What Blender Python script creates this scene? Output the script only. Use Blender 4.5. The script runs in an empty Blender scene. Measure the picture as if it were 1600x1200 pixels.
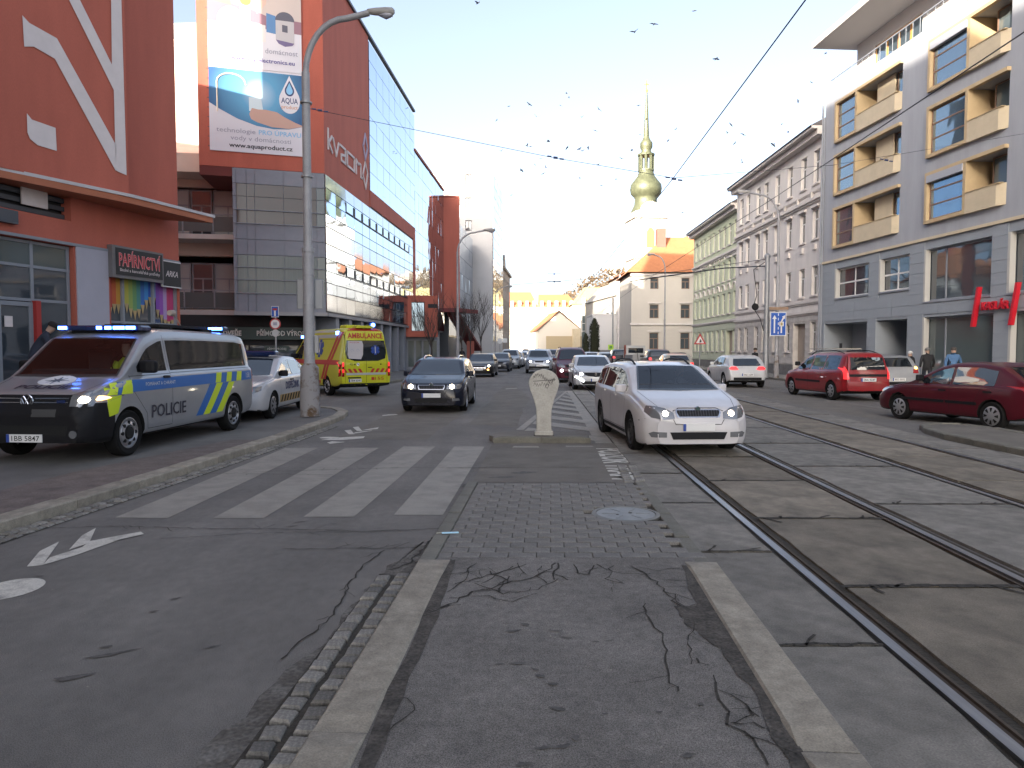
import bpy, bmesh, math, random
import numpy as np
from mathutils import Vector, Matrix
from mathutils.bvhtree import BVHTree
R = math.radians
rnd = random.Random(7)
SC = bpy.context.scene
COL = SC.collection

# ---------------------------------------------------------------- camera, sky, sun, exposure
CAM_H, PITCH, FPX = 1.68, R(2.76), 1120.0
cam_d = bpy.data.cameras.new('camera')
cam = bpy.data.objects.new('camera', cam_d)
COL.objects.link(cam)
cam.location = (0, 0, CAM_H)
cam.rotation_euler = (R(90) - PITCH, 0, 0)
cam_d.sensor_width = 36
cam_d.lens = 36 * FPX / 1600
cam_d.clip_start = 0.05
cam_d.clip_end = 3000
SC.camera = cam
SUN_EL, SUN_AZ = R(15.5), R(211)          # azimuth clockwise from +Y: behind the camera, to the left
world = bpy.data.worlds.new('World')
SC.world = world
world.use_nodes = True
wn = world.node_tree
for n in list(wn.nodes):
    wn.nodes.remove(n)
wo = wn.nodes.new('ShaderNodeOutputWorld')
bg = wn.nodes.new('ShaderNodeBackground')
sky = wn.nodes.new('ShaderNodeTexSky')
sky.sky_type = 'NISHITA'
sky.sun_disc = False
sky.sun_elevation = SUN_EL
sky.sun_rotation = SUN_AZ
sky.altitude = 200
sky.air_density = 0.75
sky.dust_density = 5.0
sky.ozone_density = 1.0
bg.inputs['Strength'].default_value = 0.15
bw_ = wn.nodes.new('ShaderNodeRGBToBW')
hz_ = wn.nodes.new('ShaderNodeMix')          # thin high haze: the whole sky a little less saturated
hz_.data_type = 'RGBA'
hz_.inputs['Factor'].default_value = 0.42
wn.links.new(sky.outputs[0], bw_.inputs[0])
wn.links.new(sky.outputs[0], hz_.inputs['A'])
wn.links.new(bw_.outputs[0], hz_.inputs['B'])
wn.links.new(hz_.outputs['Result'], bg.inputs[0])
wn.links.new(bg.outputs[0], wo.inputs[0])
sun_d = bpy.data.lights.new('sun', 'SUN')
sun_d.energy = 3.9
sun_d.angle = R(0.5)
sun_d.color = (1.0, 0.90, 0.76)
sun = bpy.data.objects.new('sun', sun_d)
COL.objects.link(sun)
sdir = Vector((math.sin(SUN_AZ) * math.cos(SUN_EL), math.cos(SUN_AZ) * math.cos(SUN_EL), math.sin(SUN_EL)))
sun.rotation_euler = sdir.to_track_quat('Z', 'Y').to_euler()
sun.location = (-20, -60, 60)
SC.view_settings.view_transform = 'Standard'
SC.view_settings.look = 'None'
SC.view_settings.gamma = 1
SC.view_settings.use_curve_mapping = False
SC.view_settings.exposure = 2.0

# ---------------------------------------------------------------- helpers
def ray(px, py):
    dx, up = (px - 800) / FPX, (600 - py) / FPX
    c, s = math.cos(PITCH), math.sin(PITCH)
    return Vector((dx, c + up * s, -s + up * c))
def at(px, py, Y):
    d = ray(px, py)
    return Vector((0, 0, CAM_H)) + d * (Y / d.y)
def gnd(px, py, z=0.0):
    d = ray(px, py)
    return Vector((0, 0, CAM_H)) + d * ((z - CAM_H) / d.z)
def on_plane(px, py, p0, dr):
    d = ray(px, py)
    # p0 + s*dr = t*d in plan
    det = dr[0] * (-d.y) - (-d.x) * dr[1]
    s = ((-p0[0]) * (-d.y) - (-d.x) * (-p0[1])) / det
    t = (p0[1] + s * dr[1]) / d.y
    return s, CAM_H + t * d.z

MATS = {}
TONE = [1, 1, 1]      # albedo calibration of the current section
def mat(name, col, rough=0.6, metal=0.0, var=0.0, scale=4.0, bump=0.0, bscale=60.0, emit=0.0, spec=0.5, coat=0.0,
        col2=None, thr=None, speck=0.0, detail=6.0, rvar=0.0, stretch=None):
    if name in MATS:
        return MATS[name]
    m = bpy.data.materials.new(name)
    MATS[name] = m
    m.use_nodes = True
    nt = m.node_tree
    b = nt.nodes['Principled BSDF']
    if not emit:
        col = tuple(min(.85, x * t) for x, t in zip(col, TONE))
        col2 = tuple(min(.85, x * t) for x, t in zip(col2, TONE)) if col2 else None
    c = tuple(col) + (1,)
    b.inputs['Base Color'].default_value = c
    b.inputs['Roughness'].default_value = rough
    b.inputs['Metallic'].default_value = metal
    b.inputs['Specular IOR Level'].default_value = spec
    if coat:
        b.inputs['Coat Weight'].default_value = coat
        b.inputs['Coat Roughness'].default_value = 0.05
    if emit:
        b.inputs['Emission Color'].default_value = c
        b.inputs['Emission Strength'].default_value = emit
    if var or bump or col2 or speck:
        tc = nt.nodes.new('ShaderNodeTexCoord')
        src = tc.outputs['Object']
        if stretch:
            mp = nt.nodes.new('ShaderNodeMapping')
            mp.inputs['Scale'].default_value = stretch
            nt.links.new(src, mp.inputs['Vector'])
            src = mp.outputs[0]
        last = None
        if var or col2:
            nz = nt.nodes.new('ShaderNodeTexNoise')
            nz.inputs['Scale'].default_value = scale
            nz.inputs['Detail'].default_value = detail
            nz.inputs['Roughness'].default_value = 0.65
            nt.links.new(src, nz.inputs['Vector'])
            rp = nt.nodes.new('ShaderNodeValToRGB')
            lo, hi = (thr or (0.3, 0.7))
            rp.color_ramp.elements[0].position = lo
            rp.color_ramp.elements[1].position = hi
            if col2:
                rp.color_ramp.elements[0].color = c
                rp.color_ramp.elements[1].color = tuple(col2) + (1,)
            else:
                rp.color_ramp.elements[0].color = tuple(x * (1 - var) for x in col) + (1,)
                rp.color_ramp.elements[1].color = tuple(min(1, x * (1 + var)) for x in col) + (1,)
            nt.links.new(nz.outputs['Fac'], rp.inputs[0])
            last = rp.outputs[0]
        if speck:
            n2 = nt.nodes.new('ShaderNodeTexNoise')
            n2.inputs['Scale'].default_value = bscale
            n2.inputs['Detail'].default_value = 3
            nt.links.new(src, n2.inputs['Vector'])
            mr = nt.nodes.new('ShaderNodeMapRange')
            mr.inputs['From Min'].default_value = 0.3
            mr.inputs['From Max'].default_value = 0.7
            mr.inputs['To Min'].default_value = 1 - speck
            mr.inputs['To Max'].default_value = 1 + speck
            nt.links.new(n2.outputs['Fac'], mr.inputs['Value'])
            mx = nt.nodes.new('ShaderNodeMix')
            mx.data_type = 'RGBA'
            mx.blend_type = 'MULTIPLY'
            mx.inputs['Factor'].default_value = 1
            if last:
                nt.links.new(last, mx.inputs['A'])
            else:
                mx.inputs['A'].default_value = c
            nt.links.new(mr.outputs[0], mx.inputs['B'])
            last = mx.outputs['Result']
        if last:
            nt.links.new(last, b.inputs['Base Color'])
        if rvar and (var or col2):
            mr = nt.nodes.new('ShaderNodeMapRange')
            mr.inputs['To Min'].default_value = max(0.02, rough - rvar)
            mr.inputs['To Max'].default_value = min(1, rough + rvar)
            nt.links.new(nz.outputs['Fac'], mr.inputs['Value'])
            nt.links.new(mr.outputs[0], b.inputs['Roughness'])
        if bump:
            nb = nt.nodes.new('ShaderNodeTexNoise')
            nb.inputs['Scale'].default_value = bscale
            nb.inputs['Detail'].default_value = 4
            nt.links.new(src, nb.inputs['Vector'])
            bp = nt.nodes.new('ShaderNodeBump')
            bp.inputs['Strength'].default_value = bump
            bp.inputs['Distance'].default_value = 0.01
            nt.links.new(nb.outputs['Fac'], bp.inputs['Height'])
            nt.links.new(bp.outputs[0], b.inputs['Normal'])
    return m

def randomise(m, lo, hi):
    """per-piece tone change (Object Info random) multiplied into the base colour"""
    nt = m.node_tree
    b = nt.nodes['Principled BSDF']
    oi = nt.nodes.new('ShaderNodeObjectInfo')
    mr = nt.nodes.new('ShaderNodeMapRange')
    mr.inputs['To Min'].default_value = lo
    mr.inputs['To Max'].default_value = hi
    nt.links.new(oi.outputs['Random'], mr.inputs['Value'])
    mx = nt.nodes.new('ShaderNodeMix')
    mx.data_type = 'RGBA'
    mx.blend_type = 'MULTIPLY'
    mx.inputs['Factor'].default_value = 1
    inp = b.inputs['Base Color']
    if inp.is_linked:
        nt.links.new(inp.links[0].from_socket, mx.inputs['A'])
    else:
        mx.inputs['A'].default_value = inp.default_value
    nt.links.new(mr.outputs[0], mx.inputs['B'])
    nt.links.new(mx.outputs['Result'], inp)
    return m

def overlay(m, scale, lo, hi, detail=5):
    """a second, stretched tone variation (tyre polish, streaks) multiplied into the base colour"""
    nt = m.node_tree
    b = nt.nodes['Principled BSDF']
    tc = nt.nodes.new('ShaderNodeTexCoord')
    mp = nt.nodes.new('ShaderNodeMapping')
    mp.inputs['Scale'].default_value = scale
    nz = nt.nodes.new('ShaderNodeTexNoise')
    nz.inputs['Scale'].default_value = 1
    nz.inputs['Detail'].default_value = detail
    mr = nt.nodes.new('ShaderNodeMapRange')
    mr.inputs['From Min'].default_value = .3
    mr.inputs['From Max'].default_value = .7
    mr.inputs['To Min'].default_value = lo
    mr.inputs['To Max'].default_value = hi
    mx = nt.nodes.new('ShaderNodeMix')
    mx.data_type = 'RGBA'
    mx.blend_type = 'MULTIPLY'
    mx.inputs['Factor'].default_value = 1
    nt.links.new(tc.outputs['Object'], mp.inputs[0])
    nt.links.new(mp.outputs[0], nz.inputs['Vector'])
    nt.links.new(nz.outputs['Fac'], mr.inputs['Value'])
    inp = b.inputs['Base Color']
    nt.links.new(inp.links[0].from_socket, mx.inputs['A'])
    nt.links.new(mr.outputs[0], mx.inputs['B'])
    nt.links.new(mx.outputs['Result'], inp)

def clear_glass(name, tint, refl=1.0):
    if name in MATS:
        return MATS[name]
    m = bpy.data.materials.new(name)
    MATS[name] = m
    m.use_nodes = True
    nt = m.node_tree
    for n in list(nt.nodes):
        nt.nodes.remove(n)
    o = nt.nodes.new('ShaderNodeOutputMaterial')
    mx = nt.nodes.new('ShaderNodeMixShader')
    fr = nt.nodes.new('ShaderNodeFresnel')
    fr.inputs['IOR'].default_value = 1.7
    tr = nt.nodes.new('ShaderNodeBsdfTransparent')
    tr.inputs[0].default_value = tuple(tint) + (1,)
    gl = nt.nodes.new('ShaderNodeBsdfGlossy')
    gl.inputs['Roughness'].default_value = 0.02
    nt.links.new(fr.outputs[0], mx.inputs[0])
    nt.links.new(tr.outputs[0], mx.inputs[1])
    nt.links.new(gl.outputs[0], mx.inputs[2])
    nt.links.new(mx.outputs[0], o.inputs[0])
    return m

class MB:
    def __init__(s, M=None):
        s.v, s.f, s.mi = [], [], []
        s.M = M or Matrix()
    def add(s, vs, fs, mi=0):
        n = len(s.v)
        M = s.M
        s.v += [tuple(M @ Vector(p)) for p in vs]
        s.f += [tuple(i + n for i in f) for f in fs]
        s.mi += [mi] * len(fs)
        return s
    def poly(s, pts, mi=0):
        return s.add(pts, [tuple(range(len(pts)))], mi)
    def box(s, x0, x1, y0, y1, z0, z1, mi=0, ch=0.0):
        if x0 > x1: x0, x1 = x1, x0
        if y0 > y1: y0, y1 = y1, y0
        if z0 > z1: z0, z1 = z1, z0
        if not ch:
            vs = [(x, y, z) for x in (x0, x1) for y in (y0, y1) for z in (z0, z1)]
            return s.add(vs, [(0, 1, 3, 2), (4, 6, 7, 5), (0, 4, 5, 1), (2, 3, 7, 6), (0, 2, 6, 4), (1, 5, 7, 3)], mi)
        # chamfered on the top and vertical edges
        def ringp(i, z):
            a, b, c, d = x0 + i, x1 - i, y0 + i, y1 - i
            k = ch
            return [(a + k, c, z), (b - k, c, z), (b, c + k, z), (b, d - k, z), (b - k, d, z), (a + k, d, z), (a, d - k, z), (a, c + k, z)]
        vs = ringp(0, z0) + ringp(0, z1 - ch) + ringp(ch, z1)
        fs = [tuple(range(7, -1, -1)), tuple(range(16, 24))]
        for q in (0, 8):
            for i in range(8):
                j = (i + 1) % 8
                fs.append((q + i, q + j, q + j + 8, q + i + 8))
        return s.add(vs, fs, mi)
    def tube(s, pts, r, n=8, mi=0, cap=True):
        pts = [Vector(p) for p in pts]
        rs = r if isinstance(r, (list, tuple)) else [r] * len(pts)
        vs, fs = [], []
        up = None
        for i, p in enumerate(pts):
            t = (pts[min(i + 1, len(pts) - 1)] - pts[max(i - 1, 0)]).normalized()
            if up is None:
                up = Vector((0, 0, 1)) if abs(t.z) < 0.9 else Vector((1, 0, 0))
            a = t.cross(up)
            if a.length < 1e-4:
                a = t.cross(Vector((0, 1, 0.3)))
            a.normalize()
            b = a.cross(t)
            up = b
            for k in range(n):
                q = 2 * math.pi * k / n
                vs.append(p + (a * math.cos(q) + b * math.sin(q)) * rs[i])
        for i in range(len(pts) - 1):
            for k in range(n):
                k2 = (k + 1) % n
                fs.append((i * n + k, i * n + k2, (i + 1) * n + k2, (i + 1) * n + k))
        if cap:
            fs.append(tuple(range(n - 1, -1, -1)))
            fs.append(tuple(range((len(pts) - 1) * n, len(pts) * n)))
        return s.add(vs, fs, mi)
    def lathe(s, prof, n=24, mi=0, axis='z', c=(0, 0, 0), cap=True):
        vs, fs = [], []
        for r, h in prof:
            for k in range(n):
                q = 2 * math.pi * k / n
                u, w = r * math.cos(q), r * math.sin(q)
                p = (u, w, h) if axis == 'z' else ((u, h, w) if axis == 'y' else (h, u, w))
                vs.append((p[0] + c[0], p[1] + c[1], p[2] + c[2]))
        for i in range(len(prof) - 1):
            for k in range(n):
                k2 = (k + 1) % n
                fs.append((i * n + k, i * n + k2, (i + 1) * n + k2, (i + 1) * n + k))
        if cap:
            fs.append(tuple(range(n - 1, -1, -1)))
            fs.append(tuple(range((len(prof) - 1) * n, len(prof) * n)))
        return s.add(vs, fs, mi)
    def prism(s, poly, z0, z1, mi=0):
        n = len(poly)
        vs = [(x, y, z0) for x, y in poly] + [(x, y, z1) for x, y in poly]
        fs = [tuple(range(n - 1, -1, -1)), tuple(range(n, 2 * n))]
        fs += [(i, (i + 1) % n, n + (i + 1) % n, n + i) for i in range(n)]
        return s.add(vs, fs, mi)
    def prismy(s, poly, y0, y1, mi=0):
        n = len(poly)
        vs = [(x, y0, z) for x, z in poly] + [(x, y1, z) for x, z in poly]
        fs = [tuple(range(n)), tuple(range(2 * n - 1, n - 1, -1))]
        fs += [((i + 1) % n, i, n + i, n + (i + 1) % n) for i in range(n)]
        return s.add(vs, fs, mi)
    def prismx(s, poly, x0, x1, mi=0):
        n = len(poly)
        vs = [(x0, y, z) for y, z in poly] + [(x1, y, z) for y, z in poly]
        fs = [tuple(range(n)), tuple(range(2 * n - 1, n - 1, -1))]
        fs += [((i + 1) % n, i, n + i, n + (i + 1) % n) for i in range(n)]
        return s.add(vs, fs, mi)
    def mesh(s, name, mats, smooth=0):
        me = bpy.data.meshes.new(name)
        me.from_pydata(s.v, [], s.f)
        for m in (mats if isinstance(mats, (list, tuple)) else [mats]):
            me.materials.append(m)
        if any(s.mi):
            me.polygons.foreach_set('material_index', s.mi)
        if smooth:
            me.polygons.foreach_set('use_smooth', [True] * len(me.polygons))
            me.set_sharp_from_angle(angle=R(smooth))
        me.update()
        return me
    def build(s, name, mats, parent=None, smooth=0):
        return link(name, s.mesh(name, mats, smooth), parent)

def link(name, me, parent=None, M=None):
    o = bpy.data.objects.new(name, me)
    COL.objects.link(o)
    if parent:
        o.parent = parent
    if M is not None:
        o.matrix_local = M
    return o
def tag(o, label=None, cat=None, group=None, kind=None):
    if label: o['label'] = label
    if cat: o['category'] = cat
    if group: o['group'] = group
    if kind: o['kind'] = kind
    return o
def thing(name, label, cat, loc=(0, 0, 0), rz=0.0, group=None):
    o = bpy.data.objects.new(name, None)
    o.empty_display_size = 0.2
    COL.objects.link(o)
    o.location = loc
    o.rotation_euler = (0, 0, rz)
    return tag(o, label, cat, group)
def struct(name, mb, m, smooth=0):
    o = mb.build(name, m, None, smooth)
    o['kind'] = 'structure'
    return o
def copy_tree(o, parent=None):
    c = o.copy()
    COL.objects.link(c)
    c.parent = parent
    for ch in o.children:
        copy_tree(ch, c)
    return c
def T(x, y, z, rz=0.0, rx=0.0):
    return Matrix.Translation((x, y, z)) @ Matrix.Rotation(rz, 4, 'Z') @ Matrix.Rotation(rx, 4, 'X')
def RZ(a):
    return Matrix.Rotation(a, 4, 'Z')

_font_cache = {}
def text_mesh(body, h, ext=0.0, align='CENTER', bold=0.0, width=None, shear=0.0):
    """flat text in the XY plane, cap height h; optional total width"""
    cu = bpy.data.curves.new('lettering', 'FONT')
    cu.body = body
    cu.size = h / 0.70
    cu.align_x = 'LEFT'
    cu.extrude = ext
    cu.offset = bold * h
    cu.shear = shear
    cu.resolution_u = 2
    ob = bpy.data.objects.new('lettering', cu)
    COL.objects.link(ob)
    me = bpy.data.meshes.new_from_object(ob.evaluated_get(bpy.context.evaluated_depsgraph_get()))
    bpy.data.objects.remove(ob)
    n = len(me.vertices)
    co = np.zeros(n * 3)
    me.vertices.foreach_get('co', co)
    co = co.reshape(-1, 3)
    if n:
        x0, x1 = co[:, 0].min(), co[:, 0].max()
        if width:
            co[:, 0] = (co[:, 0] - x0) * width / (x1 - x0)
            x0, x1 = 0, width
        co[:, 0] -= {'CENTER': (x0 + x1) / 2, 'LEFT': x0, 'RIGHT': x1}[align]
    me.vertices.foreach_set('co', co.ravel())
    me.materials.clear()
    return me
RX90 = Matrix.Rotation(R(90), 4, 'X')
def text_on(parent, F, body, h, x, z, m, y=-0.01, name='lettering', **k):
    me = text_mesh(body, h, **k)
    me.materials.append(m)
    return link(name, me, parent, F @ Matrix.Translation((x, y, z)) @ RX90)

def wall(mb, x0, x1, z0, z1, holes=(), reveal=0.18, y=0.0, mi=0, mir=None):
    """wall in the local plane y (outside is -y) with rectangular openings and their reveals"""
    xs = sorted({x0, x1} | {h[0] for h in holes} | {h[2] for h in holes})
    zs = sorted({z0, z1} | {h[1] for h in holes} | {h[3] for h in holes})
    xs = [x for x in xs if x0 - 1e-6 <= x <= x1 + 1e-6]
    zs = [z for z in zs if z0 - 1e-6 <= z <= z1 + 1e-6]
    for i in range(len(xs) - 1):
        for j in range(len(zs) - 1):
            cx, cz = (xs[i] + xs[i + 1]) / 2, (zs[j] + zs[j + 1]) / 2
            if any(h[0] < cx < h[2] and h[1] < cz < h[3] for h in holes):
                continue
            a, b, c, d = xs[i], xs[i + 1], zs[j], zs[j + 1]
            mb.add([(a, y, c), (b, y, c), (b, y, d), (a, y, d)], [(0, 1, 2, 3)], mi)
    r = reveal
    q = mi if mir is None else mir
    for a, c, b, d in holes:
        mb.add([(a, y, c), (a, y + r, c), (a, y + r, d), (a, y, d)], [(0, 1, 2, 3)], q)
        mb.add([(b, y, c), (b, y, d), (b, y + r, d), (b, y + r, c)], [(0, 1, 2, 3)], q)
        mb.add([(a, y, c), (b, y, c), (b, y + r, c), (a, y + r, c)], [(0, 1, 2, 3)], q)
        mb.add([(a, y, d), (a, y + r, d), (b, y + r, d), (b, y, d)], [(0, 1, 2, 3)], q)
def shell(mb, x0, x1, y1, z0, z1, y=0.0, mi=0):
    """the other faces of a building volume behind a wall at y"""
    mb.add([(x0, y, z0), (x0, y, z1), (x0, y1, z1), (x0, y1, z0)], [(0, 1, 2, 3)], mi)
    mb.add([(x1, y, z0), (x1, y1, z0), (x1, y1, z1), (x1, y, z1)], [(0, 1, 2, 3)], mi)
    mb.add([(x0, y1, z0), (x0, y1, z1), (x1, y1, z1), (x1, y1, z0)], [(0, 1, 2, 3)], mi)
    mb.add([(x0, y, z1), (x1, y, z1), (x1, y1, z1), (x0, y1, z1)], [(0, 1, 2, 3)], mi)

_win = {}
def window(parent, F, x0, z0, x1, z1, fm, gm, style='cross', depth=0.14, fr=0.06, name='window'):
    w, h = round(x1 - x0, 3), round(z1 - z0, 3)
    key = (w, h, style, fm.name, gm.name, fr)
    if key not in _win:
        b = MB()
        b.box(0, fr, 0, .06, 0, h); b.box(w - fr, w, 0, .06, 0, h)
        b.box(fr, w - fr, 0, .06, 0, fr); b.box(fr, w - fr, 0, .06, h - fr, h)
        if style in ('cross', 'tee'):
            zt = h * (.5 if style == 'cross' else .66)
            b.box(fr, w - fr, .004, .056, zt - fr * .5, zt + fr * .5)
            b.box(w / 2 - fr * .5, w / 2 + fr * .5, .008, .052, fr, zt - fr * .5 if style == 'tee' else h - fr)
        elif style == 'rows3':
            for k in (1, 2):
                b.box(fr, w - fr, .004, .056, h * k / 3 - fr * .6, h * k / 3 + fr * .6)
        elif style == 'split':
            b.box(w * .28 - fr * .4, w * .28 + fr * .4, .004, .056, fr, h - fr)
        elif style == 'half':
            b.box(w / 2 - fr * .5, w / 2 + fr * .5, .004, .056, fr, h - fr)
        p = MB()
        p.box(fr * .5, w - fr * .5, .025, .035, fr * .5, h - fr * .5)
        _win[key] = (b.mesh(name, fm), p.mesh('pane', gm))
    a, g = _win[key]
    o = link(name, a, parent, F @ Matrix.Translation((x0, depth, z0)))
    j = 0.004
    link('pane', g, o, Matrix.Rotation(rnd.uniform(-j, j), 4, 'Z') @ Matrix.Rotation(rnd.uniform(-j, j), 4, 'X'))
    return o
_pan = {}
def panel(parent, F, x0, z0, x1, z1, m, y=0.0, th=0.05, gap=0.012, tilt=0.0, name='panel'):
    w, h = round(x1 - x0 - 2 * gap, 3), round(z1 - z0 - 2 * gap, 3)
    key = (w, h, m.name, th)
    if key not in _pan:
        b = MB()
        b.box(-w / 2, w / 2, 0, th, -h / 2, h / 2)
        _pan[key] = b.mesh(name, m)
    M = F @ Matrix.Translation(((x0 + x1) / 2, y, (z0 + z1) / 2))
    if tilt:
        M = M @ Matrix.Rotation(rnd.gauss(0, tilt), 4, 'Z') @ Matrix.Rotation(rnd.gauss(0, tilt), 4, 'X')
    return link(name, _pan[key], parent, M)
# ---------------------------------------------------------------- materials of the setting
TONE[:] = (1.38, 1.37, 1.28)
M_asph = mat('asphalt_road', (.115, .108, .106), .85, var=.26, scale=.55, bump=.8, bscale=190, speck=.52, rvar=.1)
M_asph2 = mat('asphalt_island', (.120, .112, .110), .88, var=.26, scale=1.5, bump=.9, bscale=190, speck=.62)
M_asph3 = mat('asphalt_patch', (.105, .096, .088), .88, var=.25, scale=1.6, bump=.5, bscale=150, speck=.3)
M_asphd = mat('asphalt_broken', (.045, .040, .037), .95, var=.5, scale=9, bump=1, bscale=60, speck=.5)
M_kerb = randomise(mat('granite_kerb', (.195, .175, .150), .8, var=.26, scale=6, bump=.35, bscale=120, speck=.2), .85, 1.1)
M_kerbd = randomise(mat('kerb_grey', (.105, .10, .088), .8, var=.22, scale=5, bump=.3, bscale=100, speck=.2), .85, 1.1)
M_sett = randomise(mat('granite_sett', (.135, .128, .122), .75, var=.3, scale=12, bump=.5, bscale=90, speck=.25), .6, 1.25)
M_brick = randomise(mat('paving_block', (.118, .112, .110), .85, var=.25, scale=9, bump=.4, bscale=120, speck=.3), .90, 1.08)
M_slab = randomise(mat('concrete_slab', (.128, .111, .092), .85, var=.46, scale=1.9, bump=.45, bscale=110, speck=.25), .8, 1.15)
M_slabg = randomise(mat('concrete_strip', (.135, .126, .118), .85, var=.3, scale=1.5, bump=.45, bscale=110, speck=.25), .85, 1.12)
M_dirt = mat('joint_dirt', (.030, .026, .022), .95, var=.4, scale=8, bump=1, bscale=50)
M_rail = mat('rail_steel', (.22, .225, .25), .42, 1.0, var=.25, scale=3, stretch=(6, .4, 1))
M_rust = mat('rail_rust', (.055, .042, .034), .8, .3, var=.3, scale=6)
M_paint = mat('road_paint', (.205, .192, .178), .75, col2=(.135, .127, .12), scale=3.2, thr=(.42, .75), speck=.22, bscale=90)
M_paintw = mat('road_paint_fresh', (.40, .385, .365), .7, col2=(.17, .16, .155), scale=5, thr=(.5, .72), speck=.2, bscale=90)
M_pave = mat('red_paving', (.102, .082, .078), .85, var=.3, scale=4, bump=.4, bscale=60, speck=.25)
M_side = mat('sidewalk_asphalt', (.105, .10, .10), .85, var=.25, scale=.9, bump=.4, bscale=120, speck=.25)
M_crack = mat('crack', (.028, .025, .023), 1, var=.4, scale=12)
M_ground = mat('far_ground', (.12, .11, .10), .9, var=.2, scale=.2)

overlay(M_asph, (1.5, .16, 1), .84, 1.14)
overlay(M_asph, (14, 9, 1), .90, 1.10, 8)
overlay(M_asph2, (16, 16, 1), .84, 1.16, 8)
overlay(M_asph2, (2.2, 1.4, 1), .88, 1.12)
overlay(M_slab, (7, 5, 1), .86, 1.14, 8)
overlay(M_slabg, (6, 6, 1), .84, 1.14, 8)
overlay(M_kerb, (14, 14, 14), .86, 1.12, 8)
YAW = R(3.4)
sdv, cdv = math.sin(YAW), math.cos(YAW)
def st(x, y):
    """street coordinates (x across, y along) -> world"""
    return (x * cdv + y * sdv, -x * sdv + y * cdv)

# ---------------------------------------------------------------- road and pavements
g = MB(); g.poly([(-900, -300, -.03), (900, -300, -.03), (900, 1500, -.03), (-900, 1500, -.03)])
struct('ground', g, M_ground)
b = MB()
nx, ny = 26, 60
for i in range(nx):
    for j in range(ny):
        x0, x1 = -24 + i * 2, -22 + i * 2
        y0, y1 = -30 + j * 5, -25 + j * 5
        b.poly([(x0, y0, 0), (x1, y0, 0), (x1, y1, 0), (x0, y1, 0)])
struct('road', b, M_asph)

def kerb_line(pts, w, h, L, m, parent, name='kerb_stone', inner=1, z0=-.06, ch=.012):
    """stones along a polyline; the stone lies on the left (inner=1) of the walking direction"""
    pts = [Vector((p[0], p[1], 0)) for p in pts]
    seg = []
    for a, c in zip(pts, pts[1:]):
        n = max(1, round((c - a).length / L))
        for k in range(n):
            seg.append((a.lerp(c, k / n), a.lerp(c, (k + 1) / n)))
    nr = []
    P = [s[0] for s in seg] + [seg[-1][1]]
    for i in range(len(P)):
        d = (P[min(i + 1, len(P) - 1)] - P[max(i - 1, 0)]).normalized()
        nr.append(Vector((-d.y, d.x, 0)) * inner)
    for i in range(len(P) - 1):
        a, c = P[i], P[i + 1]
        u = (c - a).normalized() * .006
        q = [a + u, c - u, c - u + nr[i + 1] * w, a + u + nr[i] * w]
        if inner < 0:
            q = q[::-1]
        ctr = sum(q, Vector()) / 4
        dz = rnd.uniform(-.004, .004)
        mb = MB()
        top = [ctr + (p - ctr) * (1 - ch * 2 / max(w, .1)) for p in q]
        vs = [(p.x - ctr.x, p.y - ctr.y, z0) for p in q] + [(p.x - ctr.x, p.y - ctr.y, h - ch) for p in q] + [(p.x - ctr.x, p.y - ctr.y, h) for p in top]
        fs = [(8, 9, 10, 11)]
        for o in (0, 4):
            fs += [(o + k, o + (k + 1) % 4, o + 4 + (k + 1) % 4, o + 4 + k) for k in range(4)]
        mb.add(vs, fs)
        ob = mb.build(name, m, parent)
        ob.location = (ctr.x, ctr.y, dz)

# left pavement: its kerb runs up the street and rounds the corner into the side street
KL = [(-4.95, -6), (-4.80, 3), (-4.66, 6.4), (-4.38, 9.6), (-4.14, 13.1), (-4.05, 15.6), (-4.06, 17.2), (-4.22, 18.4), (-4.6, 19.3), (-5.2, 19.9), (-6.2, 20.5), (-8, 21.2), (-12, 22.4)]
sw = MB()
sw.poly([(p[0] - .20, p[1], .085) for p in KL[:7]] + [(-4.4, 18.25, .085), (-4.75, 19.1, .085), (-5.3, 19.7, .085), (-6.3, 20.3, .085), (-8, 21, .085), (-12, 22.2, .085), (-22, 25, .085), (-22, -6, .085)])
pav = struct('left_pavement', sw, M_side)
kerb_line(KL, .26, .11, .95, M_kerb, pav, inner=1)
rp = MB()
band = [(-4.38, 9.6), (-4.66, 6.4), (-4.80, 3)]
rp.poly([(-4.62, 9.4, .09), (-4.36, 12.6, .09), (-4.95, 12.6, .09), (-5.7, 9.2, .09), (-5.9, 6.2, .09), (-5.9, 3, .09), (-5.06, 3, .09), (-4.92, 6.4, .09)])
o = rp.build('red_paving_band', M_pave, pav)
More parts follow.
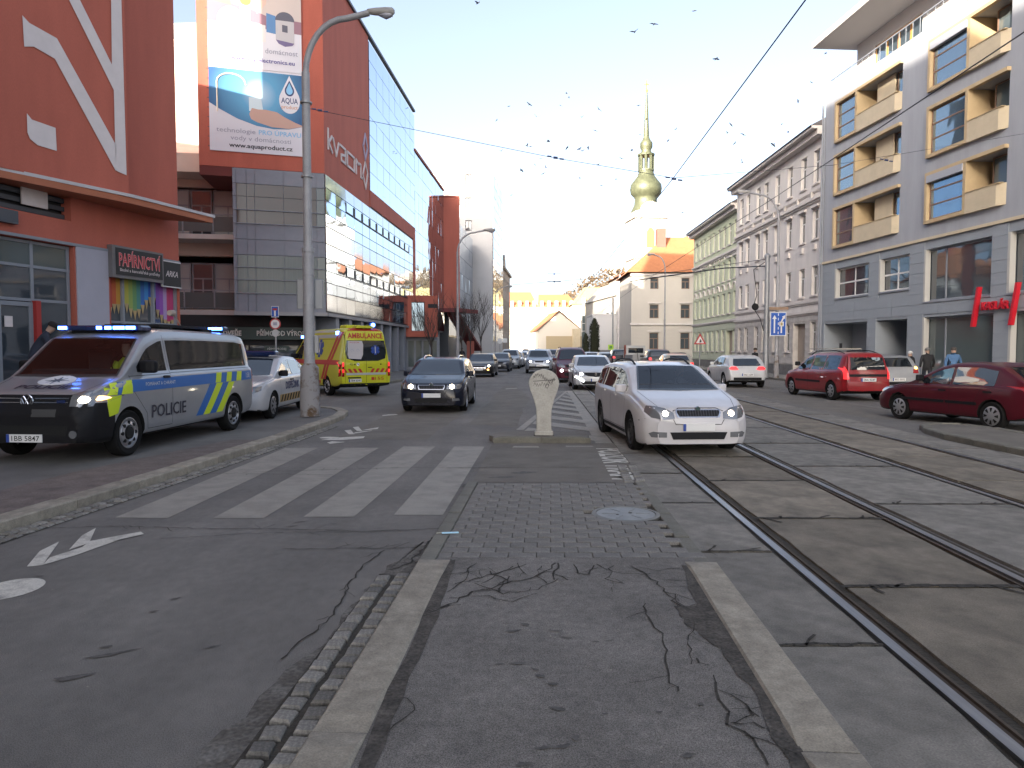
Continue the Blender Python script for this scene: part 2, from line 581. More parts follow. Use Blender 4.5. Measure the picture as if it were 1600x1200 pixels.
# gutter of setts along the left kerb
gt = MB()
gl = [(-4.80, 3), (-4.66, 6.4), (-4.38, 9.6), (-4.14, 13.1), (-4.05, 15.6)]
gt.poly([(x + .01, y, .004) for x, y in gl] + [(x + .27, y, .004) for x, y in gl[::-1]])
gut = struct('left_gutter', gt, M_dirt)
def setts(poly, off0, rows, size, parent, m, zt=.016, gap=.018, skip=0.0, lim=400):
    proto = []
    for k in range(5):
        mb = MB(); s2 = size / 2 - gap / 2
        q = [(-s2 * rnd.uniform(.85, 1.05), -s2 * rnd.uniform(.85, 1.0)), (s2 * rnd.uniform(.85, 1.05), -s2 * rnd.uniform(.85, 1.0)),
             (s2 * rnd.uniform(.85, 1.05), s2 * rnd.uniform(.85, 1.0)), (-s2 * rnd.uniform(.85, 1.05), s2 * rnd.uniform(.85, 1.0))]
        vs = [(x, y, -.05) for x, y in q] + [(x, y, zt - .012) for x, y in q] + [(x * .8, y * .8, zt) for x, y in q]
        fs = [(8, 9, 10, 11)]
        for o in (0, 4):
            fs += [(o + i, o + (i + 1) % 4, o + 4 + (i + 1) % 4, o + 4 + i) for i in range(4)]
        mb.add(vs, fs)
        proto.append(mb.mesh('sett', m))
    n = 0
    for a, c in zip(poly, poly[1:]):
        a, c = Vector(a + (0,)), Vector(c + (0,))
        d = (c - a); L = d.length; d.normalize(); nr = Vector((d.y, -d.x, 0))
        for r in range(rows):
            k = 0
            while (k + .5) * size < L and n < lim:
                p = a + d * ((k + .5 + (r % 2) * .4) * size) + nr * (off0 + (r + .5) * size)
                k += 1
                if rnd.random() < skip: continue
                o = link('sett', rnd.choice(proto), parent)
                o.location = (p.x, p.y, rnd.uniform(-.006, .006))
                o.rotation_euler = (rnd.uniform(-.05, .05), rnd.uniform(-.05, .05), math.atan2(d.y, d.x) + rnd.uniform(-.1, .1))
                n += 1
setts(gl, .015, 2, .125, gut, M_sett, lim=230)

# ---------------------------------------------------------------- traffic island in the foreground
isl = MB()
isl.poly([(-.98, -3, .088), (1.05, -3, .088), (1.385, 5.42, .088), (-.49, 5.42, .088)])
island = struct('traffic_island', isl, M_asph2)
kerb_line([(-1.19, -2.9), (-.835, 2.71 + .2), (-.705, 5.38)], .235, .105, 2.25, M_kerb, island, inner=-1, ch=.015)
kerb_line([(1.03, -2.9), (1.375, 2.75), (1.530, 5.30)], .235, .105, 2.0, M_kerb, island, inner=1, ch=.015)
# broken asphalt beside the kerb stones
def blotch(name, pts, z, m, jit=.03, sub=5, parent=None):
    out = []
    n = len(pts)
    for i in range(n):
        a, c = Vector(pts[i]), Vector(pts[(i + 1) % n])
        for k in range(sub):
            p = a.lerp(c, k / sub)
            out.append((p.x + rnd.uniform(-jit, jit), p.y + rnd.uniform(-jit, jit), z))
    mb = MB(); mb.poly(out)
    return mb.build(name, m, parent)
blotch('broken_edge', [(-.61, 2.2), (-.53, 2.2), (-.50, 3.2), (-.44, 4.2), (-.43, 5.35), (-.475, 5.35), (-.545, 4.0)], .0925, M_asphd, .012, parent=island)
blotch('broken_edge', [(1.30, 5.2), (1.24, 5.2), (1.15, 4.4), (1.00, 4.35), (1.02, 4.05), (1.10, 3.75), (1.12, 3.2), (1.02, 2.4), (1.12, 2.4), (1.18, 3.3)], .0925, M_asphd, .02, parent=island)
# broken tarmac and two rows of setts on the road side of the left kerb
blotch('broken_tarmac', [(-1.22, 1.9), (-.88, 1.9), (-.82, 3.2), (-.75, 4.6), (-.71, 5.45), (-.66, 6.1), (-.78, 6.2), (-.95, 5.5), (-1.02, 4.8), (-1.10, 4.0), (-1.24, 3.2), (-1.33, 2.6)], .004, mat('broken_tarmac', (.062, .056, .052), .95, col2=(.11, .103, .10), scale=5, thr=(.45, .62), bump=1, bscale=45, speck=.4), .035, parent=island)
g2 = [(-.93, 1.2), (-.852, 2.71), (-.735, 5.25)]
sb_ = MB(); sb_.poly([(-1.22, 1.2, .0062), (-.90, 1.2, .0062), (-.82, 2.71, .0062), (-.70, 5.2, .0062), (-.99, 5.28, .0062), (-1.13, 2.71, .0062)]); sb_.build('sett_bed', M_dirt, island)
setts(g2[::-1], .004, 2, .132, island, M_sett, zt=.030, gap=.026)

def tx_(y): return .0385 * y + .00003 * y * y
GA_ = 1.435
# cracks in the asphalt: thin open seams drawn as polylines in plan
cr = MB()
def crack(pts, w=.010, z=.093, wob=.018, m=0):
    P = []
    for a, c in zip(pts, pts[1:]):
        a, c = Vector(a), Vector(c)
        n = max(2, int((c - a).length / .06))
        for k in range(n):
            p = a.lerp(c, k / n)
            P.append(Vector((p.x + rnd.uniform(-wob, wob), p.y + rnd.uniform(-wob, wob))))
    P.append(Vector(pts[-1]))
    for i in range(len(P) - 1):
        a, c = P[i], P[i + 1]
        d = (c - a)
        if d.length < 1e-5: continue
        if w > .006 and rnd.random() < .16:
            q = math.atan2(d.y, d.x) + rnd.choice((-1, 1)) * rnd.uniform(.5, 1.3)
            L_ = rnd.uniform(.05, .22)
            crack([tuple(a), (a.x + math.cos(q) * L_, a.y + math.sin(q) * L_)], w * .55, z, wob * .7)
        nr = Vector((-d.y, d.x)).normalized() * w * rnd.uniform(.5, 1.2) * .5
        e = d.normalized() * .004
        cr.poly([tuple(a - nr - e) + (z,), tuple(c - nr + e) + (z,), tuple(c + nr + e) + (z,), tuple(a + nr - e) + (z,)])
def gp(px, py, z=.09):
    p = gnd(px, py, z); return (p.x, p.y)
for pts, w in [([(672, 958), (712, 940), (740, 925), (790, 912), (830, 905), (862, 888), (868, 880)], .016), ([(712, 914), (745, 905), (785, 893), (822, 882)], .012),
               ([(745, 912), (782, 928), (838, 922), (872, 905)], .01), ([(762, 893), (790, 905), (780, 925)], .016), ([(722, 898), (745, 880)], .01), ([(808, 880), (822, 898)], .01),
               ([(870, 880), (866, 906)], .018), ([(898, 882), (902, 896), (918, 898), (928, 884)], .013), ([(930, 882), (960, 895), (990, 897), (1015, 897)], .011), ([(990, 885), (1020, 905), (1040, 925), (1060, 930), (1052, 940), (1088, 957)], .014),
               ([(1028, 905), (1075, 908)], .009), ([(1040, 918), (1078, 918)], .008), ([(1055, 930), (1082, 938)], .008), ([(1006, 943), (1014, 972), (1035, 990), (1040, 1010), (1035, 1035), (1048, 1068), (1060, 1080)], .011),
               ([(1085, 970), (1075, 1000), (1080, 1038)], .008), ([(1085, 1030), (1108, 1040)], .012), ([(1118, 1055), (1120, 1080), (1140, 1110), (1140, 1130), (1180, 1155), (1200, 1195)], .014),
               ([(1128, 1078), (1165, 1100), (1185, 1120)], .01), ([(1150, 1108), (1190, 1105)], .008), ([(1140, 1128), (1178, 1132), (1200, 1140)], .009), ([(1170, 1150), (1220, 1170), (1238, 1190)], .012), ([(1150, 1130), (1180, 1115), (1170, 1105)], .007),
               ([(735, 885), (728, 905), (700, 925)], .009), ([(800, 885), (775, 898), (752, 912)], .009), ([(845, 884), (838, 900), (855, 912)], .008), ([(955, 884), (948, 905), (975, 912)], .008), ([(1000, 886), (1030, 892), (1062, 888)], .009), ([(700, 935), (760, 932), (800, 940), (838, 928)], .008), ([(1035, 925), (1070, 948)], .008), ([(600, 1145), (640, 1120), (648, 1100), (625, 1090)], .008), ([(690, 900), (712, 896), (760, 890)], .008)]:
    crack([gp(*p) for p in pts], w * .85)
for pts, w in [([(0, 850), (60, 826), (180, 822), (320, 826), (420, 826), (560, 830), (690, 826)], .012), ([(440, 858), (560, 857), (650, 856)], .012), ([(250, 842), (420, 832), (640, 830)], .008), ([(130, 745), (330, 740), (520, 742)], .01), ([(380, 738), (620, 731), (760, 731)], .012),
               ([(700, 731), (960, 730), (1010, 732)], .014), ([(730, 757), (900, 757), (1000, 757)], .03), ([(735, 757), (700, 815), (640, 880), (610, 890)], .02), ([(1000, 757), (1032, 800), (1090, 880)], .014), ([(1010, 715), (1040, 770), (1060, 800)], .01),
               ([(600, 860), (560, 890), (520, 960), (440, 1030)], .012)]:
    crack([gp(px, py, .006) for px, py in pts], w, .0085)
for k in range(7):      # ragged filled joints between the tram slabs
    for xa_, xb_, ys_, st_2, w_ in ((.12, GA_ - .09, -3.15, 2.02, .06), (-.69, -.08, -3.5, 1.86, .035), (GA_ + .16, 3.06, -2.4, 2.5, .045)):
        y0 = ys_ + st_2 * (k + 2)
        crack([(2.005 + tx_(y0) + xa_, y0), (2.005 + tx_(y0) + (xa_ + xb_) / 2, y0 + .012), (2.005 + tx_(y0) + xb_, y0)], w_, .0305, .012)
ck = tag(cr.build('asphalt_cracks', M_crack), 'dark branching cracks across the worn asphalt of the island and road', None, None, 'stuff')
# tar smears and stains on the island and road
sm = MB()
def smear(px, py, L, W, z, a=0.0):
    p = gnd(px, py, z)
    n = 9
    pts = []
    for k in range(n):
        q = 2 * math.pi * k / n
        u, v = math.cos(q) * L * rnd.uniform(.35, 1), math.sin(q) * W * rnd.uniform(.35, 1)
        pts.append((p.x + u * math.cos(a) - v * math.sin(a), p.y + u * math.sin(a) + v * math.cos(a), z))
    sm.poly(pts)
for px, py, L, W, a in [(800, 985, .06, .02, .2), (820, 975, .05, .02, -.4), (868, 985, .05, .015, -.3), (886, 996, .05, .012, -.2), (812, 1036, .06, .02, 0), (835, 1045, .035, .02, -.6), (845, 1056, .03, .02, -.6), (872, 1107, .05, .025, -.4), (850, 1168, .05, .02, .2),
                        (880, 1165, .05, .02, .4), (900, 1152, .03, .025, .8), (980, 1188, .045, .015, 0), (1075, 1180, .04, .02, .3), (945, 1115, .02, .01, 0), (1028, 1112, .025, .015, 0), (1095, 1100, .02, .02, 0), (818, 1193, .05, .02, .1), (865, 1068, .03, .02, 0), (758, 998, .02, .01, 0), (780, 1037, .03, .012, .2), (930, 1002, .04, .01, 0), (955, 1000, .04, .008, .1)]:
    smear(px, py, L, W, .0935, a)
for px, py, L, W, a in [(170, 1022, .2, .03, .5), (110, 1058, .16, .04, .5), (275, 935, .05, .02, .6), (240, 955, .05, .02, .4), (330, 1010, .06, .015, .5), (470, 815, .1, .02, .5), (455, 822, .08, .02, .5), (520, 818, .07, .02, .3), (165, 1010, .05, .02, .4), (60, 900, .05, .02, .4), (820, 738, .22, .12, .2), (790, 745, .25, .1, .2)]:
    smear(px, py, L, W, .0095 if px > 780 else .0065, a)
tag(sm.build('tar_smears', mat('tar', (.04, .037, .036), .8, col2=(.085, .08, .08), scale=25, thr=(.35, .65))), 'small dark tar smears and stains on the grey asphalt', None, None, 'stuff')
# pale specks and litter
lt = MB()
for i in range(110):
    x, y = rnd.uniform(-.5, 1.1), rnd.uniform(2.3, 5.3)
    s = rnd.uniform(.0015, .004)
    lt.box(x - s, x + s, y - s, y + s, .09, .09 + s * .6)
for i in range(70):
    x, y = rnd.uniform(-4.5, -1.2), rnd.uniform(2.8, 9)
    s = rnd.uniform(.0015, .004)
    lt.box(x - s, x + s, y - s, y + s, .002, .002 + s * .6)
tag(lt.build('gravel_specks', mat('grit', (.20, .19, .18), .8)), 'tiny pale grit specks scattered over the asphalt', None, None, 'stuff')

# block paved crossing place between the islands
pv = MB(); pv.poly([(-.70, 5.44, .008), (1.50, 5.44, .008), (1.62, 8.92, .008), (-.52, 8.92, .008)])
pvo = struct('crossing_pavement', pv, M_dirt)
bw, bh = .225, .152
pr = []
for k in range(3):
    mb = MB(); mb.box(-bw / 2 + .0035, bw / 2 - .0035, -bh / 2 + .008, bh / 2 - .008, 0, .030, ch=.003)
    pr.append(mb.mesh('paving_block', M_brick))
hb = MB(); hb.box(-bw / 4 + .0035, bw / 4 - .0035, -bh / 2 + .008, bh / 2 - .008, 0, .030, ch=.003)
half = hb.mesh('paving_block', M_brick)
rest = MB()
cnt = 0
row = 0
y = 5.52
MHX, MHY, MHR = 1.14, 7.12, .36
while y < 8.86:
    xl = -.60 + (y - 5.52) * .055
    xr = 1.37 + (y - 5.52) * .04
    x = xl + (bw / 2 if row % 2 else 0)
    if row % 2:
        ob = link('paving_block', half, pvo); ob.location = (xl + bw / 4 - .0, y, .006)
        cnt += 1
        x = xl + bw / 2 + bw / 2
    else:
        x = xl + bw / 2
    while x + bw / 2 < xr + .17:
        if math.hypot(x - MHX, y - MHY) > MHR:
            if cnt < 292:
                ob = link('paving_block', rnd.choice(pr), pvo)
                ob.location = (x, y, .006 + rnd.uniform(-.0015, .0015))
                ob.rotation_euler = (rnd.uniform(-.005, .005), rnd.uniform(-.005, .005), rnd.uniform(-.004, .004) - .05)
                cnt += 1
            else:
                rest.M = T(x, y, .006 + rnd.uniform(-.002, .002), -.05)
                rest.box(-bw / 2 + .0035, bw / 2 - .0035, -bh / 2 + .008, bh / 2 - .008, 0, .030, ch=.003)
        x += bw
    y += bh
    row += 1
if rest.v:
    o = rest.build('paving_blocks', M_brick, pvo); o['kind'] = 'stuff'
kerb_line([(-.735, 5.47), (-.555, 8.9)], .13, .038, .9, M_kerbd, pvo, 'edging_stone', inner=-1, ch=.008)
kerb_line([(1.535, 5.36), (1.66, 8.9)], .13, .036, .9, M_kerbd, pvo, 'edging_stone', inner=1, ch=.008)
mh = thing('manhole_cover', 'round grey steel manhole cover set in the block paving', 'manhole cover', (MHX, MHY, .012))
b = MB(); b.lathe([(.34, 0), (.34, .024), (.30, .027), (.298, .018)], 40); b.build('frame', mat('iron_frame', (.13, .125, .12), .6, .5, var=.2), mh, 30)
b = MB(); b.lathe([(.293, 0), (.293, .023), (.288, .026)], 40)
for a in range(0, 360, 60):
    b.M = RZ(R(a)); b.box(.1, .24, -.008, .008, .026, .029)
b.M = Matrix(); b.build('cover', mat('iron_cover', (.16, .16, .165), .55, .4, var=.2, scale=8, bump=.3), mh, 30)
b = MB(); b.lathe([(.02, .026), (.02, .0285)], 12, c=(.05, .02, 0)); b.build('lifting_hole', M_dirt, mh)
b = MB(); b.lathe([(.015, .026), (.015, .0285)], 12, c=(-.09, -.05, 0)); b.build('lifting_hole', M_dirt, mh)
# asphalt between paving and bollard island, with warning lettering
ap = MB(); ap.poly([(-.50, 8.96, .006), (1.74, 8.96, .006), (1.95, 12.75, .006), (-.35, 12.75, .006)])
apr = struct('asphalt_strip', ap, M_asph3)
txt = text_mesh('POZOR TRAM', .42, bold=.04, width=2.9)
txt.materials.append(M_paintw)
o = link('warning_lettering', txt, apr)
o.location = (1.37, 10.6, .0105); o.rotation_euler = (0, 0, R(-90) - .045)
setts([(1.74, 10.3), (1.64, 9.0)], -.06, 2, .15, apr, M_sett, zt=.03)

for pts, m_ in [([(-3.4, 13.5), (-1.6, 13.2), (-1.2, 20), (-1.5, 29), (-2.6, 29), (-3.0, 20)], M_asph3), ([(-1.0, 16), (.1, 15.5), (.6, 25), (.2, 33), (-.4, 33)], M_asph3), ([(8.6, 17), (10.4, 17.5), (10.6, 30), (9.0, 33)], M_asph3)]:
    o = blotch('asphalt_patch', pts, .0018, m_, .06, 8)
    tag(o, None, None, None, 'structure')
# pedestrian crossing and road markings, each a painted sheet
cw = thing('crossing_stripes', 'four worn white zebra crossing stripes painted on the road', 'road marking', (0, 0, .004))
for q in [((180, 809), (262, 810), (497, 700), (446, 700)), ((333, 810), (412, 810), (592, 700), (540, 700)), ((474, 808), (553, 808), (680, 698), (630, 698)), ((615, 805), (692, 805), (757, 698), (710, 698))]:
    mb = MB(); pp = [gnd(*p) for p in q]
    mb.poly([(p.x, p.y, 0) for p in pp]); mb.build('stripe', M_paint, cw)
def mark(name, label, polys, m, z=.004, cat='road marking'):
    mb = MB()
    for k, q in enumerate(polys):
        mb.poly([(p[0], p[1], z + .0011 * k) for p in q])
    return tag(mb.build(name, m), label, cat)
G = lambda *pp: [tuple(gnd(*p))[:2] for p in pp]
mark('cycle_marking', 'white painted chevron of a cycle lane symbol nearest the left kerb', [G((42, 886), (92, 848), (66, 884)), G((42, 886), (62, 862), (92, 847), (74, 872)), G((66, 884), (78, 872), (185, 838), (190, 843), (120, 868)), G((108, 860), (150, 826), (138, 850)), G((108, 860), (128, 838), (150, 826), (140, 848)), G((128, 857), (140, 847), (220, 832), (225, 836), (180, 846))], M_paintw)
def ell(px, py, a, c, n=24, z=0):
    p = gnd(px, py, z)
    return [(p.x + math.cos(2 * math.pi * k / n) * a, p.y + math.sin(2 * math.pi * k / n) * c) for k in range(n)]
mark('cycle_wheel_marking', 'white painted disc of a cycle symbol at the left edge', [ell(15, 921, .2, .24)], M_paintw)
mark('cycle_marking', 'white painted cycle symbol just beyond the zebra crossing', [ell(515, 684, .19, .13), G((500, 688), (525, 684), (570, 682), (568, 685), (536, 688)), G((511, 692), (519, 690), (540, 691), (516, 694)), G((545, 679), (554, 679), (548, 672), (538, 673)), G((558, 674), (566, 674), (560, 667), (551, 668)), G((548, 679), (580, 674), (582, 673), (556, 676)), G((560, 674), (592, 668), (590, 671))], M_paintw)
mark('cycle_marking', 'small white cycle symbol beside the dark estate car', [ell(612, 648, .12, .08), G((597, 649), (618, 647), (622, 648.5), (598, 650))], M_paintw)
mark('lane_dash', 'short faint white lane dash behind the bollard island', [G((790, 607), (808, 606), (808, 607.4), (790, 608.4))], M_paint)
mark('stop_dash', 'left one of two short worn white dashes before the bollard kerb', [G((800, 700), (843, 700), (841, 697.6), (803, 697.6))], M_paint, .0075)
mark('stop_dash', 'right one of two short worn white dashes before the bollard kerb', [G((884, 699), (928, 699), (925, 697), (884, 697))], M_paint, .0075)
# hatched area behind the bollard
hz = [G((806, 672), (818, 672), (886, 612), (884, 611)), G((886, 611), (893, 611), (958, 694), (932, 695))]
for k in range(9):
    t0, t1 = k / 9, (k + .5) / 9
    L0, L1 = Vector(gnd(818, 672)), Vector(gnd(886, 612)); R0, R1 = Vector(gnd(936, 690)), Vector(gnd(889, 612))
    a, c = L0.lerp(L1, t0), R0.lerp(R1, t0 * .9); d, e = R0.lerp(R1, t1 * .9), L0.lerp(L1, t1)
    a.y -= .3; e.y -= .3
    hz.append([(a.x, a.y), (c.x, c.y), (d.x, d.y), (e.x, e.y)])
mark('hatched_marking', 'white diagonal hatching tapering away behind the white bollard', hz, M_paint)
# right hatched area beside the tracks
rh = [G((1176, 629), (1184, 629), (1480, 690), (1440, 686)), G((1165, 639), (1172, 638), (1470, 716), (1440, 712)), G((1160, 640), (1176, 628), (1182, 630), (1168, 641))]
A0, A1, B0, B1 = Vector(gnd(1184, 630)), Vector(gnd(1460, 690)), Vector(gnd(1168, 640)), Vector(gnd(1440, 713))
for k in range(8):
    f0 = k / 8; f1 = (k + .42) / 8
    q = [A0.lerp(A1, f0), A0.lerp(A1, f1), B0.lerp(B1, min(1, f1 + .13)), B0.lerp(B1, min(1, f0 + .13))]
    rh.append([(p.x, p.y) for p in q])
mark('hatched_marking', 'long white hatching between the tram track and the right lane', rh, M_paint)
mark('crossing_bars', 'white zebra bars cut off at the right edge', [G((1530, 708), (1555, 708), (1600, 722), (1600, 728)), G((1560, 706), (1585, 706), (1600, 711), (1600, 716))], M_paint)

# bollard island with its kerb and the white beacon
bi = MB()
n = 20
pts = [(-.30, 12.88)] + [(.50 + .92 * math.cos(q), 13.15 + .75 * math.sin(q)) for q in [math.pi * (1 - k / n) for k in range(n + 1)]] + [(1.36, 12.88)]
bi.prism(pts, -.02, .10)
bis = struct('bollard_island', bi, M_asph3)
kerb_line([(-.345, 12.78), (1.41, 12.74)], .15, .125, .88, M_kerbd, bis, inner=1, ch=.03)
bo = thing('bollard', 'white paddle shaped bollard with black scrawled graffiti on its head', 'bollard', (.585, 13.12, .10))
prof = [(.155, 0), (.155, .10), (.135, .12), (.135, .35), (.145, .50), (.19, .68), (.245, .82), (.275, .93)]
hd = [(.28 * math.cos(q), .95 + .27 * math.sin(q)) for q in [R(a) for a in range(0, 181, 12)]]
out = prof + hd + [(-x, z) for x, z in prof[::-1]]
b = MB(); b.prismy(out, -.055, .055)
M_bol = mat('bollard_white', (.265, .255, .245), .5, var=.16, scale=5, speck=.08, bscale=40)
bb = b.build('body', M_bol, bo)
md = bb.modifiers.new('bevel', 'BEVEL'); md.width = .014; md.segments = 2; md.limit_method = 'ANGLE'
b = MB(); b.box(-.17, .17, -.075, .075, 0, .085, ch=.012); b.build('foot', M_bol, bo)
b = MB(); b.box(-.18, .18, -.085, .085, 0, .012); b.build('base_plate', M_dirt, bo)
b = MB()
M_ink = mat('ink', (.03, .025, .03), .7)
rg = random.Random(5)
def scr(pts, w=.004):
    for a, c in zip(pts, pts[1:]):
        a, c = Vector(a), Vector(c); d = c - a; nr = Vector((-d.y, d.x)).normalized() * w
        b.poly([(a.x - nr.x, -.0575, a.y - nr.y), (c.x - nr.x, -.0575, c.y - nr.y), (c.x + nr.x, -.0575, c.y + nr.y), (a.x + nr.x, -.0575, a.y + nr.y)])
scr([(-.20, 1.0), (.21, 1.03)], .005)
for k in range(12):
    x = -.20 + k * .033
    h = .05 + .03 * rg.random()
    z = 1.02 + .055 * math.sin(k * .5 + .3)
    scr([(x, z), (x + .014, z + h), (x + .022, z + rg.uniform(0, .04)), (x + .03, z + h)], .0028)
for k in range(8):
    x = -.19 + k * .045
    z = .90 + rg.uniform(0, .03)
    scr([(x, z), (x + .02, z + .06), (x + .04, z + .015)], .003)
scr([(.02, .9), (.05, .96), (.09, .93), (.06, .87), (.02, .9)], .004)
b.build('graffiti', M_ink, bo)

# right traffic island
ri = MB()
pts = G((1484, 684), (1500, 678), (1700, 690), (1900, 740), (1600, 700), (1530, 699))
pts = [(8.35, 14.2), (8.5, 14.9), (9.0, 15.2), (9.6, 15.0), (9.5, 9), (8.05, 9), (8.1, 13.3)]
ri.prism([(x, y) for x, y in pts][::-1], -.02, .10)
ris = struct('right_island', ri, M_asph3)
kerb_line([(8.0, 9), (8.05, 13.3), (8.25, 14.3), (8.6, 15.05), (9.1, 15.35), (9.6, 15.2), (9.75, 14.4), (9.7, 9)], .16, .12, .9, M_kerbd, ris, inner=-1, ch=.02)

# ---------------------------------------------------------------- tram tracks
def tx(y): return .0385 * y + .00003 * y * y
GA = 1.435
XA = 2.005
def track(xa, name, first):
    bed = MB()
    ys = list(range(-4, 16)) + list(range(16, 60, 3)) + list(range(60, 190, 10))
    def sheet(x0, x1, z, m=0):
        for a, c in zip(ys, ys[1:]):
            bed.poly([(xa + x0 + tx(a), a, z), (xa + x1 + tx(a), a, z), (xa + x1 + tx(c), c, z), (xa + x0 + tx(c), c, z)])
    sheet(-.70 if first else -1.0, GA + (.15 if first else .85), .004)
    t = struct(name, bed, M_dirt)
    for k in (0, 1):
        x = GA * k
        rb = MB()
        s = 1 if k == 0 else -1
        for a, c in zip(ys, ys[1:]):
            def strip(x0, x1, z0, z1, mi):
                p = [(xa + x + s * x0 + tx(a), a), (xa + x + s * x1 + tx(a), a), (xa + x + s * x1 + tx(c), c), (xa + x + s * x0 + tx(c), c)]
                if s < 0: p = p[::-1]
                vs = [(u, v, z0) for u, v in p] + [(u, v, z1) for u, v in p]
                rb.add(vs, [(4, 5, 6, 7), (0, 1, 5, 4), (2, 3, 7, 6), (1, 2, 6, 5), (3, 0, 4, 7)], mi)
            strip(-.06, .005, -.02, .030, 0)
            strip(.005, .050, -.02, .010, 1)
            strip(.050, .066, -.02, .026, 1)
        rb.build('rail', [M_rail, M_rust], t)
    def slabs(x0, x1, L, ph, m, nmax=40, yend=70, name='concrete_slab'):
        y = -3.6 + ph
        n = 0
        while y < yend:
            if n < nmax:
                mb = MB()
                yc = y + L / 2
                w = (x1 - x0)
                k = 5
                e0 = [(-w / 2 + (rnd.uniform(0, .022)), -L / 2 + .018 + (L - .036) * i / k + (rnd.uniform(-.008, .008) if 0 < i < k else 0)) for i in range(k + 1)]
                e1 = [(w / 2 - (rnd.uniform(0, .022)), -L / 2 + .018 + (L - .036) * i / k + (rnd.uniform(-.008, .008) if 0 < i < k else 0)) for i in range(k, -1, -1)]
                cx = xa + (x0 + x1) / 2 + tx(yc)
                sl = tx(yc + .5) - tx(yc - .5)
                q = [(px + sl * py, py) for px, py in e0[::-1]][::-1] + [(px + sl * py, py) for px, py in e1]
                q = q[::-1]
                mb.prism(q, -.05, 0)
                ob = mb.build(name, m, t)
                ob.location = (cx, yc, .024 + rnd.uniform(-.003, .003))
                ob.rotation_euler = (rnd.uniform(-.001, .001), rnd.uniform(-.002, .002), 0)
            n += 1
            y += L
    slabs(.135, GA - .10, 2.02, .45, M_slab)
    if first:
        slabs(-.70, -.085, 1.86, .1, M_slabg, 22)
        slabs(GA + .17, 3.14 - .095, 2.5, 1.2, M_slabg, 26)
    else:
        slabs(GA + .085, GA + .82, 2.1, .8, M_slabg, 26)
    fs = MB()
    for a in range(60, 180, 10):
        for x0, x1 in ((.135, GA - .10), (-.6, -.085), (GA + .10, GA + .8)):
            fs.poly([(xa + x0 + tx(a), a, .02), (xa + x1 + tx(a), a, .02), (xa + x1 + tx(a + 10), a + 10, .02), (xa + x0 + tx(a + 10), a + 10, .02)])
    fs.build('far_surface', M_slabg, t)
    return t
track(XA, 'left_tram_track', True)
track(XA + 3.14, 'right_tram_track', False)

# right pavement
KR = [(17.2, -10), (16.6, 10), (16.0, 20), (15.75, 28), (15.0, 33), (14.5, 37), (14.7, 45), (15.2, 60), (15.8, 72)]
rs = MB(); rs.poly([(x + .2, y, .10) for x, y in KR][::-1] + [(24, -10, .10), (24, 74, .10)][:0] + [(26, -10, .10), (26, 74, .10)])
rpv = struct('right_pavement', rs, mat('flagstones', (.15, .145, .14), .85, var=.2, scale=2, bump=.3, bscale=60, speck=.2))
kerb_line(KR, .25, .12, 1.2, M_kerbd, rpv, inner=-1)
# far left pavement in front of the glass building
FL = [(-16, 31.2), (-9, 32.6), (-6.6, 33.4), (-6.0, 35), (-5.7, 38), (-4.0, 66), (-1.8, 100), (.4, 132)]
fl = MB(); fl.poly([(x - .2, y + (.2 if y < 34 else 0), .10) for x, y in FL] + [(-8, 132, .10), (-16, 60, .10)])
fpv = struct('far_left_pavement', fl, M_side)
kerb_line(FL, .25, .12, 1.5, M_kerbd, fpv, inner=1)
# litter: the pale blue paper tag
o = gnd(700, 833, .04)
pt = thing('paper_tag', 'pale blue paper tag lying on the edge of the block paving', 'paper tag', (o.x + .01, o.y, .042), R(8))
b = MB(); b.box(-.065, .085, -.022, .022, 0, .004); b.build('tag_sheet', mat('blue_paper', (.33, .52, .75), .6), pt)
b = MB(); b.tube([(-.065, 0, .003), (-.09, -.008, .006), (-.115, -.002, .003)], .003, 6); b.build('string', mat('string', (.3, .3, .28), .8), pt)
# ---------------------------------------------------------------- materials for buildings
TONE[:] = (1.06, 1.06, 1.08)
M_red = mat('red_render', (.42, .112, .074), .85, var=.10, stretch=(1, 1, .2), scale=1.2, bump=.25, bscale=90, speck=.08)
M_redd = mat('dark_red_render', (.32, .10, .075), .85, var=.12, scale=1.2, bump=.2, bscale=90)
M_white = mat('white_letter', (.62, .56, .54), .8, var=.05, scale=3)
M_gclad = mat('grey_cladding', (.20, .215, .25), .5, var=.10, scale=1.5)
M_gframe = mat('grey_frame', (.22, .235, .26), .5)
M_dark = mat('dark_interior', (.018, .018, .02), .7)
M_dframe = mat('dark_frame', (.06, .065, .075), .5)
M_wframe = mat('white_frame', (.62, .60, .58), .55)
def glass(name, col, rough=.03, metal=0.0, spec=.9, wob=.06, ws=1.2):
    m = mat(name, col, rough, metal, spec=spec)
    b = m.node_tree.nodes['Principled BSDF']
    b.inputs['IOR'].default_value = 1.75
    nt = m.node_tree
    tc = nt.nodes.new('ShaderNodeTexCoord')
    nz = nt.nodes.new('ShaderNodeTexNoise'); nz.inputs['Scale'].default_value = ws; nz.inputs['Detail'].default_value = 1
    bp = nt.nodes.new('ShaderNodeBump'); bp.inputs['Strength'].default_value = wob; bp.inputs['Distance'].default_value = .05
    nt.links.new(tc.outputs['Object'], nz.inputs['Vector']); nt.links.new(nz.outputs['Fac'], bp.inputs['Height']); nt.links.new(bp.outputs[0], b.inputs['Normal'])
    return m
M_mir = glass('mirror_glazing', (.36, .46, .57), .03, 1.0, wob=.16, ws=.8)
M_mirs = glass('spandrel_glazing', (.33, .38, .43), .08, 1.0, wob=.06, ws=.7)
M_gl = glass('window_glass', (.045, .055, .065), .03, wob=.05)
M_glg = glass('green_tint_glass', (.085, .105, .105), .06, spec=.35, wob=.05)
M_glb = glass('brown_tint_glass', (.085, .066, .058), .06, spec=.25, wob=.05)
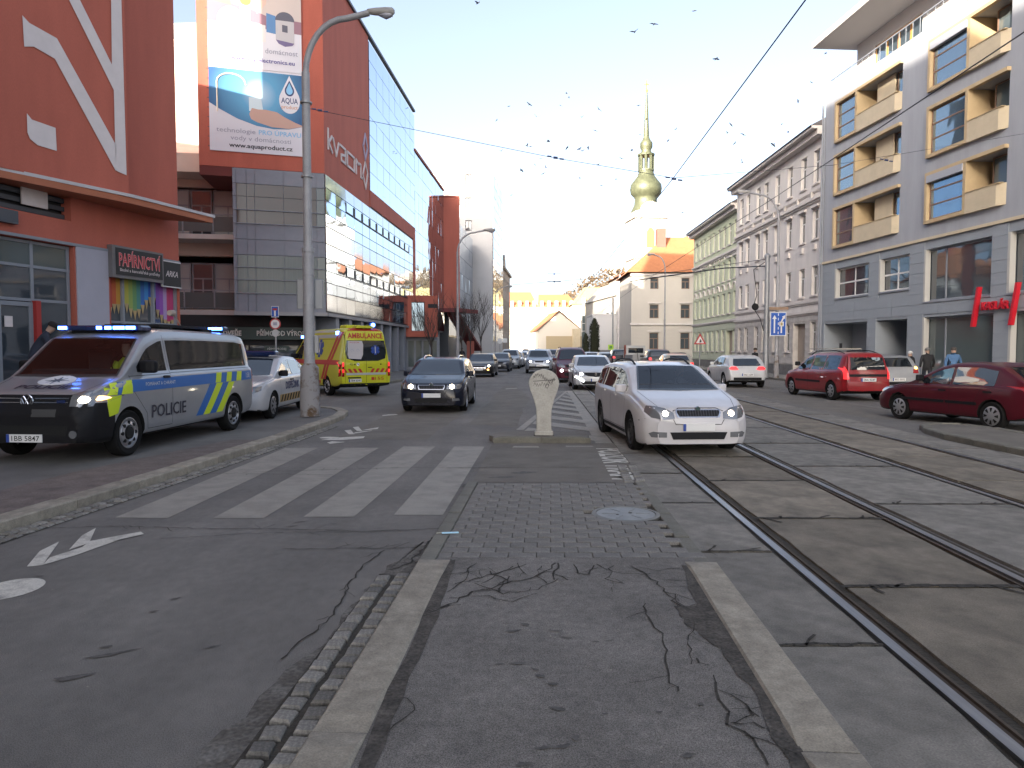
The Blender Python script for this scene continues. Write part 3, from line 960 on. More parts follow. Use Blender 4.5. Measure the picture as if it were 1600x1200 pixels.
M_glf = glass('curtained_glass', (.36, .38, .38), .15, spec=.12, wob=.05)
M_glf2 = mat('blind_glass', (.10, .12, .12), .12, spec=.3, col2=(.17, .20, .195), scale=3, stretch=(6, 1, .02))
M_glbl = glass('sky_glass', (.22, .30, .36), .03, .75, wob=.07)
M_cream = mat('cream_render', (.55, .47, .40), .85, var=.06, scale=1)
M_slabc = mat('balcony_slab', (.44, .40, .37), .8, var=.08, scale=2)

# ================================================================ shop building with the N sign (left)
NB = thing('shop_building', 'red rendered shop building with a giant white letter on its angled front', 'building', (-10.15, 22, 0), R(76))
I4 = Matrix()
b = MB()
holes = [(-7.6, .35, -3.85, 4.28), (-2.70, .35, -.02, 4.28 - .02), (-14, .35, -8, 4.28), (-7.6, 4.9, -3.9, 6.15), (-7.6, 7.85, -5.8, 12.0), (-7.6, 6.4, -5.78, 7.2)]
wall(b, -14, 0, 0, 31, holes, .30)
shell(b, -14, 0, 8.75, 0, 31)  # unseen top and depth are sized for the shade on the posters
b.build('wall', M_red, NB)
b = MB(); b.box(-13.99, -.02, .31, .34, .3, 12.2); b.build('backing', M_dark, NB)
b = MB(); b.box(-22, 0, 8.77, 26, 0, 17.3); b.build('shade_wing', M_red, NB)  # unseen wing added; its height keeps the sun off the lower poster
b = MB(); b.box(-7.7, -5.7, -.08, .05, 7.74, 7.845); b.build('sill', M_gframe, NB)
# storefront glazing
b = MB()
for x in (-7.55, -5.98, -4.95, -3.92): b.box(x - .04, x + .04, .12, .20, .36, 4.27)
for z in (.40, 2.86, 3.66, 4.23): b.box(-7.6, -3.86, .13, .19, z - .035, z + .035)
b.build('shopfront_frame', M_gframe, NB)
for x0, x1 in ((-7.5, -6.02), (-5.94, -4.99), (-4.91, -3.96)):
    for z0, z1 in ((.44, 2.82), (2.9, 3.62), (3.7, 4.19)):
        if x0 < -5 and z0 < 1 and x0 > -6.2: continue
        panel(NB, I4, x0, z0, x1, z1, M_gl if z0 < 3.6 else M_glg, .15, .02, 0, .004, 'shop_pane')
b = MB(); b.box(-5.9, -5.03, .10, .14, .4, 2.8); dr = b.build('door', M_gl, NB)
b = MB(); 
for a in ((-5.92, -5.82, .4, 2.8), (-5.10, -5.0, .4, 2.8), (-5.82, -5.1, 2.7, 2.8), (-5.82, -5.1, .4, .55)): b.box(a[0], a[1], .07, .12, a[2], a[3])
b.build('door_frame', M_gframe, dr)
b = MB(); b.box(-5.75, -5.55, .055, .07, 2.2, 2.45); b.build('notice', M_white, dr)
b = MB(); b.box(-4.99, -4.86, -.02, .10, .4, 2.84); b.build('red_post', mat('red_post', (.35, .03, .025), .5), NB)
b = MB(); b.box(-3.80, -2.78, -.03, .2, 0, 4.30); b.build('pier', mat('pale_panel', (.36, .35, .40), .6, var=.06, scale=1), NB)
b = MB(); b.box(-14, 0, -.04, .0, 4.29, 4.36); b.build('flashing', M_gframe, NB)
# upper recessed louvre window
b = MB()
for k in range(6): b.box(-7.6, -3.9, .2, .26, 4.95 + k * .2, 5.06 + k * .2)
b.build('louvre', M_dframe, NB)
b = MB(); b.box(-5.15, -4.45, .12, .16, 5.1, 6.0); b.build('blind', M_white, NB)
b = MB(); b.box(-6.2, -5.5, -.15, .1, 4.55, 4.85); b.build('shutter_box', M_dframe, NB)
# stationer's window below the sign with printed coloured pencils
b = MB(); b.box(-2.66, -.04, .18, .2, .4, 4.2); b.build('shop_pane', M_gl, NB)
b = MB()
for x in (-2.66, -2.15, -1.0, -.06): b.box(x - .03, x + .03, .08, .22, .36, 4.24)
b.box(-2.66, -.04, .1, .2, 2.40, 2.46)
b.build('shopfront_frame', M_gframe, NB)
pc = [(.45, .05, .04), (.50, .10, .03), (.50, .25, .04), (.52, .33, .04), (.42, .38, .05), (.25, .33, .08), (.12, .26, .10), (.06, .22, .20), (.03, .12, .38), (.04, .22, .52), (.03, .09, .40), (.14, .22, .42), (.20, .06, .36), (.25, .07, .36), (.36, .25, .45), (.42, .04, .12), (.45, .05, .16)]
nP = len(pc)
M_wood = mat('pencil_wood', (.42, .30, .14), .6)
for k, c in enumerate(pc):
    x0 = -2.63 + k * 2.56 / nP; x1 = x0 + 2.56 / nP
    zb = 3.00 + .22 * math.sin(k * .7 + .5) - (.25 if k > 11 else 0) - (.28 if k < 3 else 0)
    b = MB()
    b.poly([(x0, .165, zb), (x1, .165, zb), (x1, .165, 3.72), (x0, .165, 3.72)], 0)
    b.poly([(x0, .165, zb), ((x0 + x1) / 2, .165, zb - .28), (x1, .165, zb)], 1)
    b.build('pencil_print', [mat('pencil_%d' % k, c, .5), M_wood], NB)
M_sblk = mat('sign_black', (.016, .016, .017), .45)
sg = thing('shop_sign', 'projecting black stationery sign with red outlined letters on grey case', 'shop sign', (-10.15, 22, 0), R(76))
b = MB(); b.box(-2.78, -.86, -.16, .02, 3.62, 4.48); b.build('case', mat('sign_case', (.17, .16, .16), .4, .3, var=.15, scale=2), sg)
b = MB(); b.box(-2.66, -.92, -.175, -.161, 3.70, 4.42); b.build('face', M_sblk, sg)
M_sred = mat('sign_red', (.55, .035, .045), .5)
M_spink = mat('sign_pink', (.62, .28, .27), .5)
text_on(sg, I4, 'PAPÍRNICTVÍ', .34, -1.79, 3.95, M_spink, -.180, bold=.045, width=1.56)
text_on(sg, I4, 'PAPÍRNICTVÍ', .34, -1.79, 3.95, M_sred, -.184, bold=-.012, width=1.53)
text_on(sg, I4, 'školní a kancelářské potřeby', .085, -1.79, 3.80, M_white, -.180, bold=.01, width=1.5)
sg2 = thing('shop_sign', 'small flat black sign with italic white letters at the corner', 'shop sign', (-10.15, 22, 0), R(76))
b = MB(); b.box(-.79, -.01, -.06, 0, 3.56, 4.28); b.build('face', M_sblk, sg2)
b = MB(); b.box(-.79, 0, -.07, 0, 4.28, 4.31); b.box(-.79, 0, -.07, 0, 3.53, 3.56); b.box(-.80, -.78, -.07, 0, 3.56, 4.28); b.build('frame', M_wframe, sg2)
text_on(sg2, I4, 'ARKA', .17, -.40, 3.85, M_white, -.065, shear=.25, bold=.02, width=.52)
# angled slab carrying the letter, and the sharp canopy below it
P0, DR = (-10.09, 19.0), (.399, .917)
NS = thing('letter_sign', 'angled red wall slab with huge white N letter and pointed canopy', 'sign', (P0[0], P0[1], 0), math.atan2(DR[1], DR[0]))
b = MB(); b.box(-3.3, .06, 0, .5, 5.72, 16); b.build('slab', M_red, NS)
def npoly(pts):
    out = []
    for px, py in pts:
        s, z = on_plane(px, py, P0, DR)
        out.append((s, -.02, z))
    return out
for pts in ([(34, 24), (45, 36), (88, 60), (97, 76), (181, 228), (180, 267), (92, 105), (85, 92), (52, 73), (37, 73)],
            [(172, -60), (187, -60), (197, 274), (183, 268), (180, 266), (177, 141), (174, 103)],
            [(60, -95), (78, -95), (124, 0), (175, 103), (177, 141), (107, 0)],
            [(41, 177), (49, 187), (86, 200), (88, 236), (58, 227), (46, 217), (42, 207)]):
    b = MB(); b.poly(npoly(pts)); b.build('letter', M_white, NS)
inv = Matrix.Rotation(-math.atan2(DR[1], DR[0]), 4, 'Z') @ Matrix.Translation((-P0[0], -P0[1], 0))
can = [(-11.42, 16.0), (-9.98, 19.0), (-9.05, 21.9), (-10.35, 21.4), (-11.3, 19.0), (-12.2, 16.4)]
lc = [(inv @ Vector((x, y, 0)))[:2] for x, y in can]
b = MB(); b.prism([tuple(p) for p in lc], 5.50, 5.66); b.build('canopy', mat('canopy_orange', (.36, .12, .06), .7, var=.1, scale=2), NS)
lt2 = [(inv @ Vector((x, y, 0)))[:2] for x, y in [(-11.44, 15.98), (-9.95, 18.99), (-9.00, 21.95), (-9.35, 21.8), (-10.2, 19.1), (-11.6, 16.1)]]
b = MB(); b.prism([tuple(p) for p in lt2], 5.661, 5.74); b.build('canopy_flashing', mat('zinc', (.48, .46, .46), .5, .2, var=.1, scale=2), NS)
st_ = MB(); st_.box(-14, -2.8, -1.3, 0, -.05, .38, ch=.02); st_.box(-14, -4.2, -.9, 0, .381, .62, ch=.02)
st_.M = Matrix()
stp = tag(st_.build('entrance_step', mat('step_stone', (.2, .19, .18), .8, var=.15, scale=2)), 'raised stone step along the shop front', 'step')
stp.location = (-10.15, 22, 0); stp.rotation_euler = (0, 0, R(76))

# ================================================================ red and glass corner building
KX, KY = -9.3, 36.0
KV = thing('office_building', 'red and mirrored glass corner building carrying two advertising posters', 'building', (KX, KY, 0))
FS = RZ(R(86.4))      # street front, x runs away from the camera
FF = RZ(R(17.0))      # front facing the camera, x runs right, ends at the corner
b = MB(FF)
b.box(-4.28, -.02, .02, 12, 3.5, 10.39, 0)
b.build('lower_block', M_gclad, KV)
b = MB(FS)
b.poly([(0, .02, 3.5), (22.4, .02, 3.5), (22.4, .02, 20.4), (0, .02, 20.4)])
b.poly([(0, .02, 3.5), (22.4, .02, 3.5), (22.4, 5, 3.5), (2, 5, 3.5)])
b.poly([(3, 5, 20.45), (22.4, 5, 20.45), (22.4, 0.0, 20.45), (3, 0, 20.45)])
b.poly([(22.41, 0, 0), (22.41, 5, 0), (22.41, 5, 20.45), (22.41, 0, 20.45)])
b.build('glazed_block', M_dframe, KV)
# red box over the corner
b = MB()
c = [FF @ Vector((-5.73, 0, 0)), Vector((0, 0, 0)), FS @ Vector((8.6, 0, 0)), FS @ Vector((8.6, 9, 0)), FF @ Vector((-5.0, 6, 0))]
b.prism([(p.x, p.y) for p in c], 10.4, 20.7); b.build('red_box', M_red, KV)
b = MB(FS)
b.box(8.61, 22.6, -.05, .6, 10.5, 11.45); b.box(21.75, 22.6, -.06, .6, 4.6, 10.5); b.build('red_band', M_red, KV)
b = MB(FS); b.box(-.05, 22.6, -.12, .1, 20.7, 20.85); b.build('roof_edge', M_dframe, KV)
# soffit wedge under the overhang at the left
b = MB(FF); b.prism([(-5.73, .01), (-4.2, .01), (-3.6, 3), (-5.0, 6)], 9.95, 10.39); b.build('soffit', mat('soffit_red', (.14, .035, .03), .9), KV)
zr = [3.58, 4.45, 5.02, 5.60, 6.21, 6.95, 7.82, 8.43, 9.10, 9.72, 10.38]
mats_r = [M_mirs, M_mir, M_mir, M_mir, M_mir, M_mirs, M_mir, M_mir, M_mir, M_mirs]
for i in range(13):
    for j in range(10):
        if i == 12 and j < 1: continue
        panel(KV, FS, i * 1.68, zr[j], (i + 1) * 1.68 - (.25 if i == 12 else 0), zr[j + 1], mats_r[j], -.04, .05, .02, .006, 'glass_panel')
# opening lights on the street front
b = MB(FS)
for i in range(2, 12):
    for z0, z1 in ((5.64, 6.15), (9.14, 9.66)):
        x = i * 1.68
        b.box(x + .06, x + .12, -.075, -.042, z0, z1); b.box(x + 1.56, x + 1.62, -.075, -.042, z0, z1); b.box(x + .12, x + 1.56, -.07, -.045, z0, z0 + .05)
b.build('opening_light_frames', M_dframe, KV)['kind'] = 'stuff'
zu = [11.47 + k * 1.12 for k in range(9)]
for i in range(8):
    for j in range(8):
        panel(KV, FS, 8.65 + i * 1.74, zu[j], 8.65 + (i + 1) * 1.74, zu[j + 1], M_mir, -.03, .05, .014, .004, 'glass_panel')
# front facing the camera, below the box
xc = [-4.29, -4.12, -3.65, -3.28, -1.95, -.95, -.40, 0.0]
for j, (z0, z1) in enumerate(((3.52, 4.4), (4.4, 5.05), (5.05, 5.65), (5.65, 6.25), (6.25, 7.0), (7.0, 7.75), (7.75, 8.4), (8.4, 9.05), (9.05, 9.65), (9.65, 10.38))):
    for i in range(7):
        sp = j in (0, 4, 5, 9) and not (j == 4 and False)
        m = M_gclad if (sp or i == 0) else (M_glf2 if j < 5 else M_glb)
        if i == 6 and not sp: m = M_glg
        panel(KV, FF, xc[i], z0, xc[i + 1], z1, m, -.03, .05, .014, .002, 'cladding_panel' if m is M_gclad else 'glass_panel')
b = MB(FF)
for z in (3.9 + .5, 5.05, 5.65, 7.75, 8.4): b.tube([(-4.2, -.09, z), (-.02, -.09, z)], .025, 6)
b.build('sunshade_rails', M_gframe, KV)
b = MB(FF); b.box(-4.3, .05, -.14, .1, 3.34, 3.52); b.M = FS; b.box(0, 22.3, -.14, .1, 3.34, 3.50); b.build('edge_beam', mat('zinc_edge', (.26, .26, .27), .5, .3), KV)
# ground floor: recessed and dark on the front, pilasters and glass on the street
b = MB(FF); b.box(-8, -1.0, 1.6, 2.0, 0, 3.4); b.build('ground_floor_wall', M_dark, KV)
b = MB(FF); b.box(-1.1, -.5, .5, 1.1, 0, 3.4); b.build('column', M_gclad, KV)
for k in range(5):
    panel(KV, FF, -7.6 + k * 1.3, .3, -6.35 + k * 1.3, 1.9, M_gl, 1.5, .03, .02, .004, 'shop_pane')
b = MB(FS); b.box(.8, 22.3, 1.2, 1.4, 0, 3.4); b.build('ground_floor_wall', M_gclad, KV)
for k in range(9):
    b = MB(FS); x = 1.8 + k * 2.4; b.box(x - .28, x + .28, -.02, 1.15, .1, 3.34); b.build('pilaster', M_gclad, KV)
    for q in range(2):
        panel(KV, FS, x + .3 + q * .9, .5, x + 1.18 + q * .9, 3.2, M_glg, .35, .03, .03, .006, 'shop_pane')
pm = [mat('poster_teal', (.05, .12, .13), .5), mat('poster_orange', (.42, .14, .05), .5), mat('poster_pale', (.45, .42, .40), .5), mat('poster_red', (.30, .04, .04), .5)]
for k in range(6):
    b = MB(FS); x = 7.0 + k * 1.5; z = 1.0 + (k % 3) * .55
    b.box(x, x + .8, .30, .33, z, z + .75); b.build('poster', pm[k % 4], KV)
M_sgrn = mat('sign_green', (.012, .035, .03), .4)
dsn = thing('shop_sign', 'long dark green fascia sign with white capitals under the glass corner', 'shop sign', (KX, KY, 0), R(17))
b = MB(); b.box(-7.5, -.6, 1.30, 1.45, 2.18, 2.80); b.build('fascia', M_sgrn, dsn)
M_sw = mat('sign_white', (.60, .60, .56), .5)
text_on(dsn, I4, 'DVEŘE', .24, -4.5, 2.38, M_sw, 1.285, bold=.05, width=.85)
text_on(dsn, I4, 'PŘÍMO OD VÝROBCE', .24, -2.00, 2.38, M_sw, 1.285, bold=.04, width=2.7)
b = MB(); b.box(-3.0, -1.8, 1.25, 1.32, 1.55, 1.85); b.build('small_sign', M_sgrn, dsn)
text_on(dsn, I4, 'PŘÍMÝ PRODEJ', .10, -2.4, 1.66, M_sw, 1.24, width=.9)
# street-front logo
M_logo2 = mat('logo_lilac', (.36, .30, .40), .6)
lg = thing('logo_lettering', 'white angular kvadrio lettering with diamond loops on the red corner box', 'lettering', (KX, KY, 0), R(86.4))
b = MB()
def lp(pts, w, closed=False, mi=0):
    pts = [Vector(p) for p in pts]
    for k in range(len(pts) if closed else len(pts) - 1):
        a, c = pts[k], pts[(k + 1) % len(pts)]
        d = (c - a).normalized(); nr = Vector((-d.y, d.x)) * w / 2
        e = d * w * .3
        vs = [(a - nr - e), (c - nr + e), (c + nr + e), (a + nr - e)]
        b.prismy([(p.x, p.y) for p in vs], -.06, -.005 - .002 * k, mi)
z0 = 11.75
for pts, cl in [([(.55, z0), (.55, z0 + 1.0)], 0), ([(1.15, z0 + .78), (.62, z0 + .35), (1.2, z0 - .02)], 0), ([(1.35, z0 + .75), (1.85, z0), (2.3, z0 + .75)], 0),
                ([(2.55, z0 + .75), (3.5, z0 + .75), (3.5, z0), (2.75, z0), (2.75, z0 + .3), (3.45, z0 + .42)], 0), ([(3.85, z0 + .75), (5.2, z0 + .75), (5.2, z0), (3.85, z0)], 1),
                ([(5.6, z0), (5.6, z0 + .78), (6.05, z0 + .62)], 0), ([(6.25, z0 + .72), (6.55, z0 + .7), (6.55, z0 + .02), (6.8, z0)], 0), ([(7.0, z0 + .28), (7.55, z0 + 1.12), (8.05, z0 + .60), (7.6, z0 - .42)], 1)]:
    lp(pts, .13, cl)
b.build('letters', M_white, lg)
b = MB(); lp([(7.55, z0 + 1.3), (7.15, z0 + 2.0), (7.6, z0 + 2.8), (8.05, z0 + 2.05)], .16, True); b.build('upper_loop', M_logo2, lg)

# posters on the front of the red box
def poster(label, z0, z1):
    p = thing('advertising_poster', label, 'billboard', (KX, KY, 0), R(17))
    b = MB(); b.box(-5.24, -1.01, -.05, 0, z0, z1); b.build('sheet', mat('poster_white', (.66, .66, .70), .6), p)
    return p
PX0, PX1 = 335, 478
def pp(u, v):
    """poster coordinates: u 0..1 left to right, v metres"""
    return (-5.24 + 4.23 * u, v)
def flat(parent, pts, m, y, name='print'):
    b = MB(); b.poly([(pp(u, v)[0], y, v) for u, v in pts]); return b.build(name, m, parent)
def circ(cx, cz, rx, rz, n=28, a0=0, a1=360):
    return [(cx + rx * math.cos(R(a0 + (a1 - a0) * k / n)) / 4.23, cz + rz * math.sin(R(a0 + (a1 - a0) * k / n))) for k in range(n + (0 if a1 - a0 == 360 else 1))]
low = poster('lower advertising poster with a tap, blue field and white water drop logo', 11.12, 15.08)
cur = [(1, 12.55), (.85, 12.38), (.68, 12.33), (.5, 12.42), (.3, 12.68), (.12, 13.05), (0, 13.35)]
def bluefield(name):
    m = mat(name, (.03, .14, .34), .55)
    nt = m.node_tree; bs = nt.nodes['Principled BSDF']
    tc = nt.nodes.new('ShaderNodeTexCoord'); mp = nt.nodes.new('ShaderNodeMapping'); mp.inputs['Location'].default_value = (3.0, 0, -13.9); 
    ln = nt.nodes.new('ShaderNodeVectorMath'); ln.operation = 'LENGTH'
    rp = nt.nodes.new('ShaderNodeValToRGB')
    rp.color_ramp.elements[0].color = (.55, .72, .85, 1); rp.color_ramp.elements[1].color = (.025, .10, .25, 1); rp.color_ramp.elements[1].position = 1.0
    e = rp.color_ramp.elements.new(.35); e.color = (.12, .38, .62, 1)
    mr = nt.nodes.new('ShaderNodeMath'); mr.operation = 'DIVIDE'; mr.inputs[1].default_value = 2.3
    nt.links.new(tc.outputs['Object'], mp.inputs[0]); nt.links.new(mp.outputs[0], ln.inputs[0]); nt.links.new(ln.outputs['Value'], mr.inputs[0]); nt.links.new(mr.outputs[0], rp.inputs[0]); nt.links.new(rp.outputs[0], bs.inputs['Base Color'])
    return m
flat(low, [(0, 15.0), (0, 13.35)][::-1] + [(1, 15.0)] + cur[:-1] if False else cur + [(0, 15.0), (1, 15.0)], bluefield('poster_blue'), -.054, 'blue_field')
M_skin = mat('print_skin', (.55, .36, .29), .6)
M_cream2 = mat('print_cream', (.75, .66, .50), .5)
b = MB(); arc = [(.085, 12.95), (.085, 14.35)] + [(.085 + .15 - .15 * math.cos(R(a)), 14.35 + .42 * math.sin(R(a))) for a in range(15, 166, 15)] + [(.39, 14.30)]
b.tube([(pp(u, v)[0], -.056, v) for u, v in arc], .035, 6); b.build('print_tap', M_cream2, low)
flat(low, [(.42, 12.95), (.45, 13.25), (.52, 13.2), (.60, 13.22), (.72, 13.15), (.80, 12.95), (.92, 12.72), (1, 12.6), (1, 12.56), (.85, 12.40), (.66, 12.42), (.5, 12.6), (.44, 12.72)], M_skin, -.058, 'print_hand')
flat(low, [(.42, 13.1), (.42, 13.75), (.55, 13.75), (.57, 13.2), (.5, 13.1)], mat('print_water', (.62, .75, .85), .5), -.057, 'print_glass_of_water')
drop = [(.86, 14.95)] + [(.86 + .115 * math.cos(R(a)), 13.75 + .62 * math.sin(R(a))) for a in range(25, -206, -15)]
flat(low, drop, mat('poster_drop', (.72, .72, .75), .6), -.062, 'print_drop')
d2 = [(.86, 14.72)] + [(.86 + .052 * math.cos(R(a)), 14.22 + .26 * math.sin(R(a))) for a in range(35, -216, -20)]
flat(low, d2, mat('print_navy', (.03, .05, .16), .5), -.065, 'print_small_drop')
d3 = [(.86, 14.62)] + [(.86 + .036 * math.cos(R(a)), 14.22 + .18 * math.sin(R(a))) for a in range(35, -216, -20)]
flat(low, d3, mat('print_sky', (.25, .55, .78), .5), -.067, 'print_small_drop')
M_nav = MATS['print_navy']; M_sky2 = mat('print_paleblue', (.22, .50, .72), .5); M_pgrey = mat('print_grey', (.30, .31, .38), .5)
XO = -5.24
text_on(low, I4, 'AQUA', .26, XO + 4.23 * .86, 13.62, M_nav, -.066, bold=.02, width=.78)
text_on(low, I4, 'product', .17, XO + 4.23 * .86, 13.36, mat('print_orange', (.6, .25, .08), .5), -.066, width=.75)
text_on(low, I4, 'technologie', .22, XO + .3, 12.02, M_pgrey, -.06, align='LEFT', width=1.75)
text_on(low, I4, 'PRO ÚPRAVU', .22, XO + 2.2, 12.02, M_sky2, -.06, align='LEFT', bold=.02, width=1.95)
text_on(low, I4, 'vody v domácnosti', .22, XO + 2.3, 11.68, M_pgrey, -.06, width=2.75)
text_on(low, I4, 'www.aquaproduct.cz', .20, XO + 2.3, 11.34, mat('print_black', (.02, .02, .03), .5), -.06, bold=.03, width=2.9)
upp = poster('upper advertising poster showing kitchen appliances on a pale worktop', 15.10, 20.4)
flat(upp, [(0, 17.2), (1, 17.0), (1, 20.4), (0, 20.4)], mat('print_wall', (.56, .49, .45), .6), -.054, 'print_kitchen')
flat(upp, [(0, 17.15), (1, 16.95), (1, 17.55), (.62, 17.65), (.45, 17.9), (0, 18.2)], mat('print_mauve', (.30, .17, .21), .6), -.055, 'print_worktop')
flat(upp, [(0, 18.1), (.25, 17.95), (.25, 18.2), (0, 18.4)], mat('print_brick', (.46, .22, .18), .6), -.056, 'print_tiles')
flat(upp, circ(.24, 17.15, .62, .75), mat('print_appliance', (.70, .68, .66), .5), -.058, 'print_fryer')
flat(upp, [(.34, 16.75), (.45, 16.7), (.45, 17.9), (.34, 18.0)], MATS['print_appliance'], -.0575, 'print_toaster')
flat(upp, [(.41, 16.5), (.61, 16.4), (.61, 17.2), (.41, 17.3)], MATS['print_appliance'], -.059, 'print_kettle_base')
flat(upp, [(.62, 16.9), (.72, 16.85), (.72, 17.7), (.62, 17.8)], mat('print_denim', (.10, .22, .42), .6), -.057, 'print_cloth')
flat(upp, circ(.40, 18.25, .25, .22), mat('print_food', (.50, .25, .08), .6), -.058, 'print_food')
flat(upp, [(.46, 18.6), (.58, 19.6), (.66, 19.9), (.62, 18.2), (.52, 17.7)], mat('print_arm', (.62, .46, .38), .6), -.0575, 'print_arm')
flat(upp, [(.72, 16.6), (.78, 16.4), (.86, 16.35), (.92, 16.45), (.92, 17.5), (.72, 17.6)], mat('print_steel', (.46, .45, .46), .4), -.060, 'print_cooker')
flat(upp, circ(.82, 17.52, .44, .42, 20, 0, 180), mat('print_lid', (.10, .10, .13), .4), -.062, 'print_lid')
flat(upp, [(.79, 17.0), (.85, 16.97), (.85, 17.3), (.79, 17.33)], MATS['print_lid'], -.063, 'print_display')
flat(upp, [(.72, 16.6), (.92, 16.5), (.90, 16.38), (.82, 16.3), (.75, 16.42)], mat('print_purple', (.16, .13, .25), .5), -.063, 'print_base')
text_on(upp, I4, 'domácnost', .25, XO + 3.3, 15.9, M_pgrey, -.06, width=1.5)
text_on(upp, I4, 'www.ecg-electronics.eu', .20, XO + 2.45, 15.45, mat('print_violet', (.10, .09, .30), .5), -.06, bold=.02, width=2.9)
for p in (low, upp):
    for k in range(9):
        b = MB(); z = (11.3 if p is low else 15.3) + k * (.45 if p is low else .6)
        b.box(-5.32, -5.22, -.03, -.004, z, z + .03); b.build('fixing', M_dframe, p)

# ================================================================ pale flats with balconies between the two red buildings
FB = thing('apartment_building', 'pale flats with glass balconies behind the corner between the red buildings', 'building', (-13.4, 36.2, 0), R(9))
b = MB()
hs = [(-4.2, 3.75, -.35, 6.5), (-4.2, 7.5, -.35, 10.0)]
wall(b, -16, 0, 0, 11.3, hs, .3, 1.5); shell(b, -16, 0, 12, 0, 11.3, 1.5)
b.box(-16, 0, 1.5, 1.8, 11.32, 11.6)
b.build('wall', M_cream, FB)
b = MB(); b.box(-16, .0, 4.0, 12, 11.61, 18.4); b.build('upper_storey', mat('white_render', (.62, .54, .46), .85, var=.04, scale=1), FB)
b = MB(); b.box(-16, 2.0, 3.4, 4, 11.4, 11.6); b.build('roof_edge', M_redd, FB)
b = MB(); b.box(-16, -.05, -.15, 1.5, 10.4, 11.31); b.build('loggia_beam', M_cream, FB)
for z in (3.4, 7.15):
    b = MB(); b.box(-16, -.05, -.12, 1.49, z, z + .24); b.build('balcony_slab', M_slabc, FB)
    for k in range(3):
        panel(FB, I4, -4.3 + k * 1.42, z + .34, -2.9 + k * 1.42, z + 1.15, M_glg, -.06, .015, .03, .0, 'balcony_glass')
    b = MB(); b.box(-16, -.05, -.08, -.03, z + 1.2, z + 1.25)
    for k in range(4): b.box(-4.32 + k * 1.42, -4.28 + k * 1.42, -.075, -.035, z + .24, z + 1.2)
    b.build('railing', M_gframe, FB)
    for x0, x1 in ((-4.15, -3.0), (-2.95, -1.9), (-1.85, -.4)):
        window(FB, Matrix.Translation((0, 1.5, 0)), x0, z + .4, x1, z + 2.75, M_gframe, M_glf if x1 != -1.9 else M_gl, 'tee', .15, .07)
ch = thing('balcony_chair', 'slim dark slatted chair on the lower balcony', 'chair', (-16.6, 36.05, 3.64), R(20))
b = MB()
for z in (.42, .44): pass
b.box(-.2, .2, -.2, .2, .42, .45); b.build('seat', M_dframe, ch)
b = MB()
for k in range(4): b.box(-.2, .2, .18, .2, .52 + k * .09, .57 + k * .09)
b.build('backrest', M_dframe, ch)
for x in (-.18, .18):
    for y in (-.18, .18):
        b = MB(); b.box(x - .015, x + .015, y - .015, y + .015, 0, .42 if y < 0 else .88); b.build('leg', M_dframe, ch)

# ================================================================ further along the left side
GB = thing('glass_building', 'lower mirrored glass office block beyond the red framed corner', 'building', (KX, KY, 0), R(86.4))
b = MB(); b.box(22.6, 37.4, .05, 11, 3.4, 17.7); b.box(22.6, 37.4, 1.0, 11, 0, 3.4); b.box(22.7, 37.3, 12, 27, 0, 28.3); b.box(40.6, 63, .05, 10, 0, 16.6); b.build('block', M_dframe, GB)  # includes an unseen tall rear box added to shade the white block
for i in range(9):
    for j in range(9):
        panel(GB, I4, 22.65 + i * 1.64, 3.5 + j * 1.57, 22.65 + (i + 1) * 1.64, 3.5 + (j + 1) * 1.57, M_mir, -.02, .05, .015, .006, 'glass_panel')
for i in range(6):
    for j in range(7):
        panel(GB, I4, 40.7 + i * 3.6, 3.0 + j * 1.94, 40.7 + (i + 1) * 3.6, 3.0 + (j + 1) * 1.94, M_mir, -.02, .05, .02, .005, 'glass_panel')
b = MB(); b.box(22.6, 37.4, -.1, .4, 17.65, 17.85); b.build('roof_edge', M_redd, GB)
for k in range(6):
    b = MB(); b.box(23.4 + k * 2.4, 23.9 + k * 2.4, .2, .9, .1, 3.4); b.build('pilaster', M_gclad, GB)
    panel(GB, I4, 23.9 + k * 2.4, .4, 25.8 + k * 2.4, 3.2, M_glg, .5, .03, .03, .004, 'shop_pane')
RT = thing('red_tower', 'tall narrow dark red stair tower projecting from the glass fronts', 'tower', (-7.05, 74.2, 0), R(4))
b = MB(); b.box(-1.35, .0, 0, 3.4, 5.9, 17.1, 1); b.box(.002, 1.65, -.9, 2.6, 5.9, 17.05, 0); b.build('shaft', [M_red, M_redd], RT)
b = MB(); b.box(-1.4, 1.7, -.95, 3.4, 17.1, 17.25); b.build('coping', M_redd, RT)
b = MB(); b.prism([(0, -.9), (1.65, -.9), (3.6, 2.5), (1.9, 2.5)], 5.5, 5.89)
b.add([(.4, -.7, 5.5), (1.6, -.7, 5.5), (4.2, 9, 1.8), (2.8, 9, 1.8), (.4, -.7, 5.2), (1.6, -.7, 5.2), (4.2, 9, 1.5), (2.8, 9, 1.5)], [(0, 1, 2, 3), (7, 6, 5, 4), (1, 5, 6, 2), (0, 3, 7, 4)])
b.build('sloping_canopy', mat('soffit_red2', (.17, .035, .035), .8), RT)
b = MB(); b.box(2.4, 3.2, 4, 5.0, 0, 2.6); b.build('red_post', M_redd, RT)
RP = thing('red_pavilion', 'small tilted red entrance bay with one golden reflecting window', 'building', (-8.45, 55.3, 0), R(14))
b = MB()
wall(b, 0, 2.75, 2.65, 5.85, [(.72, 3.1, 1.75, 5.35)], .35); shell(b, 0, 2.75, 6, 2.65, 5.85)
b.poly([(0, 0, 2.65), (0, 6, 2.65), (2.75, 6, 2.65), (2.75, 0, 2.65)])
b.build('wall', M_red, RP)
window(RP, I4, .72, 3.1, 1.75, 5.35, M_gframe, M_mir, 'cross', .22, .05)
b = MB(); b.box(-.3, 3.0, .8, 3, 0, 2.64); b.build('base', M_gclad, RP)
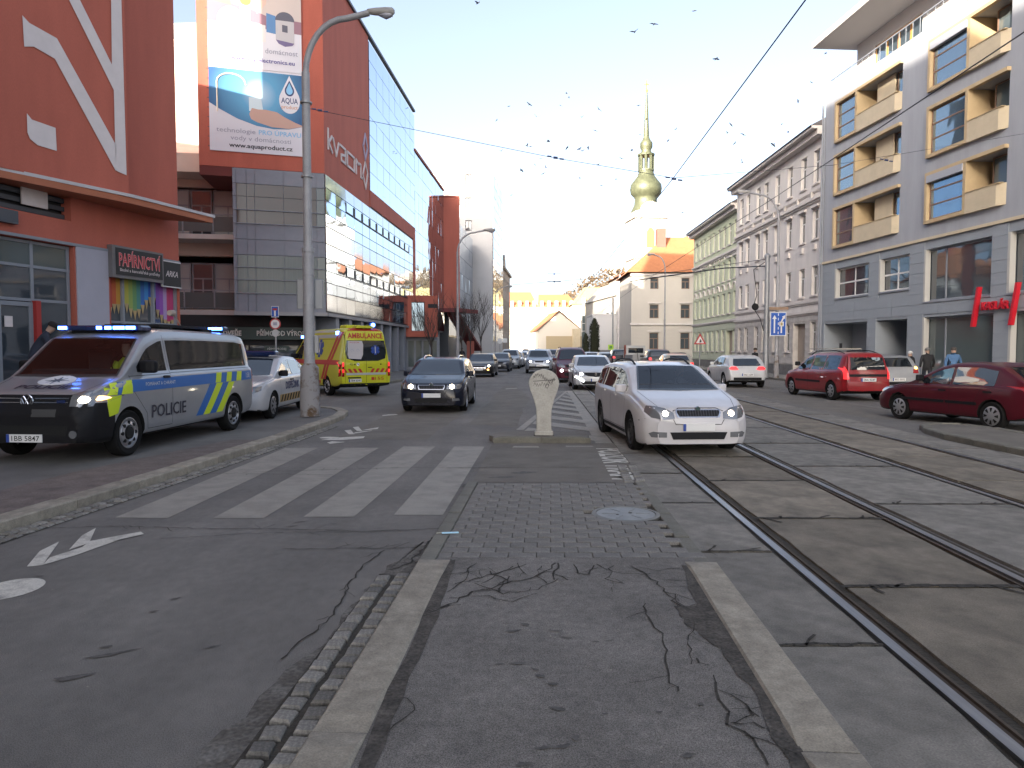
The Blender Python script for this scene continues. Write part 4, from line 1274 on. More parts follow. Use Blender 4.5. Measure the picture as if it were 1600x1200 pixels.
for k in range(5):
    panel(RP, I4, -.1 + k * .6, .3, .4 + k * .6, 2.4, M_glg, .74, .03, .03, .004, 'shop_pane')
b = MB(); b.box(2.0, 2.72, -.03, .1, 4.9, 5.2); b.build('dark_opening', M_dark, RP)

WB = thing('office_block', 'tall white office block with a column of small square windows', 'building', (-2.7, 100, 0), R(0))
M_wht = mat('white_wall', (.44, .43, .42), .85, var=.05, scale=.6)
b = MB()
hs = [(-3.75, 2.3 + k * 3.15, -2.85, 3.75 + k * 3.15) for k in range(8)]
wall(b, -10, 0, 0, 26, hs, .3); shell(b, -10, 0, 16, 0, 26)
b.build('wall', M_wht, WB)
for h in hs:
    window(WB, I4, h[0], h[1], h[2], h[3], M_dframe, M_gl, 'half', .2, .07)
FW = T(0, 0, 0, R(85.2))
for i in range(4):
    for j in range(16):
        panel(WB, FW, .1 + i * 3.45, 2.8 + j * 1.44, .1 + (i + 1) * 3.45, 2.8 + (j + 1) * 1.44, M_mir, -.10, .08, .03, .006, 'glass_panel')
b = MB(FW); b.box(0, 14, -.02, .5, 0, 26.05); b.build('side_wall', M_wht, WB)
OB = thing('old_house', 'grey old street house with ornate gable beyond the white block', 'building', (-1.5, 115, 0), R(86))
b = MB()
hs = [(1 + k * 2.4, 1.2 + j * 3.4, 2.2 + k * 2.4, 3.2 + j * 3.4) for k in range(6) for j in range(4)]
wall(b, 0, 16, 0, 14.6, hs, .25); shell(b, 0, 16, 10, 0, 14.6)
M_oldw = mat('old_render', (.30, .26, .22), .9, var=.18, scale=.9)
b.box(-.2, 16.2, -.35, .2, 14.6, 15.0); b.prismy([(0, 15.0), (4, 15.0), (3.4, 16.2), (2, 17.0), (.6, 16.2)], -.2, .3)
b.build('wall', M_oldw, OB)
for h in hs: window(OB, I4, *h, M_wframe, M_gl, 'tee', .15, .08)

# ================================================================ modern building on the right
M_mod = mat('lilac_render', (.305, .318, .345), .85, var=.09, stretch=(1, 1, .15), scale=1.6, bump=.15, bscale=70)
M_modl = mat('grey_boards', (.25, .275, .30), .7, var=.07, scale=1.0)
M_och = mat('ochre_cladding', (.44, .33, .19), .6, var=.08, scale=2)
M_ochp = mat('pale_ochre', (.50, .42, .29), .6, var=.08, scale=2)
M_brn = mat('brown_window_frame', (.20, .12, .08), .5)
MBd = thing('apartment_building', 'grey modern apartment block with ochre framed bays above the red shop sign', 'building', (17.0, 39.5, 0), R(-85.7))
LEN = 30
b = MB()
bays = []
for r in range(4):
    z0 = 6.98 + 2.75 * r if r < 3 else None
    if z0 is None: continue
    for (x0, xw, x1, kind) in ((1.22, 3.15, 6.83, 0), (8.75, 11.05, 13.2, 1), (15.5, 17.6, 21, 0), (23, 25.2, 28, 1)):
        bays.append((x0, z0, x1, z0 + 2.12, xw, kind))
hs = [(a[0] + .12, a[1] + .12, a[2] - .05, a[3] - .10) for a in bays]
wall(b, 0, LEN, 6.42, 15.3, hs, 1.3)
b.add([(0, 0, 6.42), (0, 0, 15.3), (0, 12, 15.3), (0, 12, 6.42)], [(0, 1, 2, 3)])
b.add([(0, 0, 15.3), (LEN, 0, 15.3), (LEN, 12, 15.3), (0, 12, 15.3)], [(0, 1, 2, 3)])
b.add([(LEN, 0, 0), (LEN, 12, 0), (LEN, 12, 15.3), (LEN, 0, 15.3)], [(0, 1, 2, 3)])
b.build('upper_wall', M_mod, MBd)
for n_, (x0, z0, x1, z1, xw, kind) in enumerate(bays):
    # ochre surround standing proud of the wall
    b = MB()
    b.box(x0 - .02, x1, -.16, .02, z1 - .12, z1 + .02); b.box(x0, xw + .16, -.16, .02, z0, z0 + .14)
    b.box(x0 - .02, x0 + .13, -.16, .02, z0, z1 - .12); b.box(xw, xw + .16, -.155, .02, z0 + .14, z1 - .12)
    b.build('bay_surround', M_och, MBd)
    b = MB(); b.box(x0 + .10, xw + .1, .05, .08, z0 + .1, z1 - .1); b.box(xw + .1, xw + .16, .02, 1.28, z0 + .1, z1 - .1); b.box(xw + .17, x1 - .05, 1.26, 1.3, z0 + .1, z1 - .1); b.build('bay_lining', M_och, MBd)
    window(MBd, I4, x0 + .15, z0 + .16, xw - .01, z1 - .13, M_brn, M_glbl, 'rows3', -.02, .05)
    # parapet of the loggia
    b = MB(); b.prism([(xw + .17, -.17), (x1 - .35, -.17), (x1 - .02, .02), (xw + .17, .02)], z0 - .02, z0 + .78); b.build('loggia_parapet', M_ochp, MBd)
    b = MB(); b.box(xw + .17, x1 - .15, -.2, -.03, z0 + .781, z0 + .81); b.build('parapet_cap', M_och, MBd)
    b = MB(); b.prism([(xw + .17, -.15), (x1 - .3, -.15), (x1 - .02, .02), (xw + .17, .02)], z1 - .10, z1 + .015); b.build('bay_lintel', M_och, MBd)
    if kind == 0:
        b = MB(); b.box(xw + 1.1, xw + 2.5, .35, .42, z0 + .8, z1 - .12); b.build('sliding_screen', M_ochp, MBd)
        window(MBd, I4, xw + .3, z0 + .8, xw + 1.08, z1 - .13, M_brn, M_glg, 'none', .8, .05)
        window(MBd, I4, xw + 2.55, z0 + .8, x1 - .08, z1 - .13, M_brn, M_glbl, 'none', .45, .05)
    else:
        window(MBd, I4, xw + .75, z0 + .8, x1 - .08, z1 - .13, M_brn, M_glg, 'none', .5, .05)
        if n_ in (1, 9):
            b = MB(); b.box(x0 + .14, xw, -.2, -.03, z1 - .42, z1 - .13); b.build('blind_box', mat('blind_grey', (.33, .34, .37), .5), MBd)
# setback top storey, terrace railing, roof slab
b = MB()
hs = [(1.6, 16.3, 5.5, 17.4), (8.3, 16.0, 12.5, 17.6), (16, 16, 20, 17.6)]
wall(b, .0, LEN, 15.31, 18.1, hs, .3, 1.7); b.add([(0, 1.7, 15.31), (0, 1.7, 18.1), (0, 12, 18.1), (0, 12, 15.31)], [(0, 1, 2, 3)])
b.build('top_storey', mat('top_white', (.50, .47, .44), .85), MBd)
for h in hs:
    w = (h[2] - h[0]) / 4
    for k in range(4):
        window(MBd, Matrix.Translation((0, 1.7, 0)), h[0] + k * w, h[1], h[0] + (k + 1) * w - .02, h[3], mat('orange_frame', (.48, .24, .07), .5), M_glbl, 'none', .1, .07)
b = MB(); b.box(-.6, LEN, -.55, 12, 18.11, 18.42); b.build('roof_slab', mat('roof_slab', (.42, .40, .38), .8), MBd)
b = MB()
b.box(0, LEN, .25, .29, 16.18, 16.22)
for k in range(60): b.box(k * .5, k * .5 + .014, .26, .28, 15.3, 16.18)
b.build('terrace_railing', M_gframe, MBd)
b = MB(); b.box(-.02, LEN, -.10, .05, 6.30, 6.42); b.build('ledge', M_ochp, MBd)
b = MB(); b.tube([(-.12, -.08, 0), (-.12, -.08, 15.0)], .055, 8); b.build('drainpipe', M_gframe, MBd)
b = MB(); b.tube([(.06, -.07, 0), (.06, -.07, 14.2)], .045, 8); b.build('drainpipe', M_gframe, MBd)
# lower two storeys with boarded cladding
b = MB()
lh = [(1.35, 4.38, 4.5, 5.92), (5.35, 4.38, 7.65, 5.92), (8.65, 3.72, 12.55, 5.92), (13.35, 3.72, 17.5, 5.92), (18.3, 3.72, 22.3, 5.92), (23, 3.72, 29, 5.92),
      (.35, 0, 4.45, 3.05), (5.2, 0, 7.6, 3.05), (8.65, .3, 12.75, 3.05), (13.5, .3, 17.5, 3.05), (18.3, .3, 22.3, 3.05), (23, .3, 29, 3.05)]
wall(b, 0, LEN, 0, 6.30, lh, .32)
b.add([(0, 0, 0), (0, 0, 6.42), (0, 12, 6.42), (0, 12, 0)], [(0, 1, 2, 3)])
b.build('lower_wall', M_modl, MBd)
nb = 0
zz = [.06 + k * .445 for k in range(15)]
for z0, z1 in zip(zz, zz[1:]):
    segs = [(0.02, LEN)]
    for h in lh:
        if h[1] < z1 - .03 and h[3] > z0 + .03:
            ns = []
            for s0, s1 in segs:
                if h[2] <= s0 or h[0] >= s1: ns.append((s0, s1)); continue
                if h[0] > s0: ns.append((s0, h[0]))
                if h[2] < s1: ns.append((h[2], s1))
            segs = ns
    for s0, s1 in segs:
        x = s0
        while x < s1 - .05 and x < 16:
            e = min(s1, x + 3.2)
            panel(MBd, I4, x, z0, e, min(z1, 6.29), M_modl, -.03, .032, .006, 0, 'cladding_board')
            x = e
for n_, h in enumerate(lh):
    if n_ in (6, 7):
        b = MB(); b.box(h[0] - .2, h[2] + .2, 1.6, 1.7, 0, 3.05); b.box(h[0] - .01, h[0] + .0, .32, 1.6, 0, 3.05); b.box(h[2], h[2] + .01, .32, 1.6, 0, 3.05); b.box(h[0], h[2], .32, 1.6, 3.05, 3.06); b.build('entrance_recess', M_modl, MBd)
        b = MB(); b.box(h[2] - 1.5, h[2] - .2, 1.5, 1.6, .05, 2.6); b.build('door', M_dark, MBd)
        continue
    b = MB(); b.box(h[0] - .1, h[2] + .1, .9, 1.0, h[1] - .1, h[3] + .1); b.build('interior', M_dark, MBd)
    window(MBd, I4, h[0], h[1], h[2], h[3], M_gframe if n_ > 1 else M_wframe, M_glg if n_ > 5 else M_gl, 'split' if n_ > 1 else 'cross', .2, .08)
    b = MB(); b.box(h[0] - .05, h[2] + .05, -.06, .2, h[1] - .07, h[1] - .003); b.build('sill', M_gframe, MBd)
    b = MB(); b.box(h[0] + .002, h[0] + .12, -.035, .19, h[1], h[3]); b.build('jamb_panel', mat('pale_jamb', (.42, .41, .38), .6), MBd)
b = MB(); b.box(2.0, 2.25, -.05, -.03, 1.75, 2.0); b.build('nameplate', M_dark, MBd)
rsn = thing('shop_sign', 'red raised shop lettering between two slanted red bars', 'shop sign', (17.0, 39.5, 0), R(-85.7))
M_rs = mat('sign_bright_red', (.50, .012, .025), .4)
text_on(rsn, I4, 'KASLÁR', .30, 12.98, 3.16, M_rs, -.16, ext=.04, bold=.025, width=1.35)
for x in (11.95, 13.85):
    b = MB(); b.prismy([(x - .16, 2.55), (x - .04, 2.55), (x + .24, 4.05), (x + .12, 4.05)], -.22, -.06); b.build('slanted_bar', M_rs, rsn)
b = MB(); b.box(12.2, 13.8, -.08, -.035, 3.25, 3.42); b.build('sign_rail', M_gframe, rsn)

# ================================================================ beige house and green house
M_bei = mat('beige_render', (.61, .57, .53), .85, var=.10, stretch=(1, 1, .2), scale=1.5, bump=.2, bscale=60)
M_beg = mat('worn_base_render', (.47, .44, .405), .85, var=.2, scale=1.4, bump=.2, bscale=60)
M_trim = mat('beige_trim', (.58, .535, .495), .8, var=.06, scale=2)
M_plinth = mat('stone_plinth', (.14, .135, .13), .85, var=.25, scale=3)
M_rooft = mat('dark_roof', (.13, .12, .12), .8, var=.2, scale=3)
def townhouse(name, label, loc, rz, W, H, rows, cols, m, mg, door=None, pairs=True, trims=(), gz=1.0):
    t = thing(name, label, 'building', loc, rz)
    hs = []
    for z0, z1 in rows:
        for x0, x1 in cols: hs.append((x0, z0, x1, z1))
    gh = []
    for x0, x1 in cols:
        if door and door[0] < (x0 + x1) / 2 < door[1]: continue
        gh.append((x0, 1.55 * gz, x1, 3.25 * gz))
    b = MB(); wall(b, 0, W, 3.9 * gz, H, hs, .22); shell(b, 0, W, 11, 3.9 * gz, H); b.build('upper_wall', m, t)
    b = MB(); dd = [(door[0], 0, door[1], 3.2 * gz)] if door else []
    wall(b, 0, W, 0, 3.9 * gz, gh + dd, .3); shell(b, 0, W, 11, 0, 3.9 * gz - .01); b.build('ground_wall', mg, t)
    # rusticated courses on the ground floor
    zs = [.8 + k * .42 for k in range(7)]
    for z in zs:
        segs = [(0.02, W - .02)]
        for h in gh + dd:
            if h[1] < z + .40 and h[3] > z:
                ns = []
                for s0, s1 in segs:
                    if h[2] <= s0 or h[0] >= s1: ns.append((s0, s1)); continue
                    if h[0] > s0: ns.append((s0, h[0]))
                    if h[2] < s1: ns.append((h[2], s1))
                segs = ns
        for s0, s1 in segs:
            if s1 - s0 > .08: panel(t, I4, s0, z, s1, z + .41, mg, -.035, .036, .012, 0, 'stone_course')
    b = MB(); 
    if door: b.box(0, door[0], -.06, 0, 0, .75); b.box(door[1], W, -.06, 0, 0, .75)
    else: b.box(0, W, -.06, 0, 0, .75)
    b.build('plinth', M_plinth, t)
    for h in hs + gh:
        window(t, I4, h[0], h[1], h[2], h[3], M_wframe, M_gl, 'tee', .13, .07)
        b = MB(); b.box(h[0] - .08, h[2] + .08, -.10, .1, h[1] - .09, h[1] - .003); b.build('sill', M_trim, t)
    for z, hh, d in trims:
        b = MB(); b.box(-.02, W + .02, -d, .01, z, z + hh); b.box(-.02, W + .02, -d * .55, .01, z - hh * .7, z - .002); b.build('string_course', M_trim, t)
    b = MB(); b.box(-.1, W + .1, -.75, .1, H, H + .16); b.box(-.1, W + .1, -.45, .1, H - .3, H - .002); b.build('cornice', M_trim, t)
    b = MB(); b.add([(-.1, -.85, H + .165), (W + .1, -.85, H + .165), (W + .1, 5.5, H + 3.4), (-.1, 5.5, H + 3.4), (-.1, 12, H + .165), (W + .1, 12, H + .165)], [(0, 1, 2, 3), (3, 2, 5, 4), (0, 3, 4), (1, 5, 2)]); b.build('roof', M_rooft, t)
    if door:
        b = MB(); b.box(door[0], door[1], .28, .34, 0, 3.2 * gz); b.build('door', mat('tan_door', (.30, .25, .20), .7, var=.1, scale=2), t)
    return t
cols = [(.75, 1.55), (2.25, 3.05), (4.45, 5.25), (6.0, 6.8), (8.1, 8.9), (10.2, 11.0), (12.3, 13.1), (14.1, 14.9)]
BH = townhouse('town_house', 'tall beige grey town house with white casements beside the modern block', (17.15, 55.2, 0), R(-90.3), 15.5, 13.7, [(4.75, 6.4), (7.9, 9.6), (11.0, 12.85)], cols, M_bei, M_beg, (11.6, 13.4), trims=((4.35, .12, .12), (3.75, .14, .16), (10.55, .1, .1), (9.95 + .1, .16, .22)))
for x0, x1 in cols:
    b = MB(); b.box(x0 - .12, x1 + .12, -.14, .02, 9.66, 9.8); b.box(x0 - .05, x1 + .05, -.05, .02, 9.62, 9.66); b.box(x0 + .2, x1 - .2, -.12, .0, 7.3, 7.6); b.build('window_hood', M_trim, BH)
for k in range(7):
    b = MB(); b.prismy([(1.9 + k * 2, 10.6), (2.15 + k * 2, 10.6), (2.09 + k * 2, 10.15), (1.96 + k * 2, 10.15)], -.14, .0); b.build('bracket', M_beg, BH)
cols = [(.7 + k * 1.62, 1.5 + k * 1.62) for k in range(9)]
M_grn = mat('pale_green_render', (.50, .53, .38), .85, var=.05, scale=.8)
GH = townhouse('town_house', 'pale green town house with arched window hoods and rounded street corner', (17.75, 70.5, 0), R(-91.2), 15.2, 12.7, [(4.6, 6.3), (7.3, 8.9), (10.1, 11.8)], cols, M_grn, mat('pale_green_base', (.45, .475, .36), .85, var=.08, scale=1), (11.8, 13.6), trims=((3.95, .14, .14), (9.4, .16, .2)))
for k, (x0, x1) in enumerate(cols):
    b = MB(); xm = (x0 + x1) / 2
    b.tube([(xm + .52 * math.cos(R(a)), -.05, 6.5 + .5 * math.sin(R(a))) for a in range(0, 181, 20)], .07, 6)
    if 2 < k < 7: b.tube([(xm + .52 * math.cos(R(a)), -.05, 9.0 + .36 * math.sin(R(a))) for a in range(0, 181, 20)], .06, 6)
    else: b.box(xm - .55, xm + .55, -.12, .02, 9.05, 9.2)
    b.build('window_hood', M_trim, GH)
# ================================================================ presbytery, church and far houses
M_pal = mat('pale_plaster', (.50, .46, .40), .85, var=.05, scale=.5)
M_tile = mat('orange_tiles', (.40, .155, .065), .8, var=.12, scale=3)
M_cu = mat('green_copper', (.10, .108, .062), .5, .3, var=.25, scale=1.5)
PR = thing('rectory', 'cream rectory with bright orange tiled hip roof below the church tower', 'building', (13.1, 79, 0), R(-1))
b = MB()
hs = [(2.0, 1.7, 3.0, 3.5), (5.4, 1.7, 6.4, 3.5), (2.0, 5.1, 3.0, 6.6), (5.4, 5.1, 6.4, 6.6), (2.05, 8.3, 2.95, 9.5), (5.45, 8.3, 6.35, 9.5)]
wall(b, 0, 8.5, 0, 10.1, hs, .25); shell(b, 0, 8.5, 10, 0, 10.1); b.build('wall', M_pal, PR)
for h in hs:
    window(PR, I4, *h, M_brn, M_gl, 'tee', .16, .08)
    b = MB(); b.box(h[0] - .2, h[2] + .2, -.12, .02, h[3] + .12, h[3] + .25); b.build('window_hood', M_trim, PR)
for z in (4.35, 9.75):
    b = MB(); b.box(-.15, 8.6, -.15, .0, z, z + .22); b.build('string_course', M_trim, PR)
for k in range(9):
    panel(PR, I4, .05, .5 + k * .42, 1.95, .9 + k * .42, M_pal, -.03, .03, .012, 0, 'stone_course')
    panel(PR, I4, 3.05, .5 + k * .42, 5.35, .9 + k * .42, M_pal, -.03, .03, .012, 0, 'stone_course')
b = MB(); b.add([(-.5, -.5, 10.1), (9, -.5, 10.1), (9, 10, 10.1), (-.5, 10, 10.1), (4.4, 4.5, 14.6), (9, 4.5, 14.6)], [(0, 1, 5, 4), (1, 2, 5), (2, 3, 4, 5), (3, 0, 4)]); b.build('roof', M_tile, PR)
b = MB(); b.box(3.3, 4.3, 3.0, 4.2, 13.0, 15.4); b.build('chimney', M_redd, PR)
CF = thing('church', 'white baroque church with a slim gilded green onion spire', 'church', (20.3, 110, 0), R(8))
b = MB(); b.box(-2.4, 2.4, -2.4, 2.4, 0, 22.2); b.box(-2.75, 2.75, -2.75, 2.75, 21.2, 21.6); b.box(-2.7, 2.7, -2.7, 2.7, 15.2, 15.5)
b.prismy([(-2.5, 22.2), (2.5, 22.2)] + [(1.4 * math.cos(R(a)), 22.4 + 1.3 * math.sin(R(a))) for a in range(0, 181, 20)], -2.45, 2.45)
b.build('tower', mat('tower_white', (.60, .56, .50), .85), CF)
b = MB(); b.prismy([(-.62, 16.8), (.62, 16.8), (.62, 19.2), (.3, 19.7), (0, 19.85), (-.3, 19.7), (-.62, 19.2)], -2.43, -2.2); b.box(-.5, .5, -2.43, -2.3, 11.8, 12.6); b.build('louvre_window', mat('louvre_brown', (.30, .17, .07), .7), CF)
pr = [(2.4, 22.2), (2.2, 22.7), (1.75, 23.6), (1.65, 24.5), (1.8, 24.75), (2.25, 25.2), (2.4, 25.9), (2.3, 26.6), (1.75, 27.3), (1.3, 27.9), (1.12, 28.5), (1.1, 28.65)]
b = MB(); b.lathe(pr, 16); b.build('onion_dome', M_cu, CF, 40)
b = MB()
for k in range(8):
    q = R(k * 45 + 22.5); x, y = math.cos(q) * 1.0, math.sin(q) * 1.0
    b.box(x - .16, x + .16, y - .16, y + .16, 28.65, 30.9)
b.lathe([(1.25, 30.9), (1.3, 31.15), (1.0, 31.3)], 16); b.lathe([(1.2, 28.6), (1.2, 28.85)], 16)
b.build('lantern', M_cu, CF)
b = MB(); b.lathe([(.8, 31.3), (.72, 31.8), (.95, 32.2), (.95, 32.8), (.6, 33.3), (.44, 33.7), (.36, 35.4), (.22, 38.4), (.12, 40.4)], 12); b.build('spire', M_cu, CF, 40)
b = MB(); b.lathe([(.12, 40.3), (.24, 40.6), (.1, 40.9)], 8); b.box(-.08, .08, -.08, .08, 40.8, 42.2); b.box(-.4, .4, -.08, .08, 41.5, 41.65); b.build('cross', mat('gilt', (.45, .36, .14), .4, .6), CF)
b = MB(); b.box(-6.9, -2.0, -10, 10, 0, 9.2); b.add([(-7.1, -10.2, 9.21), (-2, -10.2, 9.21), (-2, 10, 9.21), (-7.1, 10, 9.21), (-4.4, -10.2, 11.9), (-4.4, 10, 11.9)], [(0, 1, 4), (1, 2, 5, 4), (2, 3, 5), (3, 0, 4, 5)]); b.build('nave', M_oldw if False else mat('nave_grey', (.36, .33, .29), .85, var=.1, scale=1), CF)
b = MB()
for y in (-9, -6.5, -4): b.box(-7.02, -6.88, y - .45, y + .45, 3.2, 7.0)
b.build('nave_window', M_gl, CF)
b = MB(); b.box(-7.3, -6.6, -10.6, -9.8, 0, 10.2); b.box(-7.4, -6.5, -10.7, -9.7, 4.5, 4.9); b.lathe([(.35, 10.2), (.15, 10.8), (.3, 11.3), (.05, 11.9)], 10, c=(-6.95, -10.2, 0)); b.build('corner_pier', M_trim, CF)
# boundary wall and house right of the cypress
LW = thing('side_house', 'plain white house wall behind the cypress beside the church', 'building', (11.2, 100, 0))
b = MB(); b.box(0, 5.5, 0, 8, 0, 6.4); b.box(-.1, 5.6, -.1, 8.1, 6.4, 6.6); b.build('wall', mat('cool_white', (.50, .49, .48), .85), LW)
b = MB(); b.box(-.3, 5.6, -1.2, -.9, 0, 1.6); b.build('garden_wall', M_plinth, LW)
GW = thing('gabled_house', 'small sunlit white gabled house where the street ends', 'building', (5.6, 152, 0), R(6))
b = MB(); b.prismy([(0, 0), (9.6, 0), (9.6, 5.5), (4.4, 9.6), (0, 5.8)], 0, 14); b.build('wall', mat('sunny_white', (.60, .55, .47), .85), GW)
b = MB(); b.add([(-.4, -.4, 5.6), (4.4, -.4, 9.9), (4.4, 14, 9.9), (-.4, 14, 5.6)], [(0, 1, 2, 3)]); b.add([(10, -.4, 5.3), (4.4, -.4, 9.9), (4.4, 14, 9.9), (10, 14, 5.3)], [(0, 3, 2, 1)]); b.build('roof', M_tile, GW)
b = MB(); b.box(1.6, 7.5, -.5, -.2, 0, 4.5); b.build('porch_wall', mat('ochre_wall', (.40, .32, .20), .85), GW)
b = MB(); b.prism([(7.2, -1.8), (8.8, -1.8), (8.8, .5), (7.2, .5)], 0, 6.0); b.build('bay', M_ochp, GW)
BB = thing('barrack_building', 'long white sunlit building with orange roof closing the street', 'building', (-4, 235, 0), R(-2))
M_bw = mat('barrack_white', (.62, .58, .50), .85)
b = MB(); b.box(0, 25, 0, 14, 0, 15.6); b.build('wall', M_bw, BB)
b = MB(); b.add([(-.5, -.6, 15.6), (12.5, -.6, 15.6), (12.5, 14, 15.6), (-.5, 14, 15.6), (2, 6, 20.8), (10, 6, 20.8)], [(0, 1, 5, 4), (1, 2, 5), (2, 3, 4, 5), (3, 0, 4)])
b.add([(12.6, -.6, 15.6), (25.5, -.6, 15.6), (25.5, 14, 15.6), (12.6, 14, 15.6), (12.6, 6, 20.0), (22.5, 6, 20.0)], [(0, 1, 5, 4), (1, 2, 5), (2, 3, 4, 5)])
b.build('roof', M_tile, BB)
for k in range(10):
    b = MB(); x = 1.2 + k * 2.4; b.box(x, x + 1.0, -.9, 3, 15.6, 17.4); b.build('dormer', M_bw, BB)
    for j in range(4):
        b = MB(); b.box(x, x + .9, -.05, .05, 2 + j * 3.4, 3.8 + j * 3.4); b.build('window', mat('far_glass', (.30, .27, .22), .4), BB)
B2 = thing('barrack_building', 'long cream building with tan roof and dormers under the wooded hill', 'building', (18, 215, 0), R(-1))
b = MB(); b.box(0, 30, 0, 14, 0, 15.0); b.build('wall', mat('barrack_cream', (.60, .54, .40), .85), B2)
b = MB(); b.add([(-.5, -.6, 15.0), (30, -.6, 15.0), (30, 14, 15.0), (-.5, 14, 15.0), (4, 6, 20.6), (28, 6, 20.6)], [(0, 1, 5, 4), (1, 2, 5), (2, 3, 4, 5), (3, 0, 4)]); b.build('roof', mat('tan_tiles', (.34, .29, .13), .8, var=.1, scale=2), B2)
for k in range(8):
    b = MB(); x = 3 + k * 2.1; b.box(x, x + .9, -.9, 3, 15.0, 16.9); b.build('dormer', M_bw, B2)
    for j in range(3):
        b = MB(); b.box(x, x + .8, -.05, .05, 3.5 + j * 3.5, 5 + j * 3.5); b.build('window', MATS['far_glass'], B2)
SB = thing('reflected_building', 'tall cream building with orange roof added behind the church for golden reflections', 'building', (21.5, 160, 0), R(-88))  # added so the corner building's glazing has something golden to reflect
b = MB(); hs = [(2 + k * 3.4, 1.5 + j * 3.7, 3.6 + k * 3.4, 3.9 + j * 3.7) for k in range(11) for j in range(4)]
wall(b, 0, 40, 0, 16.5, hs, .25); shell(b, 0, 40, 12, 0, 16.5); b.build('wall', M_pal, SB)
for h in hs: window(SB, I4, *h, M_wframe, M_gl, 'tee', .15, .1)
b = MB(); b.add([(-.4, -.6, 16.5), (40.4, -.6, 16.5), (40.4, 6, 20.5), (-.4, 6, 20.5), (-.4, 12, 16.5), (40.4, 12, 16.5)], [(0, 1, 2, 3), (3, 2, 5, 4), (0, 3, 4), (1, 5, 2)]); b.build('roof', M_tile, SB)
HB2 = thing('glazed_block', 'small green glass lift tower among the far houses', 'tower', (13.6, 140, 0))
b = MB(); b.box(0, 3.2, 0, 3, 0, 8.2); b.build('shaft', M_glg, HB2)
b = MB()
for x in (0, 1.05, 2.1, 3.15): b.box(x, x + .08, -.03, 0, 5, 8.3)
for z in (5.2, 6.7, 8.2): b.box(0, 3.2, -.035, 0, z, z + .08)
b.build('frame', M_wframe, HB2)
# hill with winter wood
def hgt(x, y):
    return max(0, 48 * math.exp(-((x - 75) / 62) ** 2) * min(1, max(0, (y - 330) / 110)))
b = MB()
for i in range(30):
    for j in range(10):
        q = [(-60 + i * 10 + a * 10, 320 + j * 22 + c * 22) for a, c in ((0, 0), (1, 0), (1, 1), (0, 1))]
        b.poly([(x, y, hgt(x, y) - .5) for x, y in q])
struct('hill', b, mat('hill_ground', (.13, .10, .06), .9, var=.3, scale=.05))
b = MB()
r2 = random.Random(3)
for i in range(900):
    x, y = r2.uniform(-20, 150), r2.uniform(360, 470)
    z = hgt(x, y)
    if z < 6: continue
    h = r2.uniform(4, 8)
    for k in range(9):
        cx, cy, cz = x + r2.gauss(0, 1.6), y + r2.gauss(0, 1.6), z + h * r2.uniform(.2, 1)
        s = r2.uniform(.5, 1.3)
        d1 = Vector((r2.gauss(0, 1), r2.gauss(0, 1), r2.gauss(0, 1))).normalized() * s; d2 = Vector((r2.gauss(0, 1), r2.gauss(0, 1), r2.gauss(0, 1))).normalized() * s
        c0 = Vector((cx, cy, cz)); b.poly([tuple(c0 - d1), tuple(c0 + d2), tuple(c0 + d1 * .9), tuple(c0 - d2)])
tag(b.build('hill_wood', mat('winter_wood', (.105, .072, .042), .9, var=.4, scale=.3)), 'brownish leafless wood covering the far hill', None, None, 'stuff')
HT = thing('hilltop_house', 'pale sunlit house with a long wall on top of the wooded hill', 'building', (62, 455, 46))
b = MB(); b.box(0, 6, 0, 6, 0, 9); b.box(9, 13, 0, 6, 0, 12); b.box(13, 46, 2, 6, 0, 6); b.build('wall', M_pal, HT)

# ================================================================ unseen block added behind the viewpoint to shade the street
def rear_block(name, label, loc, rz, L, D, H, m):
    t = thing(name, label, 'building', loc, rz)
    hs = [(1 + k * 3, 1.2 + j * 3.3, 2.6 + k * 3, 3.0 + j * 3.3) for k in range(int(L / 3)) for j in range(int(H / 3.3))]
    b = MB(); wall(b, 0, L, 0, H, hs, .2); shell(b, 0, L, D, 0, H); b.build('wall', m, t)
    b = MB()
    for h in hs: b.box(h[0], h[2], .15, .18, h[1], h[3])
    b.build('window_glazing', M_gl, t)['kind'] = 'stuff'
    return t
rear_block('shade_block', 'plain unseen housing row added behind the viewpoint to shade the street', (-14.0, -55, 0), R(87), 63, 14, 30.2, M_oldw)
TONE[:] = (.92, .92, .94)
# ================================================================ vehicles
M_tyre = mat('tyre', (.010, .010, .010), .9, spec=.2, var=.2, scale=20)
M_alloy = mat('alloy', (.42, .42, .43), .35, .7)
M_steelk = mat('dark_rim', (.035, .035, .037), .5, .3)
M_steel = mat('steel_wheel', (.20, .20, .205), .5, .5)
M_cglass = mat('car_glass', (.012, .016, .02), .02, spec=.9)
M_cglass.node_tree.nodes['Principled BSDF'].inputs['IOR'].default_value = 1.65
M_cgdark = mat('car_glass_dark', (.006, .007, .008), .04, spec=.22)
M_well = mat('wheel_well', (.008, .008, .008), .95)
M_plast = mat('black_plastic', (.008, .008, .010), .6, spec=.25)
M_chrome = mat('chrome', (.60, .60, .62), .12, 1.0)
M_seam = mat('panel_seam', (.012, .012, .012), .9)
M_lens = mat('lamp_lens', (.24, .245, .255), .10, .5, coat=.8)
M_lens_on = mat('lamp_lit', (1.0, .86, .62), .3, emit=9)
M_lens_cool = mat('lamp_lit_cool', (.92, .95, 1.0), .3, emit=7)
M_tail = mat('tail_lamp', (.30, .008, .010), .2, coat=.6)
M_tail_on = mat('tail_lamp_lit', (1.0, .03, .035), .3, emit=.30)
M_amber = mat('amber_lit', (1.0, .35, .05), .3, emit=5)
M_amber2 = mat('amber_glow', (1.0, .55, .22), .3, emit=1.2)
M_plate = mat('number_plate', (.72, .72, .70), .5)
M_eu = mat('plate_blue', (.02, .06, .30), .5)
